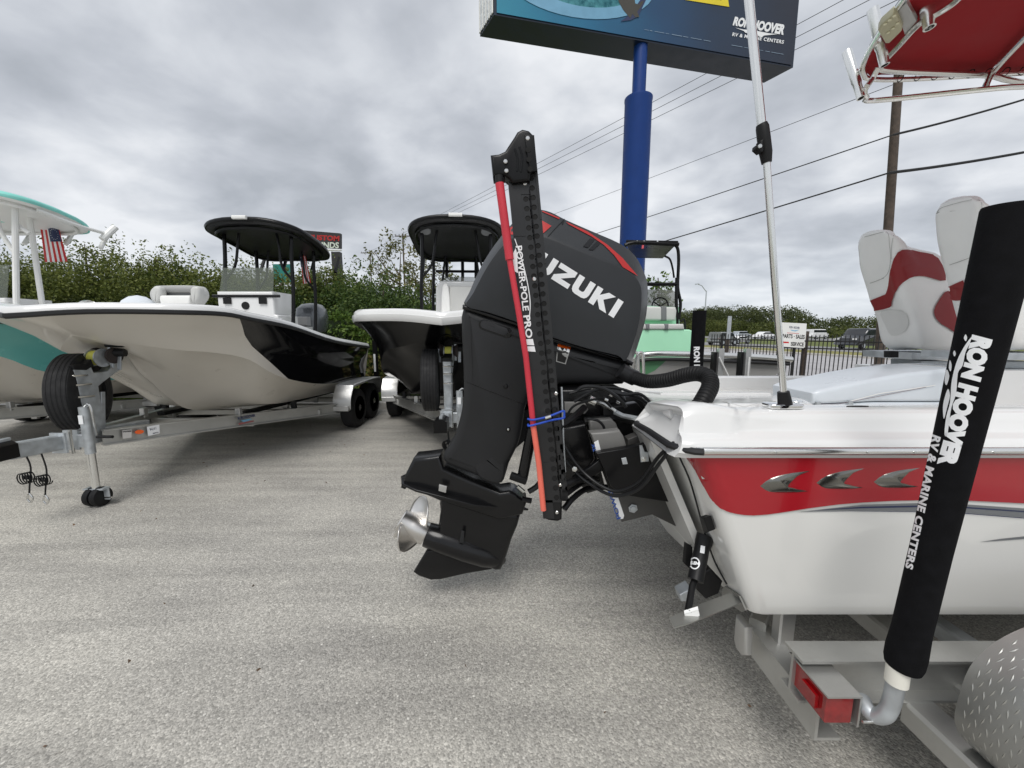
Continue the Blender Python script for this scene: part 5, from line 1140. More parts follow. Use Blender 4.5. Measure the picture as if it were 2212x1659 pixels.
# corner cap hump
# seats
def seat(NP_, FP_, Yn, Yf, label, reds, band):
    def rg_(L_, Y): return cr(pxs(L_, Y), 3, True)
    def shr(P, f, Y):
        c = sum(P, Vector())/len(P); return [Vector((c.x+(p.x-c.x)*f, Y, c.z+(p.z-c.z)*f)) for p in P]
    N_, F_ = rg_(NP_, Yn), rg_(FP_, Yf); mid = lambda t: [a.lerp(b, t)+Vector((0, 0, .012*math.sin(math.pi*t))) for a, b in zip(N_, F_)]
    mb = MB(); mb.loft([shr(N_, .55, Yn-.012), shr(N_, .86, Yn-.004), shr(N_, .95, Yn+.012), shr(N_, .99, Yn+.035), mid(.25), mid(.5), mid(.75), shr(F_, .99, Yf-.03), shr(F_, .94, Yf-.008), shr(F_, .8, Yf)])
    s = mb.build('seat', VINYL, red, label=label, smooth=70); b = mb.bvh()
    for r_ in reds: drape([poly([(v.x, v.y) for v in cr([(x, y, 0) for x, y in r_], 3, True)])], 'red_panel', VINYLRED, s, bvh=b, maxe=6, off=.007)
    for l in band:
        P = [(v.x, v.y) for v in cr([(x, y, 0) for x, y in l], 4)]
        drape([stroke(P[i], P[i+1], 1.0) for i in range(len(P)-1)], 'seam', mat('seam_grey', (.42, .42, .40), .6), s, bvh=b, off=.003)
    return s, b
N1 = [(1926, 499), (1930, 520), (1934, 548), (1939, 576), (1950, 625), (1960, 653), (1968, 675), (1978, 701), (1985, 730), (1993, 748), (2008, 757), (2088, 759), (2102, 745), (2094, 700), (2077, 650), (2060, 605), (2040, 549), (1994, 535), (1960, 529), (1946, 506)]
F1 = [(1856, 506), (1848, 522), (1850, 548), (1853, 576), (1868, 625), (1876, 653), (1884, 672), (1893, 701), (1898, 730), (1905, 748), (1920, 756), (1972, 755), (1979, 742), (1974, 702), (1960, 657), (1946, 616), (1932, 574), (1912, 548), (1898, 525), (1888, 500)]
R1 = [(1872, 652), (1907, 643), (1919, 625), (1924, 594), (1931, 562), (1947, 540), (1985, 546), (2024, 558), (2040, 606), (1994, 597), (1963, 601), (1941, 622), (1929, 650), (1924, 663), (1880, 671)]
R1b = [(2046, 628), (2022, 655), (2015, 676), (2025, 695), (2045, 708), (2072, 722), (2062, 680)]
_, bs1 = seat(N1, F1, 2.35, 2.64, 'farther white and red helm seat, nearer to the aluminium mast', [R1, R1b], [[(1868, 512), (1915, 502), (1922, 530), (1924, 570), (1912, 598), (1868, 616)], [(1930, 508), (1926, 540), (1926, 560)]])
drape([poly([(v.x, v.y) for v in cr([(x, y, 0) for x, y in ((1904, 672), (1950, 671), (1963, 690), (1961, 708), (1948, 720), (1926, 724), (1912, 700))], 3, True)])], 'seat_recess', mat('vinyl_recess', (.74, .735, .71), .5), red, bvh=bs1, maxe=10, off=.003)
N2 = [(2124, 424), (2122, 450), (2124, 482), (2127, 515), (2135, 560), (2146, 600), (2160, 656), (2176, 706), (2188, 742), (2200, 757), (2230, 758), (2300, 758), (2306, 740), (2292, 690), (2272, 640), (2245, 585), (2225, 560), (2190, 540), (2165, 500), (2146, 440)]
F2_ = [(2026, 438), (2013, 456), (2014, 482), (2017, 515), (2027, 560), (2038, 600), (2052, 656), (2066, 706), (2078, 742), (2095, 756), (2115, 757), (2185, 757), (2190, 742), (2175, 690), (2157, 645), (2132, 595), (2115, 570), (2098, 545), (2082, 500), (2072, 432)]
seat(N2, F2_, 1.84, 2.10, 'nearer white and red helm seat, half hidden behind the lettered black sleeve', [[(2040, 614), (2059, 622), (2092, 619), (2130, 590), (2160, 560), (2225, 562), (2265, 645), (2200, 640), (2140, 640), (2084, 647), (2062, 648), (2046, 640)]], [[(2022, 462), (2040, 447), (2114, 433), (2118, 480), (2112, 545), (2030, 580)]])
for Y, dx in ((2.55, 0), (2.0, 150)):
    pbox([(1913+dx, 759), (2062+dx, 759), (2062+dx, 774), (1913+dx, 773)], Y, .17, GALV, 'seat_slider', red, .004)
    pbox([(1955+dx, 777), (2012+dx, 777), (2012+dx, 792), (1955+dx, 792)], Y, .10, GALV, 'seat_mount', red, .004)
    pbox([(1915+dx, 758), (1935+dx, 758), (1935+dx, 772), (1915+dx, 772)], Y-.18, .02, BLACKPL, 'seat_lever', red, .004)
    p = at(1985+dx, 792, Y); mb = MB(); mb.box((p.x, Y, (p.z+.86)/2), (.5, .4, p.z-.86)); mb.build('seat_pedestal', GELWHITE, red, smooth=0)
mb = MB(); P = [at(*q, 1.9) for q in ((2148, 880), (2146, 835), (2158, 810), (2180, 818), (2194, 845), (2193, 885))]; mb.tube(cr(P, 4), .02, 10); mb.build('leaning_post_tube', POLISH, red)
mb = MB(); P = [at(*q, 2.1) for q in ((2120, 880), (2140, 815), (2162, 806), (2205, 800), (2300, 798))]; mb.tube(cr(P, 4), .018, 10); mb.build('leaning_post_tube', POLISH, red)
# side rail of the cockpit on the far side
mb = MB(); mb.tube([at(*q, 3.1) for q in ((1914, 803), (1940, 800), (2100, 797), (2300, 796))], .014, 8); mb.build('cockpit_rail', POLISH, red)
# long white storage case
case = thing('storage_case', 'long white hard case with steel latches lying inside the red banded boat', 'case', (2.0, 1.8, 1.1))
P = [(1757, 850), (1775, 842), (1890, 818), (1960, 806), (2048, 797), (2130, 794), (2130, 868), (1890, 868), (1800, 872), (1757, 874)]
mb = MB(); mb.slab([p+Vector((0, .16, 0)) for p in pxs(P, 1.92)], (0, 1, 0), .16, .02); mb.build('lid', mat('case_white', (.70, .745, .785), .3, coat=.2), case, smooth=40)
P = [(1757, 875), (1800, 873.5), (1890, 869.5), (2130, 869), (2130, 1008), (1760, 1008)]
mb = MB(); mb.slab([p+Vector((0, .16, 0)) for p in pxs(P, 1.92)], (0, 1, 0), .155, .015); mb.build('base', mat('case_white', (0, 0, 0)), case, smooth=40)
pl = (Vector((0, 1.916, 0)), Vector((0, 1, 0)))
drape([stroke((1768, 873), (1810, 873), 1.2), stroke((1810, 873), (2000, 836), 1.2)], 'seam_line', mat('seam_mauve', (.25, .2, .22), .6), case, plane=pl)
drape([stroke((1830, 868), (1900, 850), 2.0), stroke((1900, 850), (2020, 832), 2.0)], 'moulded_rib', VINYL, case, plane=pl)
for a, b in ((1762, 868), (1832, 866)): pbox([(a, b), (a+9, b), (a+10, b+11), (a, b+11)], 1.912, .006, GALV, 'latch', case, .002)

# T-top
HT = 1.42
def tt(px, py, H=HT): r = ray(px, py); return CAMV+r*(H/r.z)
def ttube(pts, r, nm, k=4, H=HT, n=10):
    P = [tt(p[0], p[1], p[2] if len(p) > 2 else H) for p in pts]; mb = MB(); mb.tube(cr(P, k), r, n); return mb.build(nm, POLISH, red)
CP = [(1866, 149), (1880, 162), (1905, 159), (2114, 156), (2212, 153), (2700, 140), (3400, 60), (3400, -900), (2420, -900), (2150, -260), (2020, -60), (1975, -10), (1925, 45), (1893, 80)]
mb = MB(); P = [tt(x, y, HT+.035) for x, y in CP]; mb.slab(P, (0, 0, 1), .006); mb.build('canvas_top', CANVAS, red, smooth=20)
ttube([(1990, -60), (1950, 0), (1915, 48), (1884, 98), (1864, 140), (1866, 160), (1882, 171), (1969, 171), (2212, 158), (2800, 130)], .0125, 'canopy_frame_tube')
ttube([(2100, -40), (2067, 0), (2028, 27), (1986, 51), (1945, 95), (1906, 140, HT-.02), (1927, 153, HT-.02), (2132, 163, HT-.02), (2212, 179, HT-.03), (2600, 240, HT-.04)], .0140, 'canopy_frame_tube', H=HT-.015)
ttube([(1897, 146, HT-.02), (1885, 170, HT-.06), (1868, 196, HT-.11), (1872, 210, HT-.13), (1891, 217, HT-.14), (2117, 194, HT-.14), (2212, 187, HT-.14), (2500, 178, HT-.14)], .0135, 'lower_frame_tube', H=HT-.1)
ttube([(2129, 190, HT-.13), (2132, 180, HT-.1), (2147, 153, HT-.01), (2212, 82, HT), (2330, -40, HT)], .014, 'cross_tube')
ttube([(1872, 186, HT-.1), (1888, 165, HT-.05), (1897, 146, HT-.02)], .012, 'gusset_tube', k=2)
for i in range(8):
    a = 1945+i*38; mb = MB(); c = tt(a, 168-(i*2.2), HT); mb.tube([c+Vector((0, .019*math.cos(t), .019*math.sin(t))) for t in [j*math.pi/5 for j in range(10)]], .0025, 4, closed=True); mb.build('lacing', BLACKPL, red)
def rodh(a, b, Ha, Hb, r):
    A_, B_ = tt(*a, Ha), tt(*b, Hb); mb = MB(); d = (B_-A_).normalized(); L = (B_-A_).length
    mb.lathe(A_, d, [(0, r*.86), (0, r), (L*.68, r), (L*.72, r*.86), (L, r*.84), (L, r*.6), (.02, r*.84)], 22, cap=False); mb.build('rod_holder', POLISH, red, smooth=40)
rodh((1829, 112), (1860, 212), HT+.13, HT-.15, .023)
rodh((1885, 20), (1911, 141), HT+.17, HT-.10, .024)
rodh((1996, -24), (2008, 60), HT+.12, HT-.06, .026)
mb = MB(); P = [tt(x, y, HT-.01) for x, y in ((1897, 57), (1903, 46), (1930, 22), (1938, 22), (1951, 48), (1949, 58), (1922, 85), (1913, 85))]; nn = (P[2]-P[0]).cross(P[5]-P[0]).normalized()
mb.slab(P, nn, .02, .008); lampo = mb.build('deck_lamp', CREAM, red)
for x, y in ((1912, 52), (1922, 43), (1932, 34), (1919, 70), (1929, 61), (1939, 50)):
    mb = MB(); mb.lathe(tt(x, y, HT-.032), (0, 0, -1), [(0, .007), (.003, .006)], 10); mb.build('led', mat('led_cream', (.75, .72, .5), .25), lampo)
mb = MB(); P = [tt(x, y, HT+.0) for x, y in ((1938, 20), (1960, 0), (1982, 40), (1955, 70))]; mb.slab(P, nn, .012, .004); mb.build('lamp_bracket', ALU, red)
# legs of the T-top reach the cockpit floor, mostly out of the frame
for Y in (1.75, 2.75):
    mb = MB(); mb.tube(cr([(3.9, Y, .88), (3.95, Y, 1.9), (3.6, Y, 3.0)], 5), .022, 10); mb.build('canopy_leg', POLISH, red)
# console far forward of the seats
mb = MB(); mb.slab([(3.75, 2.2, .88), (4.4, 2.2, .88), (4.4, 2.2, 1.75), (4.0, 2.2, 2.0), (3.75, 2.2, 1.8)], (0, 1, 0), .4, .04); mb.build('console', GELWHITE, red)

# ---- aluminium mast on the gunwale
mast = thing('telescopic_mast', 'telescopic aluminium pole with black clamp standing on the gunwale of the red banded boat', 'pole', (.93, 1.31, 1.335))
ptube([(1693, 852), (1673, 600), (1656, 350)], 1.31, .0105, POLISH, 'lower_tube', mast, k=1, n=20)
ptube([(1652, 330), (1645, 270), (1632, 140), (1617, -10), (1590, -300)], 1.31, .0128, POLISH, 'upper_tube', mast, k=1, n=20)
mb = MB(); mb.tube([at(*q, 1.31) for q in ((1645, 268), (1647, 276), (1650, 300), (1654, 330), (1656, 352))], [.0155, .0185, .019, .0185, .0145], 16); mb.build('clamp', BLACKPL, mast)
mb = MB(); mb.slab(pxs([(1645, 303), (1645, 330), (1638, 333), (1628, 324), (1629, 317), (1638, 318), (1637, 308)], 1.30), (0, 1, 0), .012, .004); mb.build('clamp_lever', BLACKPL, mast)
mb = MB(); mb.lathe(at(1641, 316, 1.285), (0, -1, 0), [(0, .006), (.003, .006), (.004, .002)], 10); mb.build('bolt', BOLT, mast)
mb = MB(); mb.tube([at(*q, 1.31) for q in ((1692, 846), (1694, 860), (1696, 874))], [.018, .0205, .0222], 20); mb.build('rubber_boot', BLACKPL, mast)
mb = MB(); mb.tube([at(1696, 873, 1.31), Vector((at(1696, 873, 1.31).x, 1.31, 1.335))], .017, 14); mb.build('neck', BLACKPL, mast)
c = at(1696, 886, 1.31); mb = MB(); mb.slab([Vector((c.x+x, 1.325+y, 1.343)) for x, y in superell(0, 0, .062, .034, 28, 4)], (0, 0, 1), .008, .004); mb.build('base_plate', CHROME, mast)

# ================================================================== TRAILER UNDER THE RED BOAT
rt = thing('boat_trailer', 'aluminium trailer with red tail light under the red banded boat', 'boat trailer', (2.0, 2.2, 0))
mb = MB(); mb.ibeam((.95, 1.165, .4525), (5.2, 1.165, .4525), .085, .155, .010); mb.build('side_beam', ALUDULL, rt, smooth=0)
mb = MB(); mb.ibeam((1.7, 3.0, .4525), (5.2, 3.0, .4525), .085, .155, .010); mb.build('side_beam', ALUDULL, rt, smooth=0)
mb = MB(); mb.channel((.975, 1.075, .345), (.975, 1.47, .345), .085, .11, 1, .010); mb.build('rear_cross_beam', ALUDULL, rt, smooth=0)
mb = MB(); mb.beam((1.36, 1.13, .335), (1.36, .89, .335), .105, .085); mb.build('step_beam', ALUDULL, rt)
mb = MB(); mb.beam((1.36, .89, .335), (1.36, .872, .335), .11, .09); mb.build('end_cap', BLACKPL, rt)
for x in (1.06, 2.4):
    mb = MB(); mb.beam((x, 1.36, .38), (x, 1.36, .585), .06, .05, up=(0, 1, 0)); mb.build('bunk_post', ALU, rt)
for y in (1.42, 2.9):
    mb = MB(); mb.beam((.95, y, .565), (4.8, y, .565), .09, .04); mb.build('bunk', BLACKPL, rt)
mb = MB(); mb.beam((1.55, 1.1, .37), (1.55, 3.1, .37), .08, .08); mb.build('cross_beam', ALUDULL, rt)
mb = MB(); mb.beam((1.0, 1.42, .40), (1.55, 2.0, .40), .06, .07); mb.build('diagonal_brace', ALUDULL, rt)
mb = MB(); mb.slab([(.915, 1.41, .47), (.915, 1.34, .47), (.915, 1.33, .36), (.915, 1.355, .335), (.915, 1.39, .335), (.915, 1.41, .36)], (1, 0, 0), .016, .01); mb.build('roller_bracket', ALU, rt)
mb = MB(); mb.slab([(.965, 1.03, .40), (1.05, 1.03, .40), (1.05, 1.03, .497), (.965, 1.03, .497)], (0, 1, 0), .0, 0)
mb = MB(); mb.loft([[Vector((x, y, z)) for x, z in ((.966, .402), (1.042, .402), (1.045, .405), (1.045, .492), (1.042, .495), (.966, .495), (.962, .491), (.962, .406))] for y in (1.035, 1.175)]); mb.build('tail_light', REDLENS, rt)
mb = MB(); mb.loft([[Vector((x, y, z)) for x, z in ((.957, .497), (1.056, .497), (1.056, .398), (1.062, .398), (1.062, .503), (.957, .503))] for y in (1.025, 1.19)]); mb.build('light_cover', ALUDULL, rt, smooth=0)
mb = MB(); mb.loft([[Vector((x, y, z)) for x, z in ((.95, .425), (.961, .425), (.961, .47), (.95, .47))] for y in (1.06, 1.12)]); mb.build('reflector', REDLENS, rt, smooth=0)
mb = MB(); mb.lathe((1.046, 1.0, .445), (1, 0, 0), [(0, .004), (.03, .004)], 8); mb.build('bolt', BOLT, rt)
# guide post beside the hull
gbot, gtop = at(1953, 1428, .98), at(2194, 424, .93)
mb = MB(); U = cr([at(1864, 1512, 1.06), at(1872, 1530, 1.03), at(1890, 1546, 1.01), at(1912, 1542, .99), at(1926, 1516, .985), at(1936, 1470, .98), at(1945, 1430, .98)], 5); mb.tube(U, .0215, 18); mb.build('guide_post', GALV, rt)
mb = MB(); mb.tube([at(1936, 1474, .98), at(1944, 1420, .98)], .0265, 24); mb.build('pvc_collar', PVC, rt)
mb = MB(); dd_ = (gtop-gbot).normalized(); Lg = (gtop-gbot).length
mb.lathe(gbot-dd_*.02, dd_, [(0, .034), (.004, .040), (.02, .0435), (.05, .0445), (.12, .041), (Lg*.3, .0405), (Lg*.5, .0430), (Lg*.8, .0475), (Lg-.006, .0505), (Lg, .049), (Lg, .02)], 40); mb.build('guide_sleeve', CARPET, rt); bvg = mb.bvh()
drape([textpx('RON HOOVER', (2100, 722), (2024, 1002), 46, .075, 0, 0, 41)], 'lettering', WHITEPRINT, rt, bvh=bvg, maxe=9, off=.0012)
drape([textpx('RV & MARINE CENTERS', (2015.5, 938), (1956, 1226), 19, .045, 0, .15, 17, space=1.08)], 'lettering', WHITEPRINT, rt, bvh=bvg, maxe=9, off=.0012)
sw_ = [[(2100, 727), (2094, 745), (2086, 762), (2080, 790), (2070, 806), (2066, 850), (2056, 880), (2050, 920), (2047, 940), (2041, 938), (2045, 900), (2053, 870), (2056, 830), (2062, 800), (2070, 775), (2079, 757), (2088, 742)],
       [(2087, 722), (2090, 730), (2087, 737), (2083, 730)], [(2053, 778), (2057, 788), (2055, 802), (2051, 795)], [(2063, 757), (2066, 764), (2063, 770), (2060, 763)], [(2046, 798), (2052, 812), (2046, 832), (2042, 822)], [(2049, 840), (2053, 855), (2047, 880), (2040, 905), (2038, 880), (2042, 858)]]
drape([poly([(v.x, v.y) for v in cr([(x, y, 0) for x, y in s], 3, True)]) for s in sw_], 'logo_splash', WHITEPRINT, rt, bvh=bvg, maxe=9, off=.0012)
# tread plate fender
FP = cr([(1.46, 0, .36), (1.36, 0, .385), (1.305, 0, .45), (1.298, 0, .54), (1.325, 0, .665), (1.42, 0, .755), (1.56, 0, .80), (1.8, 0, .815), (2.4, 0, .815), (2.6, 0, .72), (2.68, 0, .45)], 5)
mb = MB()
outer = [(p.x, p.z) for p in FP]
for i, p in enumerate(FP):
    a = FP[max(0, i-1)]; b = FP[min(len(FP)-1, i+1)]; t = (b-a).normalized(); nn = Vector((-t.z, 0, t.x))
    q = p-nn*.006; mb.v += [Vector((p.x, .985, p.z)), Vector((p.x, .64, p.z)), Vector((p.x-nn.x*.015, .625, p.z-nn.z*.015)), Vector((p.x-nn.x*.06, .622, p.z-nn.z*.06)), Vector((q.x-nn.x*.054, .63, q.z-nn.z*.054)), Vector((q.x, .65, q.z)), Vector((q.x, .985, q.z))]
n7 = 7
for i in range(len(FP)-1):
    for j in range(7): mb.f.append((i*7+j, i*7+(j+1) % 7, (i+1)*7+(j+1) % 7, (i+1)*7+j))
fo = mb.build('fender', mat('tread_plate_aluminium', (.36, .36, .345), .42, .7, var=.1, bump=.05, bs=70), rt, smooth=50)
tp = MB(); cum = 0; row = 0; nxt = .012
for i in range(len(FP)-1):
    a, b = FP[i], FP[i+1]; L = (b-a).length; t = (b-a)/L; nn = Vector((-t.z, 0, t.x))
    while nxt < cum+L:
        p = a+t*(nxt-cum); off_ = .0 if row % 2 else .013
        for q in range(13):
            y = .655+off_+q*.026-.004
            if y > .975: continue
            c = Vector((p.x, y, p.z)); d = Vector((t.x*.0125, .0025*(1 if row % 2 else -1), t.z*.0125)); s = Vector((0, .0024, 0)); h = nn*.0016
            tp.add([c-d, c+s, c+d, c-s, c+h-d*.5, c+h+d*.5], [(0, 1, 4), (1, 5, 4), (1, 2, 5), (2, 3, 5), (3, 4, 5), (3, 0, 4)])
        nxt += .022; row += 1
    cum += L
    if a.x > 2.0: break
tp.build('tread_bumps', mat('tread_bump_bright', (.47, .47, .44), .36, .75), rt, kind='stuff')
for x in (1.85, 2.6):
    w = MB(); w.lathe((x, .70, .33), (0, 1, 0), [(0, .2), (0, .29), (.02, .335), (.2, .335), (.22, .29), (.22, .2)], 40); wh = w.build('wheel', TYRE, rt)
    w = MB(); w.lathe((x, .69, .33), (0, 1, 0), [(0, .04), (0, .19), (.2, .19), (.2, .04)], 20); w.build('rim', GALV, wh)
    w = MB(); w.lathe((x, 3.3, .33), (0, 1, 0), [(0, .2), (0, .29), (.02, .335), (.2, .335), (.22, .29), (.22, .2)], 40); w.build('wheel', TYRE, rt)
mb = MB(); mb.beam((1.85, .75, .33), (1.85, 3.4, .33), .07, .07); mb.build('axle', GALV, rt)

# ================================================================== TRANSOM FITTINGS OF THE RED BOAT
TP = Vector((SX(.9), 0, .9)); TN = Vector((-1, 0, -.42)).normalized()
def ont(px, py, off=.008): return onp(px, py, TP+TN*off, TN)
def ttubeT(pts, r, nm, m=CABLE, off=.008):
    mb = MB(); mb.tube(cr([ont(x, y, off) for x, y in pts], 4), r, 7); return mb.build(nm, m, red)
ttubeT([(1462, 975), (1470, 992), (1488, 1032), (1500, 1070), (1509, 1103), (1519, 1140), (1530, 1175), (1545, 1215), (1570, 1262)], .0035, 'transom_cable')
ttubeT([(1446, 1026), (1456, 1055), (1468, 1081), (1480, 1110), (1492, 1131), (1502, 1150)], .005, 'transom_cable')
ttubeT([(1440, 1040), (1462, 1100), (1486, 1140)], .003, 'transom_cable')
mb = MB(); c = ont(1440, 1021, .01); e1 = Vector((0, 1, 0)); e2 = TN.cross(e1); mb.tube([c+e1*.028*math.cos(a)+e2*.028*math.sin(a) for a in [i*math.pi/10 for i in range(20)]], .006, 8, closed=True); mb.build('drain_ring', CHROME, red)
mb = MB(); mb.lathe(c-TN*.012, TN, [(0, .02), (.012, .02)], 16); mb.build('drain_plug', GALV, red)
mb = MB(); mb.slab([gp(x, y, .62) for x, y in ((1446, 1335), (1456, 1357), (1488, 1348), (1604, 1302), (1580, 1281), (1518, 1303))], (0, 0, 1), .002); mb.build('trim_tab', mat('trim_tab_steel', (.42, .42, .40), .3, .8), red, smooth=0)
mb = MB(); mb.slab([ont(x, y, .006) for x, y in ((1562, 1273), (1566, 1266), (1598, 1287), (1612, 1318), (1604, 1322), (1560, 1292))], TN, .003); mb.build('hinge_plate', mat('trim_tab_steel', (0, 0, 0)), red, smooth=0)
ya = 1.42
act = [at(1524, 1155, ya-.02), at(1520, 1172, ya-.03), at(1516, 1185, ya-.04), at(1502, 1254, ya-.10)]
mb = MB(); mb.tube(act, [.031, .031, .027, .028], 20); mb.build('trim_actuator', BLACKPL, red); bva = mb.bvh()
ptube([(1502, 1250, 1.33), (1495, 1268, 1.31), (1486, 1322, 1.22)], 1.3, .012, BLACKPL, 'actuator_rod', red, k=1)
drape([(ell(1501, 1217, 11, 13, 0, 24)+ell(1501, 1217, 8.6, 10.4, 0, 24), [(i, i+1, 26+i, 25+i) for i in range(24)])], 'actuator_logo', WHITEPRINT, red, bvh=bva, maxe=4)
drape([textpx('LEN', (1494, 1219), (1509, 1221), 7, .06)], 'lettering', WHITEPRINT, red, bvh=bva, maxe=4)
drape([poly([(1514, 1178), (1523, 1180), (1521, 1196), (1512, 1194)])], 'actuator_label', WHITEPRINT, red, bvh=bva, maxe=6)
mb = MB(); mb.slab(pxs([(1478, 1323), (1508, 1314), (1511, 1326), (1480, 1338)], 1.215), (0, .6, 1), .006, .002); mb.build('tab_bracket', WHITEPT, red)
mb = MB(); mb.slab([ont(x, y, .02) for x, y in ((1518, 1114), (1528, 1116), (1538, 1146), (1528, 1150))], TN, .014, .004); mb.build('cable_clip', BLACKPL, red)
mb = MB(); mb.slab([ont(x, y, .03) for x, y in ((1500, 1120), (1512, 1170), (1530, 1235), (1500, 1240), (1478, 1210))], TN, .02, .006)
mb = MB(); mb.slab(pxs([(1480, 1172), (1494, 1180), (1494, 1232), (1476, 1215)], 1.5), (0, 1, 0), .012, .004); mb.build('sensor_bracket', BLACKPL, red)
mb = MB(); mb.slab(pxs([(1500, 1238), (1530, 1222), (1556, 1250), (1548, 1276), (1520, 1288), (1502, 1270)], 1.42), (0, 1, 0), .02, .008); mb.build('actuator_mount', BLACKPL, red)
mb = MB(); mb.slab(pxs([(1462, 1275), (1486, 1262), (1494, 1275), (1480, 1290), (1466, 1290)], 1.55), (0, 1, 0), .03, .006); mb.build('far_trim_tab', GALV, red)

# jack plate and bracket
jp = thing('jack_plate', 'black jack plate with grey brackets between the transom and the outboard motor', 'jack plate', (.45, 1.9, .9))
def jb(pts, Y, w, m, nm, r=.006): mb = MB(); mb.slab(pxs(pts, Y), (0, 1, 0), w, r); return mb.build(nm, m, jp)
JG = mat('jack_grey', (.19, .187, .18), .5, .2)
jb([(1322, 1068), (1342, 1126), (1407, 1110), (1476, 1144), (1425, 985), (1400, 960), (1330, 990)], 1.66, .012, mat('jack_dull', (.07, .068, .065), .5, .2), 'lower_bracket')
jb([(1286, 976), (1397, 957), (1411, 970), (1451, 1082), (1420, 1078), (1344, 1066), (1318, 1048)], 1.60, .02, BLACKMET, 'side_plate')
jb([(1300, 880), (1372, 868), (1398, 900), (1412, 960), (1330, 1010), (1300, 960)], 1.85, .03, BLACKMET, 'inner_plate')
jb([(1272, 932), (1300, 930), (1335, 926), (1344, 940), (1352, 967), (1290, 976)], 1.66, .03, JG, 'upper_bracket', .01)
jb([(1270, 905), (1318, 902), (1328, 912), (1333, 926), (1274, 932)], 1.80, .03, JG, 'tilt_bracket', .01)
jb([(1352, 945), (1395, 928), (1402, 955), (1354, 966)], 1.75, .03, mat('jack_dull', (0, 0, 0)), 'spacer_block')
jb([(1413, 930), (1424, 930), (1445, 985), (1484, 1150), (1478, 1152), (1430, 1010)], 1.63, .012, mat('jack_dull', (0, 0, 0)), 'mounting_rail')
jb([(1388, 1022), (1404, 1022), (1414, 1048), (1404, 1062), (1390, 1055)], 1.62, .03, BLACKPL, 'rubber_stop')
for x, y, s in ((1390, 991, 5), (1367, 1098, 9), (1241, 1013, 5)):
    c = at(x, y, 1.575 if y < 1050 else 1.645); mb = MB(); mb.lathe(c, (0, -1, 0), [(0, s*.0024), (.004, s*.0024), (.005, s*.0016), (.012, s*.0016), (.013, s*.001)], 6); mb.build('bolt', BOLT if y < 1050 else GALV, jp)
jb([(1381, 962), (1387, 962), (1392, 976), (1400, 977), (1401, 996), (1384, 998)], 1.575, .004, GALV, 'slotted_tab', .001)
jb([(1342, 990), (1352, 988), (1356, 1002), (1345, 1003)], 1.575, .003, GALV, 'decal_tab', .001)
PLj = (Vector((0, 1.648, 0)), Vector((0, 1, 0)))
drape([poly([(1323, 1072), (1334, 1071), (1348, 1113), (1346, 1120), (1340, 1121)])], 'name_sticker', WHITEPRINT, jp, plane=PLj, off=.002)
drape([textpx('POWER', (1341, 1119), (1319, 1050), 9, .03)], 'lettering', BLUEPRINT, jp, plane=PLj, off=.0035)
drape([poly([(1283, 955), (1292, 950), (1298, 974), (1288, 976)])], 'small_sticker', WHITEPRINT, jp, plane=(Vector((0, 1.63, 0)), Vector((0, 1, 0))), off=.002)
drape([textpx('TX', (1288, 974), (1284, 957), 7, .06)], 'lettering', BLUEPRINT, jp, plane=(Vector((0, 1.63, 0)), Vector((0, 1, 0))), off=.0035)

# ================================================================== OUTBOARD MOTOR
YE = 2.12
ob = thing('outboard_motor', 'large dark grey outboard motor with red trim tilted up behind the white bay boat', 'outboard motor', (.05, YE, .4))
SP = [(1003, 661), (1014, 630), (1043, 567), (1084, 507), (1122, 466), (1160, 450), (1190, 455), (1221, 471), (1280, 497), (1339, 523), (1372, 550), (1391, 585), (1400, 620), (1397, 680), (1382, 735), (1363, 782), (1336, 771), (1270, 755), (1199, 733), (1113, 696), (1050, 675)]
FP2 = [(1008, 661), (1023, 632), (1054, 574), (1091, 526), (1128, 507), (1160, 508), (1186, 514), (1225, 530), (1288, 556), (1346, 580), (1366, 592), (1379, 608), (1386, 632), (1382, 688), (1369, 738), (1351, 779), (1334, 768), (1268, 752), (1198, 730), (1112, 694), (1052, 674)]
def ring(pts, yo, yproj=None, k=3):
    P = cr([(lambda v: Vector((v.x, 0, v.z)))(at(x, y, YE-(yproj if yproj is not None else abs(yo)))) for x, y in pts], k, True)
    return [Vector((p.x, YE+yo, p.z)) for p in P]
def shrink(R_, f, yo):
    c = sum(R_, Vector())/len(R_); return [Vector((c.x+(p.x-c.x)*f, YE+yo, c.z+(p.z-c.z)*f)) for p in R_]
Fn = ring(FP2, -.205); Sn = ring(SP, -.11); F2 = [Vector((p.x, YE-.196, p.z)).lerp(Vector((q.x, YE-.196, q.z)), .10) for p, q in zip(Fn, Sn)]
Sm = [Vector((p.x, YE-.085, p.z)) for p in Sn]
cw = MB(); lay = [shrink(Fn, .965, -.2065), Fn, F2, [a.lerp(b, .93) for a, b in zip(F2, Sn)], Sm]
full_ = lay+[[Vector((p.x, 2*YE-p.y, p.z)) for p in r] for r in reversed(lay)]
cw.loft(full_); cowl = cw.build('cowling', ENGGREY, ob, smooth=28); bvc = cw.bvh()
LP = [(1003, 664), (1050, 678), (1113, 699), (1199, 736), (1270, 758), (1340, 775), (1359, 785), (1353, 810), (1343, 829), (1270, 829), (1203, 829), (1168, 834), (1145, 856), (1134, 885), (1128, 925), (1119, 962), (1099, 1004), (1088, 1042), (1072, 1049), (1020, 1028), (963, 1004), (957, 985), (966, 968), (980, 945), (993, 905), (1001, 860), (1002, 800), (999, 720)]
zt_, zb_ = at(1100, 720, YE).z, at(1050, 1040, YE).z
tp_ = lambda p: .52+.48*min(1, max(0, (p.z-zb_)/(zt_-zb_)))**.8
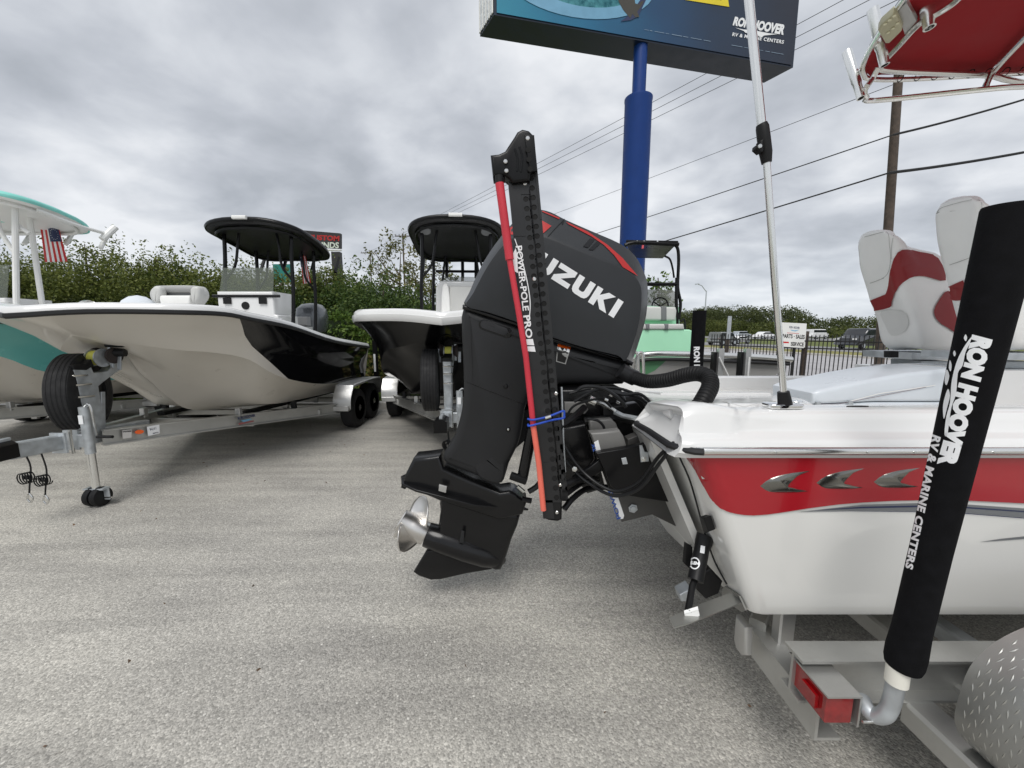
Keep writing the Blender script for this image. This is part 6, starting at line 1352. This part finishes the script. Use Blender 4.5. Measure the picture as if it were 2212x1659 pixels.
mb = MB(); P = cr(pxs(LP, YE-.12), 2, True); P = [Vector((p.x, YE, p.z)) for p in P]; mb.slab(P, (0, 1, 0), .185, .05, taper=lambda p: tp_(p), steps=5); leg = mb.build('lower_cowl', ENGLEG, ob, smooth=35); bvl = mb.bvh()
mb = MB(); P = [Vector((p.x, YE, p.z)) for p in pxs([(1001, 658), (1113, 693), (1199, 730), (1340, 769), (1366, 782), (1362, 790), (1338, 780), (1198, 740), (1112, 703), (1000, 668)], YE-.16)]; mb.slab(P, (0, 1, 0), .195, .012); mb.build('cowl_seam', ENGBLACK, ob)
DL = dict(bvh=bvc, maxe=7, off=.003)
for g_ in glyphs('SUZUKI', (1112, 553), (1325, 687), 41): drape([g_], 'letter', WHITEPRINT, cowl, **DL)
drape([poly([(1222, 480), (1269, 501), (1311, 529), (1344, 558), (1377, 597), (1362, 588), (1345, 578), (1326, 552), (1304, 530), (1278, 512), (1228, 485.5)])], 'red_crescent', REDACC, cowl, **DL)
drape([poly([(1148, 470), (1170, 477), (1191, 489), (1182, 497), (1173, 505), (1140, 496)]), poly([(1098, 497), (1107, 490), (1112, 500), (1108, 508), (1098, 506)])], 'red_scoop', REDACC, cowl, **DL)
drape([stroke((1171, 457), (1208, 473), 2.2, 3)], 'red_line', REDACC, cowl, **DL)
drape([poly([(1274, 515.5), (1284, 519), (1270, 536), (1259, 533)]), poly([(1288, 522.5), (1296, 527), (1281, 541), (1271, 540)])], 'air_slot', ENGBLACK, cowl, **DL)
drape([stroke((1222, 471), (1200, 493), 1.4), stroke((1200, 493), (1183, 512), 1.4)], 'panel_line', ENGBLACK, cowl, **DL)
DL = dict(bvh=bvl, maxe=10)
cap_ = lambda a, b, r: (lambda d, n: poly([(a[0]-n[0]*r, a[1]-n[1]*r)]+[(a[0]-d[0]*r*math.sin(t)-n[0]*r*math.cos(t), a[1]-d[1]*r*math.sin(t)-n[1]*r*math.cos(t)) for t in [i*math.pi/8 for i in range(1, 8)]]+[(a[0]+n[0]*r, a[1]+n[1]*r), (b[0]+n[0]*r, b[1]+n[1]*r)]+[(b[0]+d[0]*r*math.sin(t)+n[0]*r*math.cos(t), b[1]+d[1]*r*math.sin(t)+n[1]*r*math.cos(t)) for t in [i*math.pi/8 for i in range(1, 8)]]+[(b[0]-n[0]*r, b[1]-n[1]*r)]))(tuple(Vector((b[0]-a[0], b[1]-a[1])).normalized()), tuple(Vector((-(b[1]-a[1]), b[0]-a[0])).normalized()))
drape([cap_((1045, 701), (1096, 719), 11)], 'grip_recess', ENGBLACK, leg, **DL)
drape([cap_((1046, 701), (1089, 716), 8)], 'grip_insert', mat('engine_charcoal', (.02, .021, .024), .6), leg, bvh=bvl, maxe=10, off=.003)
drape([stroke((1003, 823), (1050, 842), 1.2), stroke((1050, 842), (1128, 872), 1.2)], 'panel_line', ENGBLACK, leg, **DL)
drape([poly([(1204, 743), (1233, 751), (1222, 787), (1201, 781)])], 'warning_label', mat('label_grey', (.35, .35, .34), .5), leg, **DL)
drape([poly([(1205, 743.5), (1232.5, 751), (1231, 756), (1204, 748.5)])], 'label_band', ORANGE, leg, bvh=bvl, off=.003)
drape([poly([(1206, 757), (1227, 762), (1220, 784), (1203, 779)])], 'label_text_block', BLKPRINT, leg, bvh=bvl, off=.003)
drape([poly([(1209, 750), (1213, 757), (1206, 755)]), poly([(1219, 752.5), (1223, 759), (1216, 757.5)]), poly([(1225, 754), (1230, 756), (1229, 762), (1223, 760)])], 'warning_symbol', WHITEPRINT, leg, bvh=bvl, off=.0045)
for x, y in ((1092, 834), (1098, 927)):
    h_ = bvl.ray_cast(CAMV, ray(x, y).normalized())[0]; mb = MB(); mb.lathe(h_+Vector((0, .004, 0)), (0, -1, 0), [(0, .014), (.006, .013), (.007, .009), (.002, .008)], 16); mb.build('leg_bolt', ENGBLACK, ob)
    if y > 900: mb = MB(); mb.lathe(h_+Vector((0, .002, 0)), (0, -1, 0), [(0, .006), (.009, .006), (.01, .003)], 12); mb.build('bolt_head', BOLT, ob)
# raised shoulder low on the leg
mb = MB(); mb.slab([Vector((p.x, YE, p.z)) for p in cr(pxs([(1012, 962), (1022, 958), (1060, 974), (1090, 990), (1092, 1020), (1078, 1044), (1040, 1034), (1022, 1005)], YE-.1), 3, True)], (0, 1, 0), .115, .02); mb.build('leg_shoulder', ENGLEG, ob)
# dark glossy adapter, plate, gearcase
mb = MB(); mb.slab([Vector((p.x, YE, p.z)) for p in pxs([(899, 982), (930, 979), (955, 975), (963, 1003), (1020, 1028), (1081, 1053), (1100, 1050), (1113, 1054), (1137, 1074), (1128, 1100), (1081, 1111), (956, 1072), (876, 1038), (881, 1018)], YE)], (0, 1, 0), .075, .02); mb.build('splash_guard', ENGBLACK, ob)
a, b = at(866, 1030, YE), at(1141, 1101, YE); dd2 = (b-a).normalized(); up2 = Vector((0, -1, 0)).cross(dd2)*-1
mb = MB(); mb.slab([a+Vector((0, 0, 0))]+[a+dd2*t+Vector((0, w, 0)) for t, w in ((.03, -.09), (.12, -.125), (.45, -.125), (.62, -.06))]+[b]+[a+dd2*t+Vector((0, w, 0)) for t, w in ((.62, .06), (.45, .125), (.12, .125), (.03, .09))], up2, .007, .004); mb.build('anti_ventilation_plate', ENGBLACK, ob)
mb = MB(); mb.slab([Vector((p.x, YE, p.z)) for p in pxs([(867, 1052), (871, 1033), (889, 1040), (876, 1056)], YE)], (0, 1, 0), .012, .004); mb.build('trim_fin', ENGBLACK, ob)
mb = MB(); c = at(957, 1055, YE-.128); mb.slab([c+Vector(v) for v in ((-.02, 0, .024), (.022, 0, .012), (.016, 0, -.024), (-.024, 0, -.012))], (0, 1, 0), .006, .002); mb.build('anode', ALU, ob)
strut = cr(pxs([(956, 1068), (953, 1100), (950, 1124), (952, 1160), (1000, 1190), (1070, 1225), (1088, 1212), (1105, 1160), (1124, 1106), (1090, 1100), (1010, 1080)], YE), 2, True)
mb = MB(); mb.slab([Vector((p.x, YE, p.z)) for p in strut], (0, 1, 0), .048, .03, taper=lambda p: 1); mb.build('gearcase_strut', ENGBLACK, ob)
g0, g1 = at(921, 1154, YE), at(1092, 1212, YE); ga = (g1-g0).normalized(); gl = (g1-g0).length
mb = MB(); mb.lathe(g0, ga, [(0, .066), (.005, .070), (gl*.2, .078), (gl*.5, .080), (gl*.75, .072), (gl*.9, .054), (gl*.97, .032), (gl, .01)], 32); mb.build('gearcase', ENGBLACK, ob)
mb = MB(); mb.slab([Vector((p.x, YE, p.z)) for p in pxs([(921, 1188), (894, 1233), (905, 1241), (931, 1250), (953, 1249), (1010, 1236), (1060, 1228), (1088, 1215), (1080, 1190), (990, 1180)], YE)], (0, 1, 0), .016, .01); mb.build('skeg', ENGBLACK, ob)
mb = MB(); mb.slab([Vector((p.x, YE-.078, p.z)) for p in pxs([(1001, 1131), (1007, 1133), (1005, 1158), (996, 1156)], YE)], (0, 1, 0), .004, .002); mb.build('water_intake', ENGLEG, ob)
# propeller
ax = (at(865.6, 1126, YE)-at(922.5, 1158, YE)).normalized(); pc_ = at(921, 1154, YE)
mb = MB(); mb.lathe(pc_, ax, [(0, .062), (.01, .067), (.10, .064), (.16, .062), (.168, .065), (.174, .060), (.168, .052), (.05, .045)], 36); pr = mb.build('propeller', STEEL, ob)
u0 = Vector((0, 0, 1)); u0 = (u0-ax*u0.dot(ax)).normalized(); v0 = ax.cross(u0)
for k in range(3):
    th = R(8)+k*2*math.pi/3; mb = MB(); NR, NC = 10, 9
    for i in range(NR+1):
        f = i/NR; r = .058+.120*f; ch = .20*math.sqrt(max(.0, 1-(max(0, f-.25)/.76)**2.4))*(.78+.30*f); beta = math.atan2(.62, 2*math.pi*r)
        for j in range(NC+1):
            s = (j/NC-.5)*ch; ang_ = th+s*math.cos(beta)/r+.25*f; xx = .085+s*math.sin(beta)*1.0+.035*f
            mb.v.append(pc_+ax*xx+(u0*math.cos(ang_)+v0*math.sin(ang_))*r)
    for i in range(NR):
        for j in range(NC): mb.f.append((i*(NC+1)+j, i*(NC+1)+j+1, (i+1)*(NC+1)+j+1, (i+1)*(NC+1)+j))
    bl_o = mb.build('blade', STEEL, pr, smooth=60); md = bl_o.modifiers.new('s', 'SOLIDIFY'); md.thickness = .005; md.offset = 0
# tilt ram, pin
ptube([(1150, 925), (1128, 1034)], 2.0, .030, ENGBLACK, 'tilt_ram', ob, k=1, n=16)
ptube([(1103, 1027), (1137, 1039)], 1.98, .022, BLACKPL, 'ram_pin', ob, k=1, n=14)
ptube([(1118, 1050), (1132, 1062)], 1.98, .010, BOLT, 'ram_link', ob, k=1)
for P in ([(1142, 1062), (1158, 1052), (1168, 1040)], [(1128, 1078), (1148, 1082)]): ptube(P, 2.0, .016, ENGBLACK, 'mount_lug', ob, k=2)
# swivel bracket and tangle between leg and transom
def eb(pts, Y, w, m, nm, r=.01): mb = MB(); mb.slab(pxs(pts, Y), (0, 1, 0), w, r); return mb.build(nm, m, ob)
eb([(1205, 835), (1330, 832), (1345, 862), (1330, 905), (1275, 900), (1270, 930), (1286, 985), (1300, 1040), (1262, 1052), (1228, 1010), (1205, 930)], 2.0, .10, ENGBLACK, 'swivel_bracket', .02)
eb([(1186, 925), (1262, 910), (1282, 985), (1258, 1020), (1225, 1062), (1196, 1030)], 1.85, .05, ENGBLACK, 'clamp_bracket', .015)
eb([(1306, 858), (1372, 848), (1392, 870), (1398, 902), (1330, 892)], 2.05, .10, BLACKPL, 'steering_bracket', .02)
eb([(1219, 868), (1262, 868), (1270, 884), (1262, 893), (1220, 890)], 1.86, .015, mat('jack_grey', (0, 0, 0)), 'bracket_cap', .004)
ptube([(1288, 868), (1302, 872), (1330, 890)], 1.8, .011, POLISH, 'steering_rod', ob, k=1)
ptube([(1272, 862), (1286, 868)], 1.8, .022, POLISH, 'rod_end', ob, k=1, n=12)
ptube([(1328, 890), (1345, 898), (1396, 908)], 1.78, .012, GALV, 'steering_arm', ob, k=1)
ptube([(1262, 910), (1330, 903), (1392, 914)], 1.82, .018, BLACKPL, 'tilt_tube', ob, k=1)
rnd = random.Random(3)
for P in ([(1240, 868), (1270, 850), (1300, 842), (1345, 852), (1378, 850), (1400, 864), (1411, 882), (1401, 900)], [(1230, 850), (1280, 838), (1330, 846), (1372, 857), (1398, 872), (1408, 888)], [(1222, 905), (1236, 880), (1262, 868), (1300, 862), (1320, 880)], [(1245, 845), (1262, 835), (1300, 838), (1336, 860), (1352, 880)], [(1268, 905), (1290, 908), (1302, 918), (1306, 928)], [(1300, 836), (1330, 838), (1360, 846), (1384, 862), (1404, 890)]):
    ptube(P, 1.74+rnd.uniform(-.05, .05), .0055+rnd.uniform(0, .003), CABLE, 'rigging_cable', ob)
for x, y in ((1278, 838), (1296, 836), (1306, 862), (1331, 868), (1316, 852)):
    ptube([(x, y), (x+7, y+3)], 1.72, .006, BOLT, 'hose_fitting', ob, k=1)
for P in ([(1219, 962, 1.62), (1240, 996, 1.60), (1268, 1027, 1.57), (1303, 1052, 1.52), (1337, 1061, 1.48), (1383, 1040, 1.42), (1418, 992, 1.36), (1440, 970, 1.30), (1455, 957, 1.26)], [(1222, 995, 1.62), (1250, 1027, 1.6), (1282, 1050, 1.56), (1310, 1066, 1.51), (1340, 1071, 1.47), (1384, 1053, 1.41), (1425, 1000, 1.34), (1445, 975, 1.29), (1457, 963, 1.26)]):
    ptube(P, 1.5, .0068, CABLE, 'hydraulic_hose', ob, n=10)
# corrugated rigging hose
P = cr([at(*q) for q in ((1358, 811, 1.93), (1376, 818, 1.88), (1402, 824, 1.82), (1440, 821, 1.74), (1478, 811, 1.67), (1508, 807, 1.61), (1530, 816, 1.56), (1534, 834, 1.52), (1524, 856, 1.48), (1508, 882, 1.46))], 16)
L_c = [0]
for i in range(1, len(P)): L_c.append(L_c[-1]+(P[i]-P[i-1]).length)
Q = []; rr_ = []; st_ = .0034; s = 0; j = 0; kk = 0
while s < L_c[-1]:
    while L_c[j+1] < s: j += 1
    t = (s-L_c[j])/(L_c[j+1]-L_c[j]); Q.append(P[j].lerp(P[j+1], t)); rr_.append(.0335 if kk % 4 in (0, 1) else .0295); s += st_; kk += 1
mb = MB(); mb.tube(Q, rr_, 20); mb.build('rigging_hose', HOSE, ob, smooth=25)
ptube([(1340, 800), (1352, 808), (1372, 817)], 1.92, .040, ENGLEG, 'hose_cuff', ob, k=1, n=20)

# ================================================================== SHALLOW WATER ANCHOR
YA = 1.55
an = thing('shallow_water_anchor', 'upright black perforated anchor housing with red rod in front of the outboard motor', 'anchor', (.15, YA, .6))
T0, T1 = at(1128, 310, YA), at(1193, 1122, YA)
chl = [(1098, 395), (1123, 640), (1148, 880), (1174, 1120)]; chr_ = [(1154, 300), (1165, 416), (1186, 647), (1203, 830), (1215, 1070), (1213, 1127)]
mb = MB(); mb.slab([Vector((p.x, YA+.034, p.z)) for p in pxs([(1110, 330), (1152, 298), (1165, 416), (1186, 647), (1203, 830), (1215, 1070), (1214, 1124), (1205, 1128), (1185, 1126), (1174, 1118), (1148, 880), (1123, 640), (1098, 395)], YA)], (0, 1, 0), .028, .006); mb.build('housing', BLACKMET, an)
# perforated face: cells with round holes
def xL(y): return 1098+(y-395)*.1048
def xR(y): return np.interp(y, [300, 416, 647, 830, 1070, 1127], [1154, 1165, 1186, 1203, 1214, 1213])
PP = (Vector((0, YA, 0)), Vector((0, 1, 0)))
holes = []
y = 323
while y < 975: holes.append((1141+(y-323)*.1024, y)); y += 20.8
y = 430
while y < 1060: holes.append((1136+(y-430)*.1026, y)); y += 20.8
face = MB(); s3 = lambda x, y, d=0: at(x, y, YA)+Vector((0, d, 0))
# strips: left plain band, hole columns, right rim
def strip_(f0, f1, y0, y1, n=24):
    for i in range(n):
        a = y0+(y1-y0)*i/n; b = y0+(y1-y0)*(i+1)/n
        face.add([s3(f0(a), a), s3(f1(a), a), s3(f1(b), b), s3(f0(b), b)], [(0, 1, 2, 3)])
cR = lambda y: 1141+(y-323)*.1024; cL = lambda y: 1136+(y-430)*.1026
def cells(cf, ys, ye, w, mask):
    y = ys; n = 0
    while y < ye:
        y0, y1 = y-10.4, y+10.4
        sq_ = []
        K = 16; hw_ = w
        for k in range(K):
            a = 2*math.pi*k/K+math.pi/4; ca, sa = math.cos(a), math.sin(a); m_ = max(abs(ca), abs(sa)); sq_.append((cf(y+10.4*sa/m_)+hw_*ca/m_, y+10.4*sa/m_))
        ci = [(cf(y)+6.0*math.cos(2*math.pi*k/K+math.pi/4), y+6.0*math.sin(2*math.pi*k/K+math.pi/4)) for k in range(K)]
        if mask(n):
            vs = [s3(*p) for p in sq_]+[s3(*p) for p in ci]+[s3(p[0], p[1], .012) for p in ci]
            fs = [(k, (k+1) % K, K+(k+1) % K, K+k) for k in range(K)]+[(K+k, K+(k+1) % K, 2*K+(k+1) % K, 2*K+k) for k in range(K)]
            face.add(vs, fs)
        else: face.add([s3(*p) for p in sq_], [tuple(range(K))])
        y += 20.8; n += 1
    return y-10.4
eR = cells(cR, 323, 1090, 9.3, lambda n: n not in (31, 36)); eL = cells(cL, 347, 1090, 9.3, lambda n: n >= 4)
strip_(lambda y: cL(y)+9.3, lambda y: cR(y)-9.3, 336, eR-3)
strip_(lambda y: cR(y)+9.3, lambda y: xR(y)+.5, 313, eR)
strip_(lambda y: xL(y)-.5, lambda y: cL(y)-9.3, 395, eL)
strip_(lambda y: xL(y)-.5, lambda y: cL(y)-9.3, 1080, 1120, 3)
mb2 = face.build('perforated_face', mat('anchor_face_black', (.018, .0183, .0195), .36, var=.12, spec=.45), an, smooth=0, recalc=True)
md = mb2.modifiers.new('s', 'SOLIDIFY'); md.thickness = .002
mb = MB(); mb.slab([Vector((p.x, YA+.004, p.z)) for p in pxs([(1102, 397), (1152, 315), (1183, 647), (1200, 830), (1211, 1070), (1210, 1122), (1180, 1122), (1152, 880)], YA)], (0, 1, 0), .0025); mb.build('inner_plate', mat('hole_black', (.003, .003, .003), .8), an, smooth=0)
mb = MB(); P = [s3(x, y) for x, y in ((cL(410)+9.6, 410), (cL(700)+9.6, 700), (cL(1080)+9.6, 1080))]; mb.tube([p+Vector((0, -.0035, 0)) for p in P], .0022, 6); mb.build('fold_ridge', BLACKMET, an)
ptube([(1213, 836), (1217, 950), (1221, 1020)], YA+.03, .004, GALV, 'edge_strip', an, k=1)
# cap
cap = [(1110, 302), (1117, 290), (1128, 284), (1142, 287), (1153, 298), (1160, 372), (1146, 378), (1144, 396), (1107, 400), (1101, 392), (1091, 384), (1065, 386), (1060, 339), (1078, 337), (1091, 331), (1100, 317)]
cpp = cr(pxs(cap, YA-.004), 2, True)
mb = MB(); mb.slab([Vector((p.x, YA+.02, p.z)) for p in pxs(cap, YA)], (0, 1, 0), .042, .012); mb.build('top_knuckle', BLACKMET, an)
# re-cover hole columns over the knuckle
mb = MB(); mb.slab([Vector((p.x, YA-.026, p.z)) for p in pxs([(1133, 300), (1153, 300), (1157, 345), (1160, 376), (1145, 378), (1138, 340)], YA)], (0, 1, 0), .004, .002); kp = mb.build('cheek_plate', BLACKMET, an)
for y in (323, 344, 365):
    mb = MB(); mb.lathe(at(cR(y), y, YA-.031), (0, 1, 0), [(0, .0098), (.002, .0098)], 16); mb.build('hole', mat('hole_black', (0, 0, 0)), kp)
for p in ([(1112, 322), (1118, 345), (1117, 370)], [(1122, 318), (1128, 340), (1125, 372)]):
    ptube(p, YA-.02, .005, BLACKMET, 'rib', an)
for x, y in ((1092, 350), (1094, 370), (1140, 300), (1134, 397), (1154, 603), (1201, 850), (1210, 1047), (1203, 1106)):
    dd3 = .03 if y < 390 else .004
    mb = MB(); mb.lathe(at(x, y, YA-dd3+.006), (0, -1, 0), [(0, .0075), (.006, .0075), (.008, .005), (.008, .001)], 12); mb.build('bolt', BOLT, an)
# red rod
mb = MB(); mb.tube([at(1078, 380, YA-.02), at(1079, 398, YA-.02)], .016, 12); mb.build('rod_socket', BLACKPL, an)
mb = MB(); mb.tube([at(*q, YA-.02) for q in ((1079, 396), (1090, 478), (1101, 561))], .0165, 14); mb.build('rod_sheath', REDSPIKE, an)
mb = MB(); mb.tube([at(*q, y) for q, y in (((1101, 561), YA-.02), ((1118, 660), YA-.025), ((1136, 770), YA-.03), ((1149, 890), YA-.03), ((1152, 920), YA-.03))], .0118, 14); mb.build('rod', REDSPIKE, an)
mb = MB(); mb.tube([at(*q, YA-.03) for q in ((1152, 920), (1163.8, 1000), (1174, 1102))], .0118, 14); mb.build('rod_tip', CORALSPIKE, an)
PT = (Vector((0, YA-.003, 0)), Vector((0, 1, 0)))
drape([textpx('POWER-POLE', (1113.5, 532), (1129, 672), 14, .022, 0, .0, 14)], 'lettering', WHITEPRINT, an, plane=PT)
drape([textpx('PRO', (1130, 682), (1136, 731), 15, .03)], 'lettering', WHITEPRINT, an, plane=PT)
drape([poly([(1133, 733), (1151, 732), (1154, 746), (1135, 745)])], 'lettering', WHITEPRINT, an, plane=PT)
drape([poly([(1135.5, 748), (1154.5, 748), (1157, 760), (1137, 758.5)])], 'lettering', WHITEPRINT, an, plane=PT)
ar = [(1112, 516), (1128, 564), (1139, 610), (1145, 650), (1144, 680), (1141, 694)]; arv = cr([(x, y, 0) for x, y in ar], 4)
drape([stroke((a.x, a.y), (b.x, b.y), 1.9) for a, b in zip(arv, arv[1:])], 'oval_outline', WHITEPRINT, an, plane=PT, off=.002)
drape([poly([(1108, 548), (1114, 536), (1117, 548), (1119, 590), (1108, 584)])], 'logo_patch', WHITEPRINT, an, plane=PT, off=.001)
# arms to the jack plate
ptube([(1216, 1074, YA+.02), (1236, 1058, 1.60), (1262, 1040, 1.66), (1296, 1015, 1.72)], YA, .011, BLACKMET, 'lower_arm', an)
ptube([(1218, 1100, YA+.02), (1238, 1076, 1.60), (1268, 1056, 1.66), (1310, 1052, 1.70)], YA, .013, BLACKMET, 'lower_arm', an)
ptube([(1216, 1047, YA+.02), (1250, 1036, 1.6), (1290, 1036, 1.68)], YA, .016, BLACKMET, 'upper_arm', an)
ptube([(1205, 925, YA+.03), (1235, 905, 1.62), (1262, 880, 1.7)], YA, .016, BLACKMET, 'upper_arm', an)
mb = MB(); mb.slab(pxs([(1236, 1030), (1272, 1008), (1302, 985), (1322, 992), (1336, 1058), (1316, 1058), (1300, 1016), (1262, 1036)], 1.62), (0, 1, 0), .012, .005); mb.build('arm_bracket', BLACKMET, an)
for x, y in ((1241, 1012), (1300, 989)):
    mb = MB(); mb.lathe(at(x, y, 1.60), (0, -1, 0), [(0, .009), (.006, .009), (.009, .005), (.009, .001)], 12); mb.build('bolt', mat('brass_bolt', (.6, .52, .35), .25, 1.0), an)
# blue cord
cd_ = thing('elastic_cord', 'bright blue cord wound twice round the red rod and the anchor housing', 'cord', at(1175, 905, YA))
for P in ([(1140, 905), (1150, 907), (1168, 904), (1190, 898), (1216, 888), (1219, 893), (1218, 900)], [(1141, 917), (1143, 920), (1165, 915), (1190, 908), (1217, 903), (1219, 897)]):
    ptube([(x, y, YA-.046 if 1142 < x < 1215 else YA-.035) for x, y in P], YA, .0042, BLUECORD, 'strand', cd_)
ptube([(1178, 903, YA-.052), (1190, 899, YA-.052)], YA, .006, BOLT, 'crimp', cd_, k=1)
